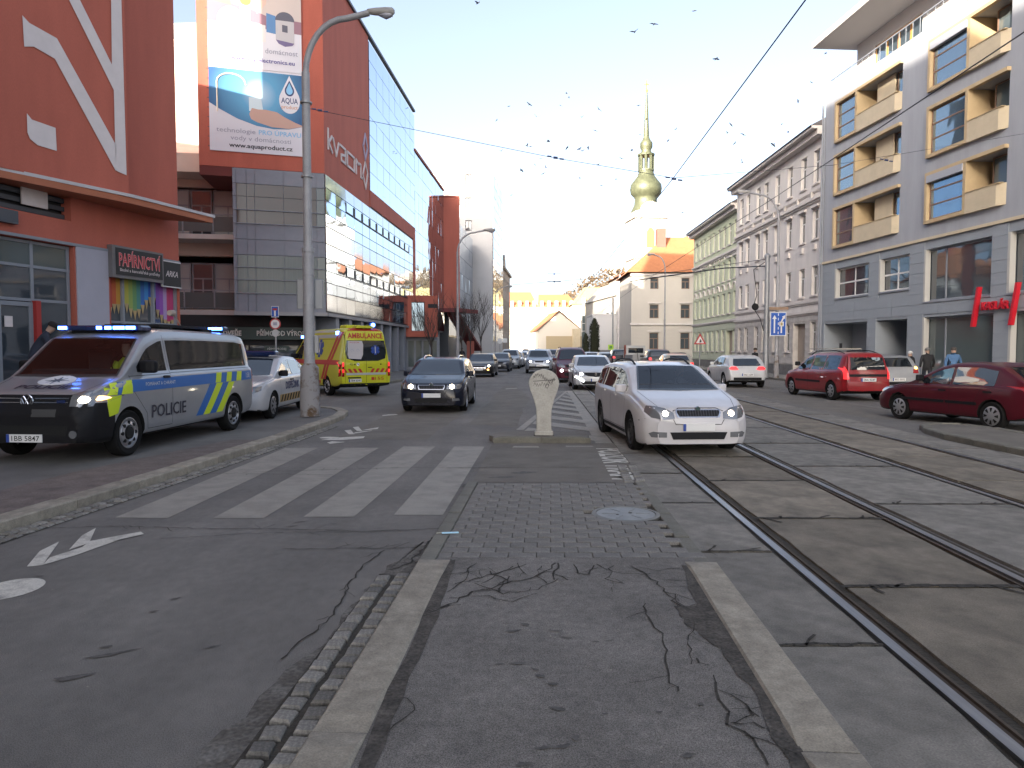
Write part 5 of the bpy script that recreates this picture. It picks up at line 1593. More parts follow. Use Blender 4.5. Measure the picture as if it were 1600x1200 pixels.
M_ptxt = mat('plate_black', (.01, .01, .01), .6)
M_blue_on = mat('beacon_lit', (.07, .22, 1.0), .3, emit=6)
M_beac = mat('beacon_blue', (.008, .02, .08), .2, coat=.6)
M_gbar = mat('grille_bar_grey', (.045, .045, .05), .4)
M_int = mat('car_interior', (.035, .035, .038), .8)
M_clear = clear_glass('windscreen_glass', (.62, .68, .70))
def paint(name, col, metal=0.0, rough=.28, dirt=.10):
    return mat(name, col, rough, metal, var=dirt, scale=1.6, coat=.25 if max(col) < .12 else .5, spec=.25 if max(col) < .12 else .45)

def sm_prof(pts, L, sig=.03):
    xs = np.linspace(-.3, L + .3, int((L + .6) / .01) + 1)
    px = [p[0] for p in pts]; pz = [p[1] for p in pts]
    v = np.interp(xs, px, pz)
    k = np.exp(-.5 * (np.arange(-15, 16) * .01 / sig) ** 2); k /= k.sum()
    v = np.convolve(np.pad(v, 15, 'edge'), k, 'valid')
    return lambda x: float(np.interp(x, xs, v))

class Body:
    pass
def car_body(sp):
    B = Body(); B.sp = sp
    L, W = sp['L'], sp['W']
    Tt = sm_prof(sp['top'], L, sp.get('sig', .035)); Bt = sm_prof(sp['belt'], L, .06); Zb = sm_prof(sp['under'], L, .05)
    Pl = sm_prof(sp['plan'], L, .04)
    tum = sp.get('tum', .32)
    xs = [0, .012, .03, .055, .09, .13, .18, .24, .31] + list(np.arange(.39, L - .35, .085)) + [L - .31, L - .24, L - .18, L - .13, L - .09, L - .055, L - .03, L - .012, L]
    B.T, B.B = Tt, lambda x: min(Bt(x), Tt(x) - .03)
    def ring(xf):
        hw = W / 2 * Pl(xf); t = Tt(xf); zb = min(Zb(xf), t - .12); bl = max(zb + .06, min(Bt(xf), t - .03)); g = max(0, t - bl)
        q = tum * g
        P = [(0, zb), (hw * .8, zb), (hw * .95, zb + .03), (hw * .988, zb + min(.18, (bl - zb) * .4)), (hw, zb + (bl - zb) * .60), (hw * .99, bl - min(.08, (bl - zb) * .15)), (hw * .965, bl),
             (hw * .93 - .05 * q, bl + .10 * g), (hw * .93 - .55 * q, bl + .55 * g), (hw * .925 - .86 * q, bl + .85 * g), (hw * .86 - .98 * q, bl + .955 * g), (hw * .52 - .5 * q, bl + .99 * g), (0, t)]
        out = []
        for i in range(len(P) - 1):
            p0, p1, p2, p3 = [Vector(P[max(0, min(len(P) - 1, i + k))]) for k in (-1, 0, 1, 2)]
            for s in (0, .5):
                a = .5 * ((2 * p1) + (p2 - p0) * s + (2 * p0 - 5 * p1 + 4 * p2 - p3) * s * s + (3 * p1 - p0 - 3 * p2 + p3) * s ** 3)
                out.append((a.x, a.y))
        out.append(P[-1])
        return out
    vs, fs = [], []
    m = None
    for xf in xs:
        h = ring(xf)
        full = h + [(-y, z) for y, z in h[-2:0:-1]]
        m = len(full)
        vs += [(L / 2 - xf, y, z) for y, z in full]
    for i in range(len(xs) - 1):
        for k in range(m):
            k2 = (k + 1) % m
            fs.append((i * m + k, (i + 1) * m + k, (i + 1) * m + k2, i * m + k2))
    fs.append(tuple(range(m)))
    fs.append(tuple(range((len(xs) - 1) * m, len(xs) * m))[::-1])
    B.bvh = BVHTree.FromPolygons([Vector(v) for v in vs], fs)
    me = bpy.data.meshes.new('body'); me.from_pydata(vs, [], fs)
    bm = bmesh.new(); bm.from_mesh(me); bmesh.ops.recalc_face_normals(bm, faces=bm.faces); bm.to_mesh(me); bm.free()
    # wheel arches (and an open cabin behind the windscreen for the nearest cars)
    cut = MB()
    r = sp['r']; ra = r * 1.13
    ax = [L / 2 - sp['fo'], L / 2 - sp['fo'] - sp['wb']]
    for x in ax:
        for s in (-1, 1):
            y0, y1 = s * (W / 2 - .30), s * (W / 2 + .1)
            cut.lathe([(ra, min(y0, y1)), (ra, max(y0, y1))], 28, 0, 'y', (x, 0, r + .01))
    if 'cabin' in sp:
        yw0, yw1, z0, z1, xa, xb = sp['cabin']
        pts = [(-yw0, z0), (yw0, z0), (yw1, z1), (-yw1, z1)]
        cut.prismx(pts, L / 2 - xb, L / 2 - xa)
    cm = cut.mesh('cutter', M_well)
    bm = bmesh.new(); bm.from_mesh(cm); bmesh.ops.recalc_face_normals(bm, faces=bm.faces); bm.to_mesh(cm); bm.free()
    oa = bpy.data.objects.new('body', me); oc = bpy.data.objects.new('cutter', cm)
    COL.objects.link(oa); COL.objects.link(oc)
    md = oa.modifiers.new('arch', 'BOOLEAN'); md.object = oc; md.operation = 'DIFFERENCE'; md.solver = 'EXACT'
    dg = bpy.context.evaluated_depsgraph_get()
    res = bpy.data.meshes.new_from_object(oa.evaluated_get(dg))
    bpy.data.objects.remove(oa); bpy.data.objects.remove(oc)
    res.materials.clear()
    for mm in (sp['paint'], M_well, M_int, M_plast): res.materials.append(mm)
    mi = []
    for p in res.polygons:
        c = p.center; k = 0
        for x in ax:
            if abs(c.y) > W / 2 - .34 and math.hypot(c.x - x, c.z - r - .01) < ra + .004: k = 1
        if 'cabin' in sp and L / 2 - sp['cabin'][5] - .01 < c.x and c.z > sp['cabin'][2] - .01 and abs(c.y) < sp['cabin'][0] + .005:
            hit = B.bvh.find_nearest(c)
            if hit[3] > .02: k = 2
        if k == 0 and 'lowdark' in sp and c.x > L / 2 - sp['lowdark'][0] and c.z < sp['lowdark'][1]: k = 3
        if p.normal.z < -.6 and c.z < .35: k = 1
        mi.append(k)
    res.polygons.foreach_set('material_index', mi)
    res.polygons.foreach_set('use_smooth', [True] * len(mi))
    res.set_sharp_from_angle(angle=R(32))
    B.mesh = res
    B.ax = ax
    return B

def hitpt(B, axis, u, v):
    L = B.sp['L']
    o, d = {'F': ((9, u, v), (-1, 0, 0)), 'B': ((-9, u, v), (1, 0, 0)), 'L': ((u, 9, v), (0, -1, 0)), 'R': ((u, -9, v), (0, 1, 0)), 'T': ((u, v, 9), (0, 0, -1))}[axis]
    h = B.bvh.ray_cast(Vector(o), Vector(d))
    if h[0] is None:
        x = {'F': (L / 2, u, v), 'B': (-L / 2, u, v), 'L': (u, B.sp['W'] / 2, v), 'R': (u, -B.sp['W'] / 2, v), 'T': (u, v, 1.5)}[axis]
        h = B.bvh.find_nearest(Vector(x))
    n = h[1]
    if n.dot(Vector(d)) > 0: n = -n
    return h[0], n

def decal(B, axis, poly, m, off=.006, res=.07, parent=None, name='trim', rim=True):
    bm = bmesh.new()
    vs = [bm.verts.new((p[0], p[1], 0)) for p in poly]
    f = bm.faces.new(vs)
    bmesh.ops.triangulate(bm, faces=[f])
    for it in range(5):
        es = [e for e in bm.edges if e.calc_length() > res]
        if not es: break
        bmesh.ops.subdivide_edges(bm, edges=es, cuts=1)
        bmesh.ops.triangulate(bm, faces=[f for f in bm.faces if len(f.verts) > 3])
    base = {}
    for v in bm.verts:
        p, n = hitpt(B, axis, v.co.x, v.co.y)
        base[v] = p
        v.co = p + n * off
    if rim:
        be = [e for e in bm.edges if e.is_boundary]
        nv = {}
        for e in be:
            for v in e.verts:
                if v not in nv:
                    nv[v] = bm.verts.new(base[v] - (v.co - base[v]) * .4)
        for e in be:
            a, c = e.verts
            bm.faces.new((a, c, nv[c], nv[a]))
    bmesh.ops.recalc_face_normals(bm, faces=bm.faces)
    me = bpy.data.meshes.new(name)
    bm.to_mesh(me); bm.free()
    me.materials.append(m)
    me.polygons.foreach_set('use_smooth', [True] * len(me.polygons))
    me.set_sharp_from_angle(angle=R(40))
    return link(name, me, parent)
def line(B, axis, pts, m, w=.008, off=.003, parent=None, name='seam'):
    mb = MB()
    P = []
    for a, c in zip(pts, pts[1:]):
        a, c = Vector(a), Vector(c); n = max(1, int((c - a).length / .08))
        P += [a.lerp(c, k / n) for k in range(n)]
    P.append(Vector(pts[-1]))
    for i in range(len(P) - 1):
        d = (P[i + 1] - P[i]).normalized(); nr = Vector((-d.y, d.x)) * w / 2
        q = []
        for p in (P[i] - nr, P[i + 1] - nr, P[i + 1] + nr, P[i] + nr):
            h, n = hitpt(B, axis, p.x, p.y); q.append(tuple(h + n * off))
        mb.poly(q)
    return mb.build(name, m, parent)
def text_decal(B, axis, body, h, u, v, m, parent, off=.009, flip=False, **k):
    me = text_mesh(body, h, **k)
    for vt in me.vertices:
        x, y = vt.co.x, vt.co.y
        if axis == 'T': uu, vv = u - y, v + x
        else: uu, vv = (u - x if flip else u + x), v + y
        p, n = hitpt(B, axis, uu, vv)
        vt.co = p + n * off
    me.materials.append(m)
    return link('lettering', me, parent)

_wheel = {}
def wheels(B, root):
    sp = B.sp
    r = sp['r']; w = sp.get('tw', .2); style = sp.get('rim', 'alloy')
    key = (r, w, style, sp.get('rimdark'))
    if key not in _wheel:
        b = MB(); ri = r * .66
        b.lathe([(ri, -w / 2 + .02), (r * .9, -w / 2), (r * .98, -w / 2 + .02), (r, -w / 2 + .05), (r, w / 2 - .05), (r * .98, w / 2 - .02), (r * .9, w / 2), (ri, w / 2 - .02)], 28, 0, 'y', cap=False)
        tm = b.mesh('wheel', M_tyre, 40)
        b = MB()
        b.lathe([(ri + .004, w / 2 - .015), (ri * .96, w / 2 - .012), (ri * .90, w / 2 - .05)], 28, 0, 'y', cap=False)
        if style == 'alloy':
            b.lathe([(ri * .93, -.02), (ri * .93, -.015)], 20, 1, 'y')
            for k in range(7):
                q = 2 * math.pi * k / 7
                c, s = math.cos(q), math.sin(q)
                b.M = Matrix.Rotation(-q, 4, 'Y')
                b.add([(.05, w / 2 - .035, -.035), (ri * .95, w / 2 - .03, -.028), (ri * .95, w / 2 - .03, .028), (.05, w / 2 - .035, .035), (.05, 0, -.035), (ri * .95, .03, -.028), (ri * .95, .03, .028), (.05, 0, .035)], [(0, 1, 2, 3), (0, 4, 5, 1), (3, 2, 6, 7)], 0)
            b.M = Matrix()
            b.lathe([(.07, .0), (.07, w / 2 - .03), (.03, w / 2 - .02)], 14, 0, 'y')
        elif style == 'hubcap':
            b.lathe([(ri * .97, w / 2 - .012), (ri * .8, w / 2), (ri * .4, w / 2 + .004), (.02, w / 2 + .008)], 28, 0, 'y')
            for k in range(8):
                q = 2 * math.pi * k / 8
                b.M = Matrix.Rotation(-q, 4, 'Y')
                b.add([(ri * .45, w / 2 + .009, -.012), (ri * .88, w / 2 + .004, -.035), (ri * .88, w / 2 + .004, .035), (ri * .45, w / 2 + .009, .012)], [(0, 1, 2, 3)], 1)
            b.M = Matrix()
        else:
            b.lathe([(ri * .97, w / 2 - .02), (ri * .85, w / 2 - .05), (ri * .78, w / 2 - .02), (ri * .55, w / 2 + .0), (ri * .42, w / 2 - .03)], 28, 0, 'y', cap=False)
            b.lathe([(ri * .43, w / 2 - .035), (ri * .40, w / 2 + .01), (ri * .1, w / 2 + .02)], 20, 1, 'y')
            for k in range(8):
                q = 2 * math.pi * k / 8
                b.lathe([(.028, w / 2 - .03), (.028, w / 2 - .002)], 8, 1, 'y', (math.cos(q) * ri * .68, 0, math.sin(q) * ri * .68))
        rm = b.mesh('rim', [M_steelk if style == 'alloy' and sp.get('rimdark') else M_alloy, M_well], 35)
        _wheel[key] = (tm, rm)
    tm, rm = _wheel[key]
    for x in B.ax:
        for s in (1, -1):
            M = Matrix.Translation((x, s * (sp['W'] / 2 - w / 2 - .015), r)) @ (Matrix() if s > 0 else RZ(math.pi))
            if s > 0 and x == B.ax[0] and sp.get('steer'):
                pass
            o = link('wheel', tm, root, M)
            link('rim', rm, o)

def mirror_poly(p):
    return [(-y, z) for y, z in p][::-1]
def make_car(sp, lite=False):
    B = car_body(sp)
    L, W = sp['L'], sp['W']
    root = thing(sp['name'], sp['label'], sp.get('cat', 'car'), (0, 0, 0), 0, sp.get('group'))
    link('body', B.mesh, root)
    wheels(B, root)
    X = lambda xf: L / 2 - xf
    # windscreen and rear window
    ws = sp['ws']; wm = M_clear if 'cabin' in sp else M_cglass
    wsh = decal(B, 'F', ws, wm, .007, .10, root, 'windscreen')
    if sp.get('rw'):
        decal(B, 'B', sp['rw'], sp.get('rwm', M_cglass), .007, .10, root, 'rear_window')
    # side windows
    bz = sp['belt_z']
    for x0, x1 in sp['panes']:
        n = 8
        up, lo = [], []
        for k in range(n + 1):
            xf = x0 + (x1 - x0) * k / n
            zt = min(B.T(xf) - sp.get('rail', .115), sp.get('zmax', 9))
            zl = bz(xf)
            if zt > zl + .03: up.append((X(xf), zt)); lo.append((X(xf), zl))
        if len(up) < 2: continue
        poly = lo + up[::-1]
        for a in ('L', 'R'):
            decal(B, a, poly, sp.get('sidem', M_cglass), .006, .12, root, 'side_window')
    # lamps
    for kind, ax_, poly, m in sp.get('lamps', ()):
        decal(B, ax_, poly, m, .008, .08, root, kind)
        if ax_ in 'FB': decal(B, ax_, mirror_poly(poly), m, .008, .08, root, kind)
    for n_, (kind, ax_, poly, m) in enumerate(sp.get('trims', ())):
        decal(B, ax_, poly, m, .007 + .004 * n_, .08, root, kind)
    for ln in sp.get('fseams', ()):
        line(B, 'F', ln, M_seam, .010, .004, root)
        line(B, 'F', [(-y, z) for y, z in ln], M_seam, .010, .004, root)
    for kind, poly, m in sp.get('sides', ()):
        for a in ('L', 'R'):
            decal(B, a, [(X(x), z) for x, z in poly], m, .012, .12, root, kind)
    for ln in sp.get('seams', ()):
        for a in ('L', 'R'):
            line(B, a, [(X(x), z) for x, z in ln], M_seam, .007, .003, root)
    for ln in sp.get('hood', ()):
        line(B, 'T', [(X(x), y) for x, y in ln], M_seam, .007, .003, root)
        line(B, 'T', [(X(x), -y) for x, y in ln], M_seam, .007, .003, root)
    # lit bulbs
    for (ax_, y, z, rr, m) in sp.get('bulbs', ()):
        for s in (1, -1):
            decal(B, ax_, [(s * y + rr * math.cos(2 * math.pi * k / 10), z + rr * .9 * math.sin(2 * math.pi * k / 10)) for k in range(10)], m, .014, .1, root, 'headlamp_bulb' if ax_ == 'F' else 'lamp_bulb')
    # plate
    for (ax_, y, z, txt, w) in sp.get('plates', ()):
        p, n = hitpt(B, ax_, y, z)
        s = 1 if ax_ == 'F' else -1
        b = MB(); b.box(-w / 2, w / 2, -.012, .0, -.055, .055)
        b.M = Matrix()
        M = Matrix.Translation(p + Vector((s * .012, 0, 0))) @ RZ(R(90) * s)
        o = link('number_plate', b.mesh('number_plate', M_plate), root, M)
        b = MB(); b.box(-w / 2, -w / 2 + .045, -.014, -.0121, -.055, .055); b.build('plate_strip', M_eu, o)
        if txt:
            text_on(o, Matrix(), txt, .07, .02, -.035, M_ptxt, -.0135, bold=.01, width=w * .78)
    # mirrors
    if sp.get('mirror'):
        mx, mz, my, ms = sp['mirror']
        for s in (1, -1):
            p, n = hitpt(B, 'L' if s > 0 else 'R', X(mx), mz)
            b = MB(); y0 = p.y
            e = [(0, -.02), (.03, .09), (.02, .19), (-.06, .2), (-.07, .02)]
            b.prism([(px * ms, s * py * ms) for px, py in e] if s > 0 else [(px * ms, s * py * ms) for px, py in e][::-1], -.07 * ms, .075 * ms)
            o = link('mirror', b.mesh('mirror', sp.get('mirm', sp['paint']), 0), root, Matrix.Translation((X(mx), y0, mz)))
            md = o.modifiers.new('bevel', 'BEVEL'); md.width = .03 * ms; md.segments = 2
    for hx, hz in sp.get('handles', ()):
        for a in ('L', 'R'):
            decal(B, a, [(X(hx) - .09, hz - .015), (X(hx) + .09, hz - .015), (X(hx) + .09, hz + .02), (X(hx) - .09, hz + .02)], sp.get('hm', sp['paint']), .022, .1, root, 'door_handle')
    if sp.get('rails'):
        x0, x1, y, h = sp['rails']
        for s in (1, -1):
            pts = []
            n = 9
            for k in range(n + 1):
                xf = x0 + (x1 - x0) * k / n
                p, nn = hitpt(B, 'T', X(xf), s * y)
                e = min(1, min(k, n - k) / 1.5)
                pts.append((p.x, p.y, p.z + h * e))
            b = MB(); b.tube(pts, .018, 8); b.build('roof_rail', sp.get('railm', M_plast), root, 40)
    if 'cabin' in sp and not sp.get('nodriver'):
        interior(sp, root)
    sp['fn'](B, root, X) if sp.get('fn') else None
    return root, B
def interior(sp, root):
    L = sp['L']; yw0, yw1, z0, z1, xa, xb = sp['cabin']
    X = lambda xf: L / 2 - xf
    xs = xb - .55
    b = MB(); b.box(X(xs - .75), X(xs - 1.1), -yw0 + .02, yw0 - .02, z0, z0 + .07, ch=.02); b.build('dashboard', M_int, root)
    for y in (-.37, .37):
        b = MB(); b.box(X(xs + .12), X(xs), y - .24, y + .24, z0 + .01, z0 + .38, ch=.05); b.box(X(xs + .10), X(xs + .02), y - .12, y + .12, z0 + .40, min(z1 - .08, z0 + .56), ch=.03); b.build('seat', mat('seat_cloth', (.05, .05, .055), .9), root)
    b = MB()
    n = 16
    for k in range(n):
        q0, q1 = 2 * math.pi * k / n, 2 * math.pi * (k + 1) / n
        b.tube([(X(xs - .55) + .05 * math.sin(q0), .37 + .18 * math.cos(q0), z0 + .10 + .17 * math.sin(q0)), (X(xs - .55) + .05 * math.sin(q1), .37 + .18 * math.cos(q1), z0 + .10 + .17 * math.sin(q1))], .014, 6)
    b.build('steering_wheel', M_plast, root)

def place(root, x, y, head, z=0.0):
    """put a vehicle: (x, y) is its centre, head is its heading clockwise from +Y"""
    root.location = (x, y, z)
    root.rotation_euler = (0, 0, R(90) - head)
def recolour(root, m, old):
    for o in [root] + list(root.children_recursive):
        if o.type == 'MESH':
            for s in o.material_slots:
                if s.material == old:
                    s.link = 'OBJECT'; s.material = m
PLAN = lambda L, f=.72, e=.78: [(0, f), (.05, f + .10), (.15, .93), (.4, .985), (.9, 1), (L - 1, 1), (L - .35, .96), (L - .12, .92), (L - .04, .87), (L, e)]
UND = lambda L, a=.18: [(0, a + .04), (.3, a - .02), (L - .4, a), (L, a + .12)]

# ---- estate car in two faces (white, and the darker older one)
def spec_octavia(**k):
    L = 4.57
    lens = [(.38, .61), (.39, .70), (.52, .765), (.66, .79), (.76, .795), (.80, .70), (.72, .62), (.55, .595)]
    s = dict(name='estate_car', L=L, W=1.77, wb=2.578, fo=.92, r=.315, rim='alloy',
        top=[(0, .55), (.02, .70), (.10, .775), (.5, .885), (1.05, .985), (1.12, 1.01), (1.95, 1.395), (2.4, 1.455), (3.3, 1.455), (4.05, 1.39), (4.18, 1.35), (4.46, 1.0), (4.54, .8), (4.57, .55)],
        belt=[(0, .55), (.4, .78), (1.0, .90), (2, .925), (3.6, .95), (4.2, .99), (4.57, .9)],
        under=UND(L), plan=PLAN(L, .70), belt_z=lambda x: .965 + .012 * (x - 2),
        panes=[(1.42, 2.42), (2.49, 3.30), (3.38, 4.12)],
        ws=[(-.70, 1.00), (0, .985), (.70, 1.00), (.52, 1.375), (0, 1.395), (-.52, 1.375)],
        rw=[(-.60, 1.04), (.60, 1.04), (.50, 1.33), (-.50, 1.33)],
        cabin=(.66, .49, 1.02, 1.385, .6, 2.9),
        lamps=[('headlight', 'F', lens, M_lens), ('fog_light', 'F', [(.50, .32), (.50, .40), (.70, .41), (.76, .38), (.72, .32)], M_lens), ('tail_light', 'B', [(.52, .72), (.74, .74), (.74, .98), (.64, 1.0), (.60, .86)], M_tail)],
        trims=[('grille', 'F', [(-.33, .625), (.33, .625), (.36, .70), (.35, .745), (-.35, .745), (-.36, .70)], M_chrome), ('grille_opening', 'F', [(-.305, .64), (.305, .64), (.335, .70), (.33, .73), (-.33, .73), (-.335, .70)], M_plast), ('lower_intake', 'F', [(-.40, .29), (.40, .29), (.45, .40), (-.45, .40)], M_plast), ('rear_bumper_trim', 'B', [(-.75, .38), (.75, .38), (.75, .46), (-.75, .46)], M_plast)],
        sides=[('sill_trim', [(1.3, .26), (3.1, .26), (3.1, .31), (1.3, .31)], M_plast)],
        seams=[[(1.30, .95), (1.28, .6), (1.42, .32)], [(2.45, .96), (2.45, .32)], [(3.36, .97), (3.34, .72), (3.10, .55), (3.05, .36)], [(1.3, .33), (3.05, .33)]],
        hood=[[(.12, .60), (.5, .68), (1.02, .72)]], fseams=[[(0, .765), (.30, .765), (.40, .72)], [(.40, .60), (.36, .52), (0, .52)], [(.80, .60), (.86, .56)]],
        bulbs=[('F', .52, .685, .045, M_lens_on)],
        plates=[('F', 0, .475, '', .50), ('B', 0, .85, '', .50)], mirror=(1.50, 1.00, 0, 1.0), handles=[(2.15, .87), (3.1, .89)], rails=(2.1, 4.0, .50, .055))
    s.update(k)
    return s
def driver(root, x, y, z, mc, hat=None):
    pts = [((0, 0, -.30), .15), ((0, 0, 0), .155), ((0, 0, .22), .13), ((0, 0, .30), .06), ((-.0, 0, .40), .085), ((0, 0, .50), .08), ((0, 0, .545), .045)]
    b = MB()
    b.tube([Vector(p[0]) for p in pts], [p[1] for p in pts], 12)
    for s in (1, -1):
        b.tube([(0, s * .16, .20), (.10, s * .24, -.02), (.36, s * .16, .06)], [.065, .055, .04], 8)
    M = Matrix.Translation((x, y, z))
    me = b.mesh('person', [mc, mat('skin', (.42, .26, .19), .6), mat('hair', (.03, .02, .015), .7)], 60)
    mi = [1 if p.center.z > .29 else 0 for p in me.polygons]
    for i, p in enumerate(me.polygons):
        if p.center.z > .44 and p.center.x < .05 or p.center.z > .51: mi[i] = 2
        if abs(p.center.y) > .1 and p.center.x > .3: mi[i] = 1
    me.polygons.foreach_set('material_index', mi)
    return me
def fn_octavia(B, root, X):
    p, n = hitpt(B, 'F', 0, .74)
    b = MB(); b.lathe([(.045, -.005), (.045, .012), (.038, .018)], 18, 0, 'x', (p.x, 0, .755)); b.build('badge', M_chrome, root, 30)
    b = MB(); b.lathe([(.038, .016), (.036, .020)], 16, 0, 'x', (p.x, 0, .755)); b.build('badge_face', mat('badge_green', (.02, .05, .05), .4), root)
    for k in range(15):
        y = -.295 + k * .0421
        line(B, 'F', [(y, .645), (y, .728)], M_gbar, .012, .014, root, 'grille_bar')
    b = MB(); b.tube([(X(3.9), .0, 1.43), (X(4.0), 0, 1.60)], .006, 6); b.build('aerial', M_plast, root)
P_white = paint('paint_white', (.55, .53, .53), 0, .3, .10)
sp = spec_octavia(label='dirty white estate car with lit headlights straddling the tram rails', rimdark=1, paint=P_white, fn=fn_octavia)
octw, BO = make_car(sp)
place(octw, 2.87 - .13, 11.05 + 2.28, R(180 - 3.8))
def person_in(root, label, x, y, z, mc):
    M = root.matrix_basis
    me = driver(root, x, y, z, mc)
    o = bpy.data.objects.new('person', me); COL.objects.link(o)
    rz = root.rotation_euler.z
    w = Matrix.Translation(root.location) @ RZ(rz)
    o.location = w @ Vector((x, y, z)); o.rotation_euler = (0, 0, rz)
    tag(o, label, 'person')
    return o
person_in(octw, 'driver in grey behind the wheel of the white estate car', 4.57 / 2 - 2.25, .37, .88, mat('grey_coat', (.16, .16, .18), .9))
P_navy = paint('paint_navy', (.006, .008, .018), 0, .25, .2)
lens2 = [(.40, .635), (.41, .745), (.56, .765), (.74, .77), (.79, .71), (.74, .64)]
sp = spec_octavia(label='dark navy estate car with lit headlights coming down the near lane', paint=P_navy, nodriver=True,
    lamps=[('headlight', 'F', lens2, M_lens), ('fog_light', 'F', [(.55, .33), (.55, .40), (.72, .40), (.74, .34)], M_lens), ('tail_light', 'B', [(.52, .72), (.74, .74), (.74, .98), (.64, 1.0), (.60, .86)], M_tail)],
    bulbs=[('F', .54, .70, .062, M_lens_on)], railm=M_chrome, fn=fn_octavia)
del sp['cabin']
octb, B_ = make_car(sp)
place(octb, -2.13 + .07, 18.75 + 2.28, R(180 + 1.5))

# ---- hatchback / saloon / suv / van family built from one description
def spec_gen(kind, **k):
    if kind == 'hatch':
        L, W, H = 4.25, 1.78, 1.45
        top = [(0, .52), (.03, .70), (.12, .78), (.5, .90), (1.0, .98), (1.08, 1.0), (1.85, 1.37), (2.3, 1.44), (3.1, 1.44), (3.6, 1.37), (4.02, 1.05), (4.18, .95), (4.23, .7), (4.25, .5)]
        panes = [(1.35, 2.30), (2.37, 3.15), (3.2, 3.62)]; rw = [(-.58, 1.04), (.58, 1.04), (.48, 1.31), (-.48, 1.31)]; wb, fo = 2.62, .88
    elif kind == 'saloon':
        L, W, H = 4.65, 1.80, 1.46
        top = [(0, .52), (.03, .68), (.12, .76), (.5, .87), (1.1, .96), (1.2, .985), (2.0, 1.38), (2.5, 1.455), (3.2, 1.42), (3.95, 1.10), (4.1, 1.06), (4.5, 1.03), (4.6, .92), (4.63, .7), (4.65, .5)]
        panes = [(1.5, 2.45), (2.52, 3.35), (3.4, 3.68)]; rw = [(-.55, 1.10), (.55, 1.10), (.48, 1.33), (-.48, 1.33)]; wb, fo = 2.68, .92
    elif kind == 'suv':
        L, W, H = 4.50, 1.88, 1.72
        top = [(0, .62), (.03, .82), (.10, .93), (.6, 1.06), (1.1, 1.12), (1.2, 1.15), (1.85, 1.60), (2.3, 1.70), (3.8, 1.69), (4.2, 1.60), (4.42, 1.15), (4.48, .9), (4.5, .6)]
        panes = [(1.4, 2.35), (2.42, 3.25), (3.32, 4.1)]; rw = [(-.64, 1.2), (.64, 1.2), (.56, 1.54), (-.56, 1.54)]; wb, fo = 2.66, .88
    elif kind == 'mpv':
        L, W, H = 4.40, 1.80, 1.80
        top = [(0, .60), (.03, .80), (.10, .90), (.5, 1.02), (.85, 1.12), (.95, 1.17), (1.60, 1.68), (2.0, 1.79), (3.9, 1.78), (4.22, 1.68), (4.36, 1.1), (4.39, .8), (4.4, .55)]
        panes = [(1.15, 2.1), (2.17, 3.1), (3.18, 4.1)]; rw = [(-.66, 1.15), (.66, 1.15), (.58, 1.6), (-.58, 1.6)]; wb, fo = 2.73, .86
    sc = H / 1.45
    bl = {'hatch': .935, 'saloon': .93, 'suv': 1.09, 'mpv': 1.08}[kind]
    ct = [t for t in top if t[0] in (1.08, 1.2, .95)]
    zc = ct[0][1] + .0 if ct else 1.0
    i0 = top.index(ct[0]); zr = top[i0 + 1][1]
    hl = [(.42, .62 * sc), (.44, .70 * sc), (.60, .75 * sc), (.80, .765 * sc), (.82, .68 * sc), (.70, .62 * sc)]
    s = dict(name={'hatch': 'hatchback_car', 'saloon': 'saloon_car', 'suv': 'suv_car', 'mpv': 'van_car'}[kind], L=L, W=W, wb=wb, fo=fo, r=.32 if kind != 'suv' else .36,
        top=top, belt=[(0, .5 * sc), (.4, bl - .13), (1.0, bl - .03), (2, bl), (L - .8, bl + .03), (L - .3, bl + .05), (L, bl - .1)], under=UND(L, .22 if kind != 'suv' else .28), plan=PLAN(L, .72, .80),
        belt_z=lambda x: bl + .035 + .01 * (x - 2), panes=panes,
        ws=[(-.70, zc + .005), (0, zc - .01), (.70, zc + .005), (.55, zr - .02), (0, zr), (-.55, zr - .02)], rw=rw,
        lamps=[('headlight', 'F', hl, M_lens), ('tail_light', 'B', [(.56, .78 * sc), (.78, .78 * sc), (.78, .93 * sc), (.60, .93 * sc)], M_tail)],
        trims=[('grille', 'F', [(-.36, .63 * sc), (.36, .63 * sc), (.38, .73 * sc), (-.38, .73 * sc)], M_plast), ('lower_intake', 'F', [(-.45, .28 * sc), (.45, .28 * sc), (.50, .42 * sc), (-.50, .42 * sc)], M_plast), ('rear_bumper_trim', 'B', [(-.6, .34), (.6, .34), (.6, .46), (-.6, .46)], M_plast)],
        seams=[[(panes[0][0] - .1, bl), (panes[0][0] - .1, .45)], [(panes[1][0] - .03, bl), (panes[1][0] - .03, .35)], [(panes[1][1] + .04, bl), (panes[1][1] - .2, .5)]],
        hood=[[(.12, .60), (1.0, .72)]], bulbs=[('F', .58, .685 * sc, .065, M_lens_cool)], plates=[('F', 0, .47 * sc, '', .5), ('B', 0, .70 * sc, '', .5)],
        mirror=(panes[0][0] + .12, bl + .09, 0, 1.0), handles=[(panes[0][1] - .15, bl - .08), (panes[1][1] - .15, bl - .06)])
    s.update(k)
    return s
def drv(label, kind, col, x, y, head, z=0, metal=.0, group=None, **k):
    sp = spec_gen(kind, label=label, paint=paint('paint_%d' % len(MATS), col, metal), group=group, **k)
    r, B = make_car(sp); place(r, x, y, R(head), z)
    r['_L'] = sp['L']
    return r, B
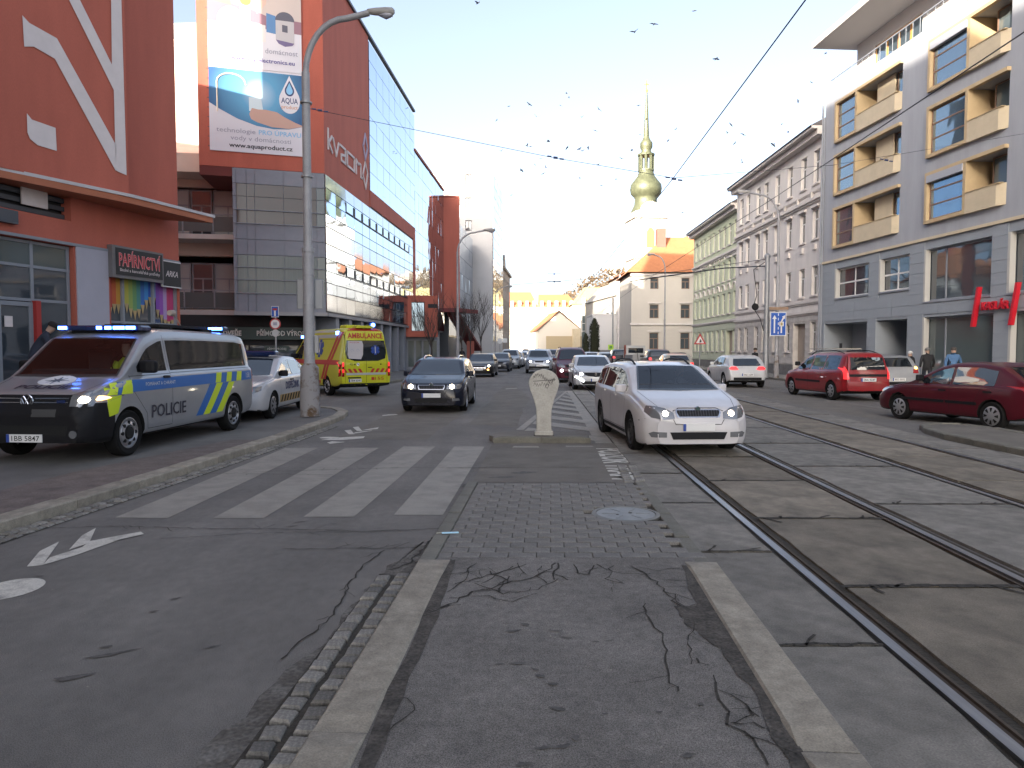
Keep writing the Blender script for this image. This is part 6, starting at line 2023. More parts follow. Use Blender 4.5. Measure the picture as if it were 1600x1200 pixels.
# white hatchback with a wide black grille (behind the near white estate)
def fn_meg(B, root, X):
    p, n = hitpt(B, 'F', 0, .67)
    b = MB(); b.M = Matrix.Translation((p.x + .02, 0, .68))
    d = [(0, .075), (.045, 0), (0, -.075), (-.045, 0)]; d2 = [(0, .045), (.022, 0), (0, -.045), (-.022, 0)]
    for k in range(4):
        a, c, e, f = d[k], d[(k + 1) % 4], d2[(k + 1) % 4], d2[k]
        b.prismx([a, c, e, f], 0, .012)
    b.build('badge', M_chrome, root)
    for s in (1, -1):
        pts = [(s * .46, .40), (s * .60, .52), (s * .80, .60), (s * .83, .57), (s * .66, .47), (s * .52, .37)]
        decal(B, 'F', pts if s > 0 else pts[::-1], M_lens_cool, .016, .1, root, 'running_light')
meg, _ = drv('white hatchback with bright running lights behind the white estate', 'hatch', (.50, .51, .52), 3.42, 28.9 + 2.1, 181, fn=fn_meg,
    trims=[('grille', 'F', [(-.62, .70), (-.30, .60), (0, .57), (.30, .60), (.62, .70), (.60, .745), (-.60, .745)], M_plast), ('lower_intake', 'F', [(-.52, .27), (.52, .27), (.62, .42), (.42, .40), (-.42, .40), (-.62, .42)], M_plast)],
    plates=[('F', .05, .45, '', .5)])
def ext_bumper(z, m=None):
    return [('front_bumper', 'F', [(-.86, .30), (.86, .30), (.86, z), (-.86, z)], m or M_plast)]
mpv, _ = drv('dark red high roofed van car behind the white hatchback', 'mpv', (.085, .008, .022), 3.12, 36 + 2.2, 180.5, bulbs=[('F', .60, .62, .07, M_lens_cool)], rails=(1.9, 4.0, .55, .05))
suv, _ = drv('silver blue suv with lit headlights in the middle of the street', 'suv', (.30, .33, .37), 1.93, 50 + 2.2, 181, metal=.3,
    trims=[('grille', 'F', [(-.32, .74), (.32, .74), (.34, .90), (-.34, .90)], M_chrome), ('grille_opening', 'F', [(-.29, .76), (.29, .76), (.31, .88), (-.31, .88)], M_plast), ('lower_intake', 'F', [(-.7, .34), (.7, .34), (.7, .52), (-.7, .52)], M_plast)], bulbs=[('F', .60, .84, .07, M_lens_cool)])
pas, _ = drv('black saloon with amber lamps heading the queue at the left kerb', 'saloon', (.012, .011, .011), -1.88, 43.2 + 2.3, 183, bulbs=[('F', .60, .69, .06, M_lens_on), ('F', .56, .46, .05, M_amber)],
    trims=[('grille', 'F', [(-.38, .45), (.38, .45), (.42, .72), (-.42, .72)], M_chrome), ('grille_opening', 'F', [(-.35, .60), (.35, .60), (.39, .70), (-.39, .70)], M_plast), ('lower_intake', 'F', [(-.7, .28), (.7, .28), (.7, .38), (-.7, .38)], M_plast)])
# queue behind it and the far traffic: copies of four kinds
far = []
q1, _ = drv('dark hatchback second in the queue at the left kerb', 'hatch', (.03, .035, .045), -.95, 53.5 + 2, 183.5, group='cars queueing along the left kerb', bulbs=[])
q2, _ = drv('silver suv third in the queue at the left kerb', 'suv', (.33, .36, .38), -.15, 62 + 2, 183.5, group='cars queueing along the left kerb', bulbs=[])
q3, _ = drv('pale saloon further back in the queue near the white block', 'saloon', (.45, .46, .47), 1.0, 78, 183.5, group='cars queueing along the left kerb', bulbs=[('F', .60, .68, .06, M_lens_cool)])
P_cols = [(.45, .45, .46), (.02, .02, .025), (.22, .02, .02), (.30, .31, .33), (.04, .05, .09), (.50, .48, .45), (.10, .03, .03), (.36, .33, .30)]
def farcar(src, col, x, y, head, label, group):
    c = copy_tree(src)
    old = src.children[0].material_slots[0].material
    recolour(c, paint('paint_%d' % len(MATS), col), old)
    place(c, x, y, R(head)); tag(c, label, 'car', group)
    return c
G1 = 'distant cars in the street'
for src, ci, x, y, hd, lb in [(q1, 3, .3, 69, 183.5, 'grey hatchback fourth in the queue by the kerb'), (q2, 0, 2.6, 62, 181, 'white suv directly behind the silver blue suv'), (q3, 1, 1.5, 88, 183, 'black saloon far back in the queue'), (q1, 0, 2.1, 98, 183, 'small white hatchback near the end of the queue'),
        (q2, 4, 4.1, 74, 181, 'dark blue suv in the middle lane far away'), (q3, 5, 4.6, 95, 181, 'cream saloon in the middle lane far away'), (q1, 6, 3.2, 118, 182, 'dark red hatchback at the far end'), (q3, 3, 2.4, 132, 183, 'grey saloon at the far end'), (q2, 1, 6.5, 122, 181, 'black suv at the far end')]:
    farcar(src, P_cols[ci], x, y, hd, lb, G1)
wv = spec_gen('mpv', label='white van car far down the street', paint=paint('paint_vanwhite', (.55, .55, .56)), group=G1)
wvr, _ = make_car(wv); place(wvr, 4.6, 128, R(182))
r1 = farcar(wvr, (.30, .02, .02), 7.9, 120, 182, 'bright red van car far down the street', G1)
farcar(wvr, (.16, .06, .05), 2.9, 150, 182, 'brown red van car at the very end', G1)
farcar(q3, (.42, .42, .43), 9.0, 135, 182, 'light grey saloon at the far right end', G1)

# right lanes: cars driving away
def tails_on(s): return [('tail_light', 'B', [(.56, .78 * s), (.78, .78 * s), (.78, .93 * s), (.60, .93 * s)], M_tail_on), ('headlight', 'F', [(.5, .62 * s), (.5, .70 * s), (.8, .76 * s), (.8, .66 * s)], M_lens)]
sci, Bs = drv('white coupe with red tail lights driving away in the right lane', 'hatch', (.50, .505, .50), 10.35, 31.2 + 2.1, 2.5,
    lamps=[('tail_light', 'B', [(.38, .80), (.50, .78), (.74, .79), (.78, .86), (.68, .93), (.48, .93)], M_tail_on), ('headlight', 'F', [(.5, .62), (.5, .70), (.8, .76), (.8, .66)], M_lens)], plates=[('B', 0, .58, '3AE 1684', .5)], bulbs=[],
    rw=[(-.60, .99), (-.50, .96), (.50, .96), (.60, .99), (.50, 1.27), (-.50, 1.27)], panes=[(1.3, 2.45), (2.52, 3.35)])
def fn_mcv(B, root, X):
    b = MB()
    for x in (1.75, 2.9):
        p, n = hitpt(B, 'T', X(x), 0); b.box(p.x - .03, p.x + .03, -.62, .62, 1.685, 1.715)
    b.build('roof_bar', M_chrome, root)
    line(B, 'B', [(0, 1.05), (.18, 1.20)], M_plast, .02, .012, root, 'wiper')
    decal(B, 'B', [(-.62, .80), (.62, .80), (.62, .88), (-.62, .88)], M_plast, .014, .1, root, 'tailgate_strip')
    line(B, 'B', [(-.68, .5), (-.66, 1.1), (-.58, 1.55)], M_seam, .007, .003, root)
    line(B, 'B', [(.68, .5), (.66, 1.1), (.58, 1.55)], M_seam, .007, .003, root)
mcv, Bm = drv('bright red estate car with roof bars in the right lane', 'mpv', (.235, .007, .011), 11.35, 23.1 + 2.2, -3.5, W=1.76, L=4.48, rim='hubcap',
    top=[(0, .55), (.03, .72), (.10, .80), (.5, .90), (.95, .97), (1.05, 1.0), (1.75, 1.50), (2.2, 1.585), (3.6, 1.60), (4.18, 1.575), (4.30, 1.50), (4.42, 1.05), (4.46, .75), (4.48, .5)],
    belt=[(0, .55), (.4, .80), (1.0, .91), (2, .94), (4.0, .99), (4.48, .95)], belt_z=lambda x: .985 + .015 * (x - 2), panes=[(1.28, 2.18), (2.26, 3.08), (3.15, 4.0)], wb=2.90, fo=.80, r=.31,
    ws=[(-.68, 1.01), (0, 1.0), (.68, 1.01), (.55, 1.48), (0, 1.5), (-.55, 1.48)], rw=[(-.58, 1.02), (.58, 1.02), (.54, 1.42), (-.54, 1.42)], rails=(1.6, 4.0, .56, .07),
    lamps=[('tail_light', 'B', [(.64, .72), (.765, .72), (.765, 1.10), (.70, 1.12), (.66, .95)], M_tail_on), ('headlight', 'F', [(.5, .62), (.5, .74), (.8, .78), (.8, .66)], M_lens)], plates=[('B', 0, .70, '2BA 9049', .5)], bulbs=[],
    sides=[('rubbing_strip', [(1.2, .56), (3.0, .56), (3.0, .63), (1.2, .63)], M_plast)], mirm=M_plast, fn=fn_mcv, trims=[('lower_intake', 'F', [(-.45, .28), (.45, .28), (.50, .42), (-.50, .42)], M_plast)])
xsa, Bx = drv('maroon hatchback with silver hubcaps nearest on the right', 'hatch', (.075, .005, .012), 10.02 + .45, 15.95 + .28, -13.2, W=1.72, L=4.30, rim='hubcap', wb=2.54, fo=.86, r=.30,
    top=[(0, .48), (.03, .62), (.12, .70), (.5, .80), (1.05, .90), (1.15, .93), (1.9, 1.31), (2.3, 1.40), (3.0, 1.405), (3.45, 1.34), (4.05, 1.0), (4.2, .93), (4.27, .7), (4.3, .5)],
    belt=[(0, .5), (.4, .70), (1.0, .84), (2, .875), (3.6, .91), (4.3, .85)], belt_z=lambda x: .90 + .012 * (x - 2), panes=[(1.4, 2.30), (2.38, 3.42)], bulbs=[],
    ws=[(-.66, .94), (0, .92), (.66, .94), (.52, 1.29), (0, 1.31), (-.52, 1.29)], sides=[('rubbing_strip', [(.95, .50), (2.2, .50), (2.2, .56), (.95, .56)], M_plast), ('rubbing_strip', [(2.24, .50), (3.05, .50), (3.05, .56), (2.24, .56)], M_plast)], mirm=M_plast,
    handles=[(2.15, .77), (3.3, .79)], hm=M_plast)
person_in(xsa, 'driver in beige inside the maroon hatchback', 4.3 / 2 - 2.05, .33, .72, mat('beige_coat', (.30, .24, .18), .9)) if False else None
sil, _ = drv('silver small car parked at the right kerb behind the red estate', 'hatch', (.34, .35, .36), 14.55, 27.1 + 1.9, -2, metal=.3, L=3.9, wb=2.45,
    top=[(0, .52), (.03, .70), (.12, .80), (.5, .94), (.9, 1.02), (1.0, 1.05), (1.7, 1.42), (2.1, 1.49), (3.0, 1.48), (3.5, 1.42), (3.75, 1.0), (3.85, .85), (3.88, .7), (3.9, .5)], panes=[(1.25, 2.1), (2.17, 2.9), (2.95, 3.5)],
    rw=[(-.60, 1.02), (.60, 1.02), (.52, 1.36), (-.52, 1.36)], plates=[('B', 0, .55, '8B2 0092', .5)], bulbs=[('B', .72, .98, .05, M_amber)], ws=[(-.66, 1.06), (0, 1.05), (.66, 1.06), (.55, 1.40), (0, 1.42), (-.55, 1.40)])
bei, _ = drv('beige hatchback seen from behind below the green house', 'hatch', (.36, .33, .26), 9.7, 41 + 2, 3, bulbs=[], lamps=tails_on(1.0))
dk1, _ = drv('dark estate in the right lane ahead of the beige hatchback', 'suv', (.04, .045, .05), 10.6, 53, 3, bulbs=[], lamps=tails_on(1.18))
tk1 = farcar(dk1, (.015, .015, .018), 9.55, 64, 2, 'black car with red lamps left of the small truck', 'cars driving away in the right lane')
farcar(sci, (.30, .31, .32), 8.6, 66, 2, 'grey hatchback with red lamps left of the small truck', 'cars driving away in the right lane')
farcar(bei, (.46, .46, .47), 8.0, 73, 2, 'white car furthest left in the right lane', 'cars driving away in the right lane')
farcar(dk1, (.40, .41, .42), 12.3, 62, 3, 'silver car just right of the small truck', 'cars driving away in the right lane')
farcar(bei, (.05, .05, .06), 14.6, 64, 4, 'dark parked car before the rectory', 'cars driving away in the right lane')
farcar(bei, (.28, .03, .03), 7.7, 92, 2, 'dark red car beyond the white hatchback', 'cars driving away in the right lane')
# small flatbed truck seen from behind
tr = thing('flatbed_truck', 'small grey flatbed truck seen from behind between cars', 'truck', (10.3, 57.5, 0), 0)
b = MB(); b.box(-.85, .85, 2.2, 3.6, .45, 1.2, ch=.05); b.prismx([(2.2, 1.2), (3.7, 1.2), (3.3, 1.98), (2.3, 2.0)], -.80, .80); b.build('cab', paint('truck_grey', (.40, .40, .39)), tr)
b = MB(); b.box(-.62, .62, 2.17, 2.2, 1.40, 1.80); b.build('rear_window', M_cglass, tr)
b = MB(); b.box(-.95, .95, -1.8, 2.0, .75, .85); b.build('bed', M_slabg, tr)
for nm, a in (('side_board', (-.95, -.90, -1.8, 2.0, .85, 1.25)), ('side_board', (.90, .95, -1.8, 2.0, .85, 1.25)), ('tailboard', (-.95, .95, -1.85, -1.8, .78, 1.28))):
    b = MB(); b.box(*a); b.build(nm, mat('truck_board', (.33, .33, .32), .7), tr)
b = MB(); b.box(-1.0, -.85, 1.9, 2.1, .85, 2.05); b.build('post', mat('rusty_post', (.22, .07, .05), .8), tr)
for x in (-.78, .78):
    for y in (-1.0, 2.7):
        b = MB(); b.lathe([(.2, -.1), (.30, -.1), (.32, -.06), (.32, .06), (.30, .1), (.2, .1)], 18, 0, 'x', (x, y, .32)); b.build('wheel', M_tyre, tr, 40)

# ================================================================ police van
P_silver = paint('paint_police_silver', (.33, .34, .355), .35, .32, .07)
M_pyel = mat('police_yellow', (.60, .74, .02), .45)
M_pblu = mat('police_blue', (.015, .13, .42), .4)
M_pdk = mat('police_dark', (.03, .03, .05), .5)
LV = 5.29
def fn_van(B, root, X):
    hw = .95
    S = lambda pts: [(X(x), z) for x, z in pts]
    for a in ('L', 'R'):
        decal(B, a, S([(.98, .95), (5.12, .98), (5.12, 1.16), (.98, 1.13)]), M_pblu, .005, .15, root, 'blue_band')
        for pts in ([(.42, .93), (.62, .93), (.70, 1.11), (.42, 1.08)], [(.98, .93), (.72, .93), (.80, 1.12), (1.0, 1.13)], [(.36, .62), (.62, .66), (.72, .92), (.42, .91)]):
            decal(B, a, S(pts), M_pyel, .007, .12, root, 'yellow_block')
        decal(B, a, S([(.63, .93), (.71, .93), (.80, 1.11), (.71, 1.11)]), M_pblu, .006, .12, root, 'blue_block')
        for k in range(3):
            x = 3.55 + k * .42
            decal(B, a, S([(x, .975), (x + .2, .975), (x + .26, 1.155), (x + .06, 1.155)]), M_pyel, .008, .12, root, 'yellow_block')
        # slanting stripes low in front of the rear wheel
        for k, m in enumerate((M_pblu, M_pyel, M_pblu, M_pyel)):
            x = 2.85 + k * .24
            decal(B, a, S([(x, .42), (x + .24, .42), (x + .24 + .50, .965), (x + .50, .965)]), m, .0055, .12, root, 'slanted_stripe')
    text_decal(B, 'L', 'POLICIE', .20, X(1.98), .52, M_pdk, root, flip=True, bold=.015, width=1.02)
    text_decal(B, 'R', 'POLICIE', .20, X(1.98), .52, M_pdk, root, bold=.015, width=1.02)
    text_decal(B, 'L', 'POMÁHAT A CHRÁNIT', .055, X(1.75), 1.025, M_plate, root, flip=True, width=.85)
    text_decal(B, 'L', '158', .10, X(4.92), 1.02, M_plate, root, flip=True)
    # bonnet: lettering and the round star emblem
    text_decal(B, 'T', 'POLICIE', .15, X(.29), .02, M_pdk, root, width=.80, bold=.04)
    n = 28
    decal(B, 'T', [(X(.66) + .19 * math.sin(2 * math.pi * k / n), .27 * math.cos(2 * math.pi * k / n)) for k in range(n)], M_plate, .007, .1, root, 'emblem_disc')
    star = []
    for k in range(16):
        rr = (.19 if k % 2 == 0 else .07) * (1.0 if k % 4 == 0 else .8)
        star.append((X(.66) + .85 * rr * math.sin(2 * math.pi * k / 16), rr * math.cos(2 * math.pi * k / 16)))
    decal(B, 'T', star, mat('emblem_grey', (.10, .13, .16), .5), .010, .1, root, 'emblem_star')
    # black front bumper and grille
    decal(B, 'F', [(-.88, .33), (.88, .33), (.93, .45), (.93, .72), (.88, .80), (-.88, .80), (-.93, .72), (-.93, .45)], M_plast, .010, .08, root, 'front_bumper')
    for a in ('L', 'R'):
        decal(B, a, S([(.04, .34), (.50, .34), (.50, .55), (.42, .62), (.38, .84), (.10, .84), (.02, .7)]), M_plast, .009, .08, root, 'bumper_side')
    decal(B, 'F', [(-.62, .80), (.62, .80), (.62, .955), (-.62, .955)], M_plast, .011, .08, root, 'grille')
    for z in (.85, .905):
        line(B, 'F', [(-.60, z), (-.1, z)], M_chrome, .012, .016, root, 'grille_bar'); line(B, 'F', [(.1, z), (.60, z)], M_chrome, .012, .016, root, 'grille_bar')
    decal(B, 'F', [(-.60, .40), (.60, .40), (.62, .54), (-.62, .54)], M_well, .014, .1, root, 'lower_intake')
    decal(B, 'F', [(.1, .66), (.45, .66), (.45, .76), (.1, .76)], mat('blank_plate', (.05, .05, .05), .8), .016, .1, root, 'blank_panel')
    p, q = hitpt(B, 'F', 0, .87)
    b = MB(); b.M = Matrix.Translation((p.x + .02, 0, .875))
    rg = [(.088 * math.cos(R(a)), .088 * math.sin(R(a))) for a in range(0, 361, 15)]
    for a, c in zip(rg, rg[1:]):
        b.tube([(0, a[0], a[1]), (0, c[0], c[1])], .010, 6)
    for pts in ([(-.045, .07), (0, .005), (.045, .07)], [(-.078, .035), (-.035, -.07), (0, .0), (.035, -.07), (.078, .035)]):
        for a, c in zip(pts, pts[1:]): b.tube([(0, a[0], a[1]), (0, c[0], c[1])], .009, 6)
    b.build('badge', M_chrome, root)
    for y, m in ((-.52, M_blue_on), (.5, M_beac)):
        h, n_ = hitpt(B, 'F', y, .87); b = MB(); b.box(h.x + .01, h.x + .03, y - .06, y + .06, .85, .89); b.build('front_beacon', m, root)
    for y in (-.70, .70):
        h, n_ = hitpt(B, 'F', y, .42); b = MB(); b.lathe([(.055, -.01), (.055, .02)], 14, 0, 'x', (h.x, y, .42)); b.build('fog_light', M_lens, root)
    # light bar
    zt = B.T(1.75)
    b = MB(); b.box(X(1.95), X(1.62), -.70, .70, zt + .03, zt + .11, ch=.03); o = b.build('light_bar', M_beac, root)
    for y0, y1, m in ((.47, .62, M_blue_on), (.26, .44, M_blue_on), (.12, .22, M_blue_on), (-.02, .06, M_blue_on), (-.45, -.2, M_beac), (-.66, -.52, M_blue_on)):
        b = MB(); b.box(X(1.60), X(1.615), y0, y1, zt + .045, zt + .095); b.build('beacon', m, o)
    b = MB(); b.box(X(1.9), X(1.7), -.5, .5, zt - .01, zt + .03); b.build('bar_foot', M_plast, o)
    zr = B.T(4.7)
    b = MB(); b.box(X(4.8), X(4.6), .25, .62, zr + .03, zr + .12, ch=.03); o = b.build('rear_beacon_bar', M_beac, root)
    b = MB(); b.box(X(4.58), X(4.595), .30, .58, zr + .05, zr + .10); b.build('beacon', M_blue_on, o)
    b = MB(); b.box(X(4.2), X(2.6), -.55, .45, zr + .05, zr + .10); 
    for x in (2.7, 4.1): b.box(X(x + .03), X(x - .03), -.6, .6, zr - .02, zr + .05)
    b.build('roof_rack', M_plast, root)
    b = MB(); b.tube([(X(3.6), .3, zr + .05), (X(3.3), .32, zr + .30)], .012, 6); b.lathe([(.04, 0), (.06, .04), (.05, .16)], 10, 0, 'x', (X(3.3), .32, zr + .32)); b.build('searchlight', mat('lamp_body', (.40, .33, .27), .6), root)
sp = dict(name='police_van', cat='police van', lowdark=(.56, .74), label='silver police van with blue beacons flashing, yellow and blue stripes, black bumper', L=LV, W=1.90, wb=3.40, fo=.91, r=.345, tw=.22, rim='steel', paint=P_silver, sig=.05,
    top=[(0, .60), (.03, .82), (.10, .97), (.25, 1.02), (.80, 1.165), (.86, 1.20), (1.55, 1.80), (1.95, 1.93), (2.6, 1.955), (4.7, 1.93), (5.08, 1.88), (5.2, 1.75), (5.27, 1.1), (5.29, .55)],
    belt=[(0, .60), (.3, .95), (.8, 1.12), (1.5, 1.18), (3, 1.20), (5.0, 1.22), (5.29, 1.2)], under=[(0, .30), (.3, .26), (4.9, .28), (5.29, .38)],
    plan=[(0, .80), (.05, .88), (.15, .955), (.4, .99), (.9, 1), (4.8, 1), (5.1, .98), (5.24, .95), (5.29, .90)], tum=.17, belt_z=lambda x: 1.245 + .006 * (x - 2), rail=.20, zmax=1.745,
    panes=[(1.12, 2.02), (2.14, 4.95)], sidem=M_cgdark, ws=[(-.80, 1.19), (0, 1.175), (.80, 1.19), (.70, 1.76), (0, 1.78), (-.70, 1.76)], rw=[(-.72, 1.3), (.72, 1.3), (.66, 1.75), (-.66, 1.75)],
    cabin=(.76, .67, 1.22, 1.76, .5, 2.75),
    lamps=[('headlight', 'F', [(.50, .83), (.54, .94), (.72, .995), (.92, 1.03), (.945, .92), (.93, .80), (.70, .79)], M_lens), ('tail_light', 'B', [(.80, .7), (.90, .7), (.88, 1.2), (.80, 1.2)], M_tail)],
    seams=[[(1.0, 1.2), (.98, 1.0), (1.35, .60), (1.38, .36)], [(2.08, 1.9), (2.08, .38)], [(3.3, 1.22), (3.3, .4)], [(2.1, 1.205), (5.1, 1.225)], [(1.0, 1.185), (2.08, 1.195)], [(1.38, .36), (2.08, .36)]],
    hood=[[(.12, .70), (.8, .80)]], bulbs=[('F', .78, .89, .05, M_lens_on), ('F', .90, .90, .035, M_amber2)], plates=[('F', -.03, .60, '1BB 5847', .52)], mirror=(1.32, 1.32, 0, 1.35), mirm=M_plast, handles=[(1.93, 1.14)], hm=M_plast, fn=fn_van)
sp['plates'] = [('F', 0, .365, '1BB 5847', .52)]
pvan, BV = make_car(sp)
a_ = R(184.2)
vh = Vector((math.sin(a_), math.cos(a_)))           # forward direction
vl = Vector((-vh.y, vh.x))                           # its left
fw = Vector((-5.80, 10.70))                          # left front wheel contact
ctr = fw - vl * .86 - vh * (LV / 2 - .91)
place(pvan, ctr.x, ctr.y, a_, .09)
person_in(pvan, 'police driver in yellow high visibility vest inside the van', LV / 2 - 1.75, .40, 1.18, mat('hi_vis', (.72, .85, .04), .6))

# ================================================================ ambulance
P_yel = paint('paint_ambulance', (.56, .56, .02), 0, .35, .05)
M_ared = mat('ambulance_red', (.46, .03, .02), .45)
M_silv = mat('reflective_silver', (.45, .46, .46), .4)
M_star = mat('star_blue', (.01, .05, .28), .45)
LA = 5.95
def star_of_life(B, axis, u, v, r, root):
    for k in range(3):
        q = R(60 * k); c, s = math.cos(q), math.sin(q)
        w = r * .32
        pts = [(-w, -r), (w, -r), (w, r), (-w, r)]
        decal(B, axis, [(u + x * c - y * s, v + x * s + y * c) for x, y in pts], M_star, .008 + .001 * k, .15, root, 'star_of_life')
    line(B, axis, [(u, v - r * .7), (u, v + r * .7)], M_plate, r * .14, .013, root, 'star_staff')
def fn_amb(B, root, X):
    S = lambda pts: [(X(x), z) for x, z in pts]
    for a in ('L', 'R'):
        decal(B, a, S([(1.0, 1.13), (5.75, 1.13), (5.75, 1.30), (1.0, 1.30)]), M_ared, .006, .2, root, 'red_band')
        decal(B, a, S([(1.6, 2.10), (5.5, 2.10), (5.5, 2.22), (1.6, 2.22)]), M_silv, .006, .2, root, 'silver_band')
        decal(B, a, S([(1.6, 2.30), (4.9, 2.30), (4.9, 2.38), (1.6, 2.38)]), M_silv, .006, .2, root, 'silver_band')
        for d in (0, .26):
            decal(B, a, S([(4.15 + d, .60), (4.33 + d, .60), (5.48 + d, 2.30), (5.30 + d, 2.30)]), M_ared, .0075, .2, root, 'red_slash')
        decal(B, a, S([(.8, .45), (4.1, .45), (4.1, .55), (.8, .55)]), M_ared, .006, .2, root, 'red_sill_band')
        star_of_life(B, a, X(3.75), 1.72, .33, root)
        decal(B, a, S([(2.6, 1.4), (3.2, 1.4), (3.2, 1.52), (2.6, 1.52)]), mat('amb_patch', (.14, .24, .42), .5), .007, .2, root, 'crest_patch')
        line(B, a, S([(2.0, 2.05), (5.6, 2.05)]), M_seam, .01, .003, root)
    # back
    decal(B, 'B', [(-.72, 2.34), (.72, 2.34), (.70, 2.45), (-.70, 2.45)], M_ared, .010, .15, root, 'red_band')
    text_decal(B, 'B', 'AMBULANCE', .175, 0, 2.08, M_ared, root, flip=True, bold=.04, width=1.34)
    decal(B, 'B', [(.20, 1.33), (.66, 1.36), (.70, 1.5), (.67, 1.98), (.14, 1.98), (.10, 1.86), (.12, 1.5)], mat('white_notice', (.52, .49, .49), .6), .012, .15, root, 'window_poster')
    text_decal(B, 'B', 'POZOR', .05, .42, 1.90, M_ared, root, off=.015, flip=True, width=.36)
    for u in (.30, .52):
        line(B, 'B', [(u - .05, 1.62), (u, 1.70), (u + .06, 1.66), (u + .03, 1.58)], M_pgrey, .012, .015, root, 'drawn_face')
    star_of_life(B, 'B', -.36, 1.66, .17, root)
    for k in range(4):
        for s in (1, -1):
            u = s * (.14 + k * .19)
            pts = [(u, .86), (u + s * .10, .86), (u + s * .19 - s * .0, 1.0), (u + s * .09, 1.0)]
            if k == 3: pts = [(u, .86), (u + s * .09, .86), (u + s * .13, 1.0), (u + s * .09, 1.0)]
            decal(B, 'B', pts if s > 0 else pts[::-1], M_ared, .010, .15, root, 'chevron_stripe')
    decal(B, 'B', [(-.76, .775), (.76, .775), (.76, .85), (-.76, .85)], M_silv, .009, .15, root, 'silver_band')
    text_decal(B, 'B', '155', .12, -.50, .58, M_ared, root, flip=True, width=.34)
    decal(B, 'B', [(-.30, .585), (-.19, .585), (-.19, .69), (-.30, .69)], M_ared, .010, .1, root, 'phone_symbol')
    text_decal(B, 'B', '42', .08, .58, 1.12, M_pdk, root, flip=True)
    for u in (.44, -.56):
        decal(B, 'B', [(u + .028 * math.cos(R(a)), 1.15 + .028 * math.sin(R(a))) for a in range(0, 360, 45)], M_plast, .012, .1, root, 'lock')
    decal(B, 'B', [(.32 + .06 * math.cos(R(a)), 1.15 + .06 * math.sin(R(a))) for a in range(0, 360, 30)], M_plate, .010, .1, root, 'round_sticker')
    line(B, 'B', [(.28, 1.12), (.36, 1.18)], M_star, .02, .014, root, 'sticker_mark')
    decal(B, 'B', [(-.22, 1.03), (-.06, 1.03), (-.06, 1.055), (-.22, 1.055)], M_plast, .02, .1, root, 'door_handle')
    line(B, 'B', [(0, .5), (0, 2.3)], M_seam, .012, .004, root)
    for u in (-.80, .80):
        line(B, 'B', [(u, .5), (u, 1.2), (u * .93, 2.3)], M_seam, .01, .004, root)
    decal(B, 'B', [(-.92, .34), (.92, .34), (.93, .48), (-.93, .48)], M_plast, .03, .1, root, 'rear_bumper')
    decal(B, 'B', [(.22, .66), (.70, .66), (.70, .70), (.22, .70)], M_plast, .02, .1, root, 'plate_lamp')
    b = MB(); b.box(X(5.93), X(5.55), -.3, .35, B.T(5.5) - .02, B.T(5.5) + .07, ch=.02); b.build('roof_spoiler', P_yel, root)
    # beacons
    zt = B.T(5.5)
    b = MB(); b.box(X(5.72), X(5.55), -.50, -.22, zt, zt + .22, ch=.02); o = b.build('beacon', M_beac, root)
    b = MB(); b.lathe([(.07, -.02), (.075, 0), (.05, .03)], 12, 0, 'x', (X(5.74) - .02, -.36, zt + .10)); b.build('beacon_lamp', M_blue_on, o)
    h, n = hitpt(B, 'L', X(5.2), 2.26)
    b = MB(); b.box(h.x - .10, h.x + .05, h.y - .02, h.y + .05, 2.21, 2.33); b.build('side_beacon', M_blue_on, root)
    b = MB(); b.box(X(1.5), X(1.75), -.75, .75, B.T(1.7), B.T(1.7) + .14, ch=.03); o = b.build('front_light_bar', M_beac, root)
    b = MB(); b.box(X(1.48), X(1.8), .58, .76, B.T(1.7) + .02, B.T(1.7) + .13); b.build('beacon_lamp', M_blue_on, o)
    b = MB(); b.box(X(4.9), X(4.3), -.3, .3, B.T(4.6) - .02, B.T(4.6) + .12, ch=.03); b.build('roof_vent', P_yel, root)
sp = dict(name='ambulance', cat='ambulance', label='yellow ambulance with red stripes and flashing blue lamps turning into the side street', L=LA, W=1.99, wb=3.665, fo=1.0, r=.35, tw=.22, rim='steel', paint=P_yel, sig=.05,
    top=[(0, .70), (.03, .90), (.10, 1.0), (.6, 1.18), (.75, 1.25), (1.55, 1.95), (1.9, 2.30), (2.2, 2.42), (3, 2.46), (5.6, 2.46), (5.85, 2.42), (5.92, 2.2), (5.95, 1.0), (5.95, .5)],
    belt=[(0, .6), (.4, 1.0), (1, 1.2), (5.95, 1.25)], under=[(0, .32), (.4, .30), (5.3, .34), (5.95, .42)], plan=[(0, .80), (.05, .88), (.2, .95), (.5, .99), (.9, 1), (5.4, 1), (5.75, .985), (5.90, .955), (5.95, .93)], tum=.16,
    belt_z=lambda x: 1.32, rail=.22, zmax=1.98, panes=[(1.15, 2.0)], ws=[(-.80, 1.27), (.80, 1.27), (.72, 1.95), (-.72, 1.95)],
    rw=[(-.74, 1.36), (-.45, 1.27), (.45, 1.27), (.74, 1.36), (.78, 1.6), (.72, 2.0), (-.72, 2.0), (-.78, 1.6)], mirror=(1.35, 1.42, 0, 1.4), mirm=M_plast, bulbs=[],
    lamps=[('headlight', 'F', [(.6, .8), (.6, 1.0), (.85, 1.1), (.9, .85)], M_lens), ('tail_light', 'B', [(.835, .72), (.975, .72), (.965, 1.22), (.835, 1.22)], M_tail)], plates=[('B', .44, .58, '7B4 6041', .48)],
    seams=[[(2.08, 2.0), (2.08, .45)], [(3.0, 2.0), (3.0, .45)]], fn=fn_amb)
amb, BA = make_car(sp)
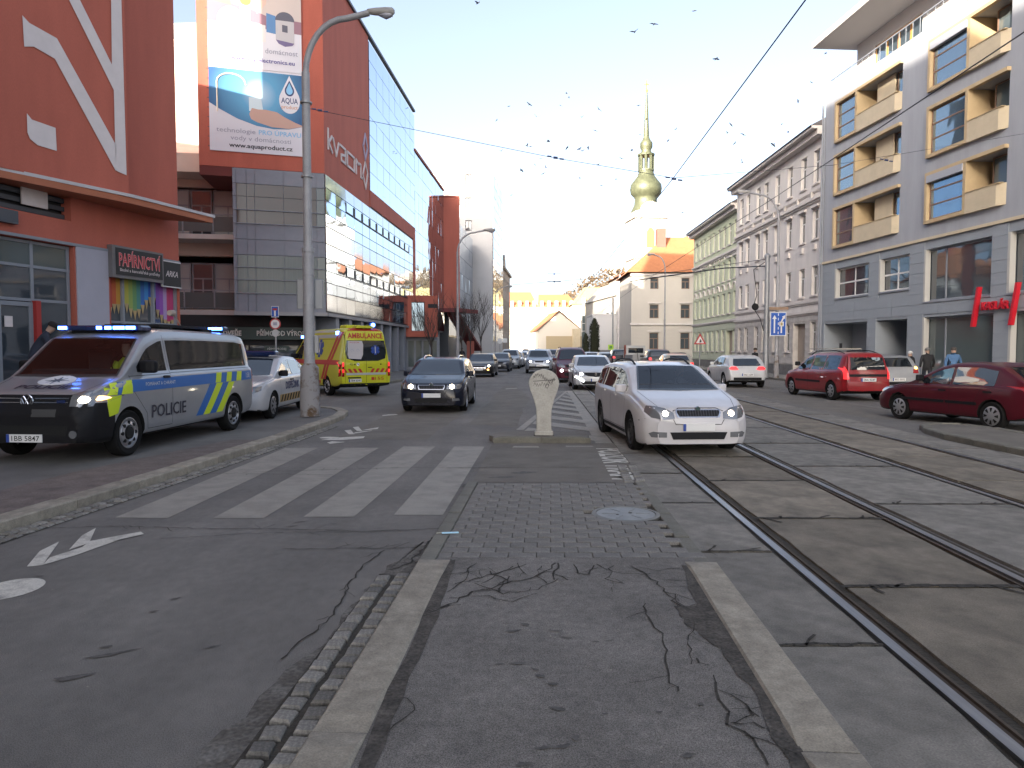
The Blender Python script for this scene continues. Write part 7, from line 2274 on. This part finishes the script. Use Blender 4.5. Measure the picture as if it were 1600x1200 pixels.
for z0, z1, m in ((1.08, 1.22, M_tail_on), (.86, .98, M_tail_on)):
    for s in (1, -1):
        pts = [(s * .845, z0), (s * .968, z0), (s * .965, z1), (s * .845, z1)]
        decal(BA, 'B', pts if s > 0 else pts[::-1], m, .014, .1, amb, 'brake_light')
ha = R(-36)
fv = Vector((math.sin(ha), math.cos(ha)))
rear = Vector((-5.20, 25.6))
c = rear + fv * LA / 2
place(amb, c.x, c.y, ha)

# ================================================================ white dispatcher saloon
def fn_dis(B, root, X):
    S = lambda pts: [(X(x), z) for x, z in pts]
    M_nv = mat('navy_letters', (.015, .03, .12), .5); M_gold = mat('gold_stripe', (.40, .26, .09), .5)
    for a in ('L', 'R'):
        text_decal(B, a, 'DISPEČINK', .17, X(2.35), .64, M_nv, root, flip=(a == 'L'), bold=.04, width=1.15)
        decal(B, a, S([(1.35, .34), (3.25, .34), (3.25, .52), (1.35, .52)]), M_gold, .005, .15, root, 'gold_band')
        for k in range(8):
            x = 1.42 + k * .23
            decal(B, a, S([(x, .35), (x + .10, .35), (x + .19, .51), (x + .09, .51)]), M_plast, .0075, .15, root, 'black_dash')
        decal(B, a, S([(3.75, .78), (3.95, .78), (3.95, .98), (3.75, .98)]), mat('crest_red', (.40, .04, .04), .5), .006, .1, root, 'city_crest')
    zt = B.T(2.3)
    b = MB(); b.box(X(2.35), X(2.05), -.58, .58, zt + .03, zt + .13, ch=.03); b.box(X(2.3), X(2.1), -.4, .4, zt - .01, zt + .03); b.build('light_bar', M_beac, root)
dis, _ = drv('white control room saloon with light bar parked behind the police van', 'saloon', (.52, .52, .53), -6.40, 17.9, 179, z=.09, r=.305, rim='hubcap', fn=fn_dis, bulbs=[], mirm=M_plast, hm=M_plast)
# ================================================================ poles, lamps, wires, signs
M_pole = mat('lamp_pole_grey', (.36, .36, .37), .6, .2, var=.12, scale=3, speck=.1, bscale=40)
M_zinc = mat('galvanised', (.34, .35, .36), .5, .5, var=.1, scale=4)
M_polef = mat('pole_foot', (.27, .26, .26), .85, col2=(.10, .06, .03), scale=2.6, thr=(.50, .62))
def lamp(label, x, y, H, reach, rb=.09, head=.7, foot=None, dirn=(1, 0), group=None):
    t = thing('street_lamp', label, 'street lamp', (x, y, 0), 0, group)
    b = MB(); b.tube([(0, 0, 0), (0, 0, H * .42), (0, 0, H * .421), (0, 0, H * .86)], [rb, rb, rb * .8, rb * .72], 16)
    b.lathe([(rb * 1.12, H * .415), (rb * 1.12, H * .425)], 16)
    b.build('pole', M_pole, t, 40)
    ex, ey = dirn
    pts = [(0, 0, H * .855)]
    for k in range(1, 9):
        q = R(90 * k / 8); rr = min(reach * .55, 1.1)
        pts.append((ex * rr * (1 - math.cos(q)), ey * rr * (1 - math.cos(q)), H * .855 + (H * .145 - .08) * math.sin(q)))
    pts.append((ex * (reach - head * .4), ey * (reach - head * .4), H * 1.005))
    b = MB(); b.tube(pts, rb * .55, 10); b.build('arm', M_pole, t, 50)
    b = MB()
    c = Vector((ex * reach, ey * reach, H * 1.005))
    rot = math.atan2(ey, ex)
    b.M = Matrix.Translation(c) @ RZ(rot)
    prof = [(-.5, .02), (-.45, .07), (-.2, .10), (.2, .12), (.42, .11), (.5, .05)]
    b.tube([(head * u, 0, .03) for u, w in prof], [w * head * 1.25 for u, w in prof], 14)
    o = b.build('lamp_head', mat('lamp_head', (.36, .35, .33), .6), t, 50)
    b = MB(); b.M = Matrix.Translation(c) @ RZ(rot)
    b.tube([(head * -.05, 0, -.03), (head * .2, 0, -.06), (head * .42, 0, -.03)], [.06 * head, .13 * head, .08 * head], 12); b.build('diffuser', mat('lamp_bowl', (.32, .33, .38), .25), o, 50)
    if foot: 
        b = MB(); b.lathe([(foot, 0), (foot, .35), (foot * .93, .8), (foot * .90, 1.15), (rb * 1.05, 1.25)], 20); b.build('foot', M_polef, t, 40)
    return t
l1 = lamp('tall grey street lamp with thick stained foot on the left corner pavement', -4.80, 17.0, 9.32, 1.75, .128, .66, .235)
l1.location.z = .1
b = MB(); b.box(-.32, .32, .10, .20, 2.55, 3.25, ch=.03); b.box(-.30, -.0, .205, .21, 2.6, 3.2); b.build('sign_back', mat('sign_back_grey', (.30, .31, .32), .5, .3), l1)
for z in (2.6, 3.3, 3.9, 5.6, 7.3):
    b = MB(); b.lathe([(.138, z), (.138, z + .04)], 16); b.build('clamp', M_zinc, l1)
b = MB(); b.box(.14, .22, -.06, .06, 1.5, 1.9); b.build('cable_box', M_zinc, l1)
lamp('slim street lamp standing before the red tower', -3.25, 43.0, 8.7, 1.9, .085, .7, .14)
lamp('thin distant street lamp beside the white block', -1.9, 82, 8.8, 1.6, .08, .7)
l4 = lamp('pale street lamp on the right arching over the pavement, carrying the lane sign', 14.6, 39.6, 10.1, 1.95, .10, .75, .15, (-1, 0))
l4.location.z = .1
lamp('thin lamp post in front of the rectory facade', 13.7, 64.5, 10.0, 1.3, .09, .7, None, (-1, 0)).location.z = .1
p5 = thing('wire_pole', 'thick grey pole with a cable loop left of the lane sign', 'pole', (14.15, 40.0, .1))
b = MB(); b.tube([(0, 0, 0), (0, 0, 6.7)], [.16, .12], 14); b.build('pole', M_zinc, p5, 40)
b = MB(); b.lathe([(.17, 6.66), (.17, 6.8), (.05, 6.9)], 14); b.build('cap', M_zinc, p5)
b = MB(); b.tube([(-.15, 0, 6.4), (-.75, 0, 6.0), (-.55, 0, 4.6), (-.75, 0, 3.9), (-.35, 0, 3.3), (-.14, 0, 2.6)], .022, 6); b.lathe([(.16, 0), (.20, .04), (.16, .08)], 12, 0, 'y', (-.62, 0, 3.95)); b.build('cable', M_plast, p5)
wp6 = thing('wire_pole', 'thin distant pole by the cypress', 'pole', (12.35, 88, 0))
b = MB(); b.tube([(0, 0, 0), (0, 0, 8.0)], [.12, .09], 10); b.build('pole', M_zinc, wp6, 40)

def wire(name, label, pts, r, sag=0.0, m=None, cat='wire'):
    P = []
    for a, c in zip(pts, pts[1:]):
        a, c = Vector(a), Vector(c)
        for k in range(10):
            f = k / 10; p = a.lerp(c, f); p.z -= sag * 4 * f * (1 - f); P.append(p)
    P.append(Vector(pts[-1]))
    b = MB(); b.tube(P, r, 6)
    return tag(b.build(name, m or M_wire), label, cat)
M_wire = mat('wire', (.045, .05, .065), .6, .4)
w1 = [(3.0, 1.0, 5.5), (3.2, 7.8, 5.5), (3.60, 16.2, 5.5), (4.4, 40, 5.5), (6.6, 90, 5.5)]
w2 = [(5.95, 2, 5.5), (6.16, 8.6, 5.5), (6.6, 18, 5.5), (7.4, 40, 5.5), (9.8, 90, 5.5)]
wire('overhead_wire', 'tram contact wire over the left track', w1, .009)
wire('overhead_wire', 'tram contact wire over the right track', w2, .009)
sp1 = [at(485, 170, 17.0), at(868, 247, 16.6), at(1053, 278, 16.3), at(1300, 258, 20.0), (18.1, 25.2, 9.2)]
wire('span_wire', 'thin cross span wire from the left lamp to the grey block', sp1, .006)
wire('span_wire', 'thin cross span wire in front of the beige house', [at(1197, 405, 40), at(1000, 432, 45), at(915, 436, 52), at(800, 445, 60)], .015, .0)
wire('feeder_cable', 'dark drooping cable from the thick pole towards the church', [(14.15, 40, 6.3), at(1130, 419, 41), at(1000, 437, 45), at(985, 440, 60)], .035)
for px, py, Y, n_ in ((868, 246, 16.6, 'span wire insulator fittings in the sky left of the spire'), (500, 172, 16.95, 'insulator fittings on the span wire beside the left lamp'), (1053, 279, 16.3, 'clamp where span wire meets the left contact wire'), (1385, 250, 21.5, 'insulator fittings on the span wire before the ochre bays')):
    p = at(px, py, Y); t = thing('insulator', n_, 'insulator', p)
    for k in (-1, 0, 1):
        b = MB(); b.tube([(k * .14 - .05, 0, -k * .03), (k * .14 + .05, 0, -k * .03 - .01)], .028 if k == 0 else .018, 8); b.build('fitting', mat('insulator_blue', (.05, .07, .16), .5), t)
for k, (px, py) in enumerate(((866, 428), (866, 440))):
    p = at(px, py, 95); b = MB(); b.tube([(-.9, 0, 0), (.9, 0, 0)], .05, 6); b.lathe([(.12, -.1), (.12, .1)], 8, 0, 'x'); o = b.build('insulator', MATS['insulator_blue']); o.location = p; tag(o, ('upper' if k == 0 else 'lower') + ' far wire fitting above the end of the street', 'insulator')
for k, X0 in enumerate(((4.4, 40), (4.9, 52))): pass
# lane sign
sgn = thing('traffic_sign', 'blue lane sign with two white arrows on the right lamp post', 'traffic sign', (14.6, 39.45, 0))
b = MB(); b.box(-.44, .44, -.03, 0, 2.42, 3.72); b.build('border', M_plate, sgn)
b = MB(); b.box(-.40, .40, -.036, -.031, 2.46, 3.68); M_sblue = mat('sign_blue', (.01, .09, .42), .45); b.build('panel', M_sblue, sgn)
b = MB()
def quad2(pts): b.poly([(x, -.040, z) for x, z in pts])
b = MB(); quad2([(-.25, 2.58), (-.17, 2.58), (-.17, 3.35), (-.25, 3.35)]); quad2([(-.33, 3.35), (-.09, 3.35), (-.21, 3.56)]); b.build('arrow', M_plate, sgn)
b = MB(); quad2([(.13, 2.58), (.21, 2.58), (.21, 3.2), (.13, 3.2)]); quad2([(.13, 3.2), (.21, 3.2), (.32, 3.40), (.25, 3.46)]); quad2([(.20, 3.48), (.38, 3.56), (.35, 3.34)]); quad2([(.06, 2.95), (.30, 2.95), (.30, 3.2), (.06, 3.2)]); b.build('arrow', M_plate, sgn)
b = MB(); b.poly([(.12, -.043, 3.0), (.24, -.043, 3.0), (.24, -.043, 3.14), (.12, -.043, 3.14)]); b.build('symbol', mat('sign_tan', (.40, .30, .12), .5), sgn)
b = MB()
for k in range(5): b.poly([(-.02, -.040, 2.52 + k * .25), (.02, -.040, 2.52 + k * .25), (.02, -.040, 2.66 + k * .25), (-.02, -.040, 2.66 + k * .25)])
b.build('dashed_line', M_plate, sgn)
b = MB(); b.box(-.5, .55, -.02, 0, 3.85, 4.0); b.build('plate_above', mat('sign_brown', (.30, .20, .13), .6), sgn)
ws_ = thing('traffic_sign', 'red edged triangular warning sign before the green house', 'traffic sign', at(1093, 575, 52).to_tuple()[:2] + (0.1,))
b = MB(); b.tube([(0, 0, 0), (0, 0, 2.4)], .035, 8); b.build('post', M_zinc, ws_)
tri = [(-.45, 1.95), (.45, 1.95), (0, 2.75)]
M_sredb = mat('sign_edge_red', (.42, .03, .03), .5)
b = MB(); b.prismy(tri, -.06, -.04); b.build('border', M_sredb, ws_)
b = MB(); b.poly([(-.29, -.064, 2.04), (.29, -.064, 2.04), (0, -.064, 2.55)]); b.build('panel', M_plate, ws_)
b = MB(); b.poly([(-.06, -.067, 2.08), (.08, -.067, 2.08), (.12, -.067, 2.2), (0, -.067, 2.35), (-.03, -.067, 2.2)]); b.build('symbol', M_ptxt, ws_)
sg3 = thing('traffic_sign', 'blue dead end sign above a round red rimmed sign at the left corner', 'traffic sign', (-8.55, 26.0, .0))
b = MB(); b.tube([(0, 0, 0), (0, 0, 3.15)], .03, 8); b.build('post', M_zinc, sg3)
b = MB(); b.box(-.13, .13, -.05, -.03, 2.84, 3.24); b.build('border', M_plate, sg3)
b = MB(); b.box(-.115, .115, -.056, -.051, 2.86, 3.22); b.build('panel', M_sblue, sg3)
b = MB(); b.box(-.03, .03, -.060, -.057, 2.88, 3.08); b.build('symbol', M_plate, sg3)
b = MB(); b.box(-.08, .08, -.060, -.057, 3.09, 3.16); b.build('symbol', M_sredb, sg3)
b = MB(); b.lathe([(.20, -.05), (.20, -.03)], 24, 0, 'y', (0, 0, 2.60)); b.build('round_border', M_sredb, sg3)
b = MB(); b.lathe([(.155, -.056), (.155, -.051)], 24, 0, 'y', (0, 0, 2.60)); b.build('round_panel', M_plate, sg3)
b = MB(); b.box(-.07, .07, -.062, -.057, 2.55, 2.66); b.build('symbol', M_pgrey, sg3)
b = MB(); b.lathe([(.13, -.05), (.13, -.03)], 20, 0, 'y', (0, 0, 2.27)); b.build('lower_disc', M_silv, sg3)
sg4 = thing('traffic_sign', 'bright yellow green square sign by the church', 'traffic sign', at(954, 575, 70).to_tuple()[:2] + (0.0,))
b = MB(); b.tube([(0, 0, 0), (0, 0, 2.1)], .03, 6); b.build('post', M_zinc, sg4)
b = MB(); b.box(-.26, .26, -.05, -.03, 1.65, 2.15); b.build('panel', mat('sign_lime', (.45, .70, .05), .5), sg4)
b = MB(); b.box(-.14, .14, -.056, -.051, 1.76, 2.04); b.build('symbol', mat('sign_green_in', (.12, .30, .04), .5), sg4)
for px, lb in ((781, 'round pale sign plate on the white block corner'), (789, 'square pale sign plate beyond the white block corner')):
    p = at(px, 533, 97); t = thing('street_sign', lb, 'sign', (p.x, p.y, 0))
    b = MB(); b.tube([(0, 0, 0), (0, 0, 3.2)], .05, 6); b.build('post', M_zinc, t)
    b = MB(); b.lathe([(.36, -.06), (.36, -.04)], 16, 0, 'y', (0, 0, 2.8)) if px == 781 else b.box(-.3, .3, -.06, -.04, 2.6, 3.2); b.build('panel', M_plate, t)

# ================================================================ trees
M_bark = mat('bark', (.055, .045, .04), .9, var=.3, scale=8)
def bare_tree(name, label, x, y, H, spread, seed, n1=9):
    t = thing(name, label, 'tree', (x, y, .1), 0, None)
    r3 = random.Random(seed)
    b = MB(); b.tube([(0, 0, 0), (.02, 0, H * .2), (0, .02, H * .42)], [.085, .065, .05], 8); b.build('trunk', M_bark, t, 60)
    b = MB()
    def br(p, d, L, r, lv):
        pts = [p]; q = p.copy(); dd = d.copy()
        for k in range(3):
            dd = (dd + Vector((r3.gauss(0, .12), r3.gauss(0, .12), .10))).normalized(); q = q + dd * L / 3; pts.append(q.copy())
        b.tube(pts, [r, r * .8, r * .55, r * .25], 5, 0, False)
        if lv:
            for k in range(5):
                f = r3.uniform(.2, 1); i = min(2, int(f * 3)); pp_ = pts[i].lerp(pts[i + 1], f * 3 - i)
                a = r3.uniform(0, 6.28); nd = (dd + Vector((math.cos(a), math.sin(a), .3)) * .5).normalized()
                br(pp_, nd, L * r3.uniform(.45, .65), r * .5, lv - 1)
    for k in range(n1):
        a = 2 * math.pi * k / n1 + r3.uniform(-.3, .3); 
        br(Vector((0, .01, H * r3.uniform(.30, .43))), Vector((math.cos(a) * spread, math.sin(a) * spread, 1)).normalized(), H * r3.uniform(.42, .58), .03, 2)
    b.build('crown', M_bark, t)
    return t
bare_tree('bare_tree', 'small leafless tree in front of the red entrance bay', -6.0, 53.5, 5.0, .35, 2)
bare_tree('bare_tree', 'leafless upright tree right behind the slim lamp post', -4.35, 62.0, 5.6, .30, 5)
bare_tree('bare_tree', 'leafless tree before the white block, left of two', -4.3, 74.0, 6.4, .35, 8)
bare_tree('bare_tree', 'leafless tree before the white block, right of two', -3.4, 78.5, 6.6, .30, 11)
M_cyp = mat('cypress_green', (.030, .034, .016), .95, var=.5, scale=6)
r4 = random.Random(9)
for cx, H, Rr, n, lb in ((9.65, 5.2, .62, 1500, 'tall dark columnar cypress before the plain white house'), (8.65, 3.5, .42, 600, 'lower dark cypress left of the tall one')):
    cy = thing('cypress', lb, 'tree', (cx, 84, 0))
    b = MB(); b.tube([(0, 0, 0), (0, 0, H * .3)], .12, 8); b.build('trunk', M_bark, cy)
    b = MB()
    for i in range(n):
        h = r4.uniform(.05, 1); f = min(1, (1 - h) * 5 + .15) * min(1, h * 8 + .6)
        a = r4.uniform(0, 6.28); rr = Rr * f * r4.uniform(.6, 1.05)
        c0 = Vector((rr * math.cos(a), rr * math.sin(a), h * H)); up = Vector((math.cos(a) * .3, math.sin(a) * .3, 1)).normalized() * r4.uniform(.12, .28); sd = Vector((-math.sin(a), math.cos(a), r4.uniform(-.3, .3))) * r4.uniform(.05, .11)
        b.poly([tuple(c0 - sd), tuple(c0 + sd), tuple(c0 + up)])
    b.tube([(0, 0, .1), (0, 0, H * .5), (0, 0, H * .93)], [Rr * .75, Rr * .8, Rr * .25], 10)
    b.build('foliage', M_cyp, cy)

# ================================================================ birds
M_bird = mat('bird_dark', (.03, .035, .05), .8)
bp = []
for k in range(3):
    b = MB(); up = (.10, -.03, .03)[k]
    b.tube([(-.17, 0, 0), (-.06, 0, .01), (.08, 0, .015), (.16, 0, .02), (.20, 0, .015)], [.012, .04, .045, .028, .008], 6)
    for s in (1, -1):
        b.add([(.08, s * .03, .02), (.06, s * .20, .02 + up), (-.02, s * .40, .02 + up * (1.6 - k * .6)), (-.08, s * .22, .015 + up), (-.07, s * .03, .015)], [(0, 1, 3, 4), (1, 2, 3)])
    bp.append(b.mesh('bird', M_bird))
birds = [(747, 5), (1085, 17), (1022, 38), (992, 50), (1119, 92), (885, 146), (889, 153), (876, 165), (827, 163), (838, 182), (795, 166), (936, 171), (909, 183), (930, 204), (998, 165), (1010, 187), (1000, 210), (1044, 220), (1056, 202), (919, 231), (905, 233), (910, 236), (886, 231), (857, 221), (823, 228), (829, 229), (987, 235), (971, 248), (849, 271), (845, 248), (836, 258), (906, 278), (940, 290), (853, 262), (815, 266), (1142, 195), (1137, 208), (1161, 210), (1148, 224), (1160, 254), (1208, 226), (1222, 194), (1232, 207), (1247, 158), (1268, 129), (1290, 84), (1066, 332), (799, 305), (783, 236), (963, 280), (776, 188), (934, 258)]
for i, (px, py) in enumerate(birds):
    Y = rnd.uniform(55, 85) if i > 4 else 60
    o = link('bird', bp[i % 3]); o.location = at(px, py, Y); s = rnd.uniform(.6, 1.0) if i > 4 else 1.1
    o.scale = (s, s, s); o.rotation_euler = (rnd.uniform(-.6, .6), rnd.uniform(-.4, .4), rnd.uniform(0, 6.28))
    tag(o, 'small dark bird flying in the bright sky above the street', 'bird', 'birds flying over the street')

# ================================================================ people
def person(label, x, y, z, face, H, jacket, trousers, cap=None, pose='stand', hair=(.05, .035, .025), skin=(.42, .27, .20)):
    """one continuous skinned figure; face = heading clockwise from +Y"""
    s = H / 1.75
    bend = .5 if pose == 'bend' else 0.0
    J = {}
    def P(n, x, y, z, r): J[n] = (Vector((x, y, z)) * s, r * s)
    hz = .92
    def up(h, y=0, x=0):       # points above the hip, tilted forward by bend
        return (x, y * math.cos(bend) + (h - hz) * math.sin(bend), hz + (h - hz) * math.cos(bend) - y * math.sin(bend))
    P('pel', 0, 0, .95, .155)
    P('bel', *up(1.10, .01), .145); P('che', *up(1.32, 0), .165); P('nek', *up(1.47, 0), .065); P('hd0', *up(1.56, .02), .085); P('hd1', *up(1.66, .03), .095); P('hd2', *up(1.73, .02), .06)
    st = .16 if pose == 'walk' else .02
    for n, sx, sy in (('l', -1, 1), ('r', 1, -1)):
        P(n + 'hip', sx * .10, 0, .88, .105); P(n + 'kne', sx * .10, sy * st * .6 + .03, .50, .075); P(n + 'ank', sx * .10, sy * st, .10, .055); P(n + 'toe', sx * .11, sy * st + .15, .045, .045)
        P(n + 'sho', *up(1.40, 0, sx * .19), .075)
        if pose == 'bend':
            a = up(1.2, .22, sx * .22); c = up(1.05, .40, sx * .14)
        else:
            a = up(1.14, -sy * st * .5 - .02, sx * .27); c = up(.92, -sy * st * .6 + .10, sx * .26)
        P(n + 'elb', *a, .055); P(n + 'han', *c, .045)
    E = [('pel', 'bel'), ('bel', 'che'), ('che', 'nek'), ('nek', 'hd0'), ('hd0', 'hd1'), ('hd1', 'hd2')]
    for n in 'lr':
        E += [('pel', n + 'hip'), (n + 'hip', n + 'kne'), (n + 'kne', n + 'ank'), (n + 'ank', n + 'toe'), ('che', n + 'sho'), (n + 'sho', n + 'elb'), (n + 'elb', n + 'han')]
    ks = list(J)
    me = bpy.data.meshes.new('person')
    me.from_pydata([tuple(J[k][0]) for k in ks], [(ks.index(a), ks.index(c)) for a, c in E], [])
    ob = bpy.data.objects.new('person', me); COL.objects.link(ob)
    ob.modifiers.new('skin', 'SKIN')
    for i, k in enumerate(ks):
        sv = me.skin_vertices[0].data[i]; sv.radius = (J[k][1], J[k][1]); sv.use_root = (k == 'pel')
    m2 = ob.modifiers.new('sub', 'SUBSURF'); m2.levels = 2; m2.render_levels = 2
    dg = bpy.context.evaluated_depsgraph_get()
    res = bpy.data.meshes.new_from_object(ob.evaluated_get(dg))
    bpy.data.objects.remove(ob)
    res.materials.clear()
    mm = [mat('jacket_%d' % len(MATS), jacket, .85, var=.15, scale=6), mat('trousers_%d' % len(MATS), trousers, .9, var=.15, scale=6), mat('skin_%d' % len(MATS), skin, .6), mat('shoe', (.03, .025, .02), .6)]
    for m in mm: res.materials.append(m)
    mi = []
    hdc = J['hd1'][0]; hl, hr = J['lhan'][0], J['rhan'][0]; nk = J['nek'][0]
    for p in res.polygons:
        c = p.center
        k = 0
        if (c - hdc).length < .135 * s or (c - J['hd0'][0]).length < .09 * s: k = 2
        elif min((c - hl).length, (c - hr).length) < .06 * s: k = 2
        elif c.z < .09 * s: k = 3
        elif c.z < (.80 if bend == 0 else .86) * s and abs(c.x) < .24 * s and min((c - J['lelb'][0]).length, (c - J['relb'][0]).length) > .16 * s: k = 1
        mi.append(k)
    res.polygons.foreach_set('material_index', mi)
    res.polygons.foreach_set('use_smooth', [True] * len(mi))
    o = link('person', res); o.location = (x, y, z); o.rotation_euler = (0, 0, -face)
    tag(o, label, 'person')
    # hair or cap as a shell over the upper head, nose
    b = MB()
    d = (J['hd2'][0] - J['hd0'][0]).normalized()
    pr = [(.098, -.02), (.108, .02), (.100, .06), (.07, .095), (.02, .11)]
    q = d.to_track_quat('Z', 'Y').to_matrix().to_4x4()
    b.M = Matrix.Translation(hdc + Vector((0, -.012, .0)) * s) @ q
    b.lathe([(r * s, h * s) for r, h in pr], 14)
    if cap: b.add([(-.07 * s, .08 * s, .01), (.07 * s, .08 * s, .01), (.05 * s, .17 * s, -.005), (-.05 * s, .17 * s, -.005)], [(0, 1, 2, 3)])
    b.build('cap' if cap else 'hair', mat('head_%d' % len(MATS), cap or hair, .85), o, 50)
    b = MB(); b.M = Matrix.Translation(J['hd0'][0] + Vector((0, .10, .06)) * s); b.box(-.012 * s, .012 * s, -.02 * s, .02 * s, -.03 * s, .015 * s); b.build('nose', mm[2], o)
    return o
M_ = R
person('man in blue jacket and dark cap facing the street by the shop window', 16.55, 26.9, .10, R(205), 1.66, (.07, .15, .28), (.04, .045, .06), cap=(.06, .05, .045), pose='walk')
bk = thing('backpack', 'dark backpack straps worn by the man in blue', 'backpack', (16.62, 27.08, 1.02), R(-20))
b = MB(); b.box(-.15, .15, .0, .16, -.1, .35, ch=.04); b.build('bag', mat('bag_dark', (.025, .03, .045), .8), bk)
b = MB(); b.tube([(-.11, 0, .33), (-.12, -.20, .36), (-.12, -.33, .15)], .018, 6); b.tube([(.11, 0, .33), (.12, -.20, .36), (.12, -.33, .15)], .018, 6); b.build('strap', MATS['bag_dark'], bk)
person('person in long black coat walking away with a grey cap', 16.45, 28.4, .10, R(15), 1.64, (.018, .018, .02), (.025, .03, .045), cap=(.16, .16, .15), pose='walk')
person('person with white cap partly hidden behind the silver car', 17.05, 30.7, .10, R(340), 1.5, (.03, .03, .035), (.03, .03, .04), cap=(.6, .6, .58))
person('dark clothed pedestrian beyond the white coupe by the poles', 13.75, 40.6, .10, R(150), 1.66, (.016, .016, .02), (.02, .02, .025), pose='walk')
person('bent over person in dark blue coat at the shop door', -11.0, 16.5, .62, R(60), 1.80, (.025, .03, .05), (.02, .02, .03), hair=(.015, .012, .012), pose='bend')
person('tiny pedestrian in dark clothes near the red post', -4.6, 66, .10, R(180), 1.7, (.02, .02, .03), (.02, .02, .03), pose='walk')
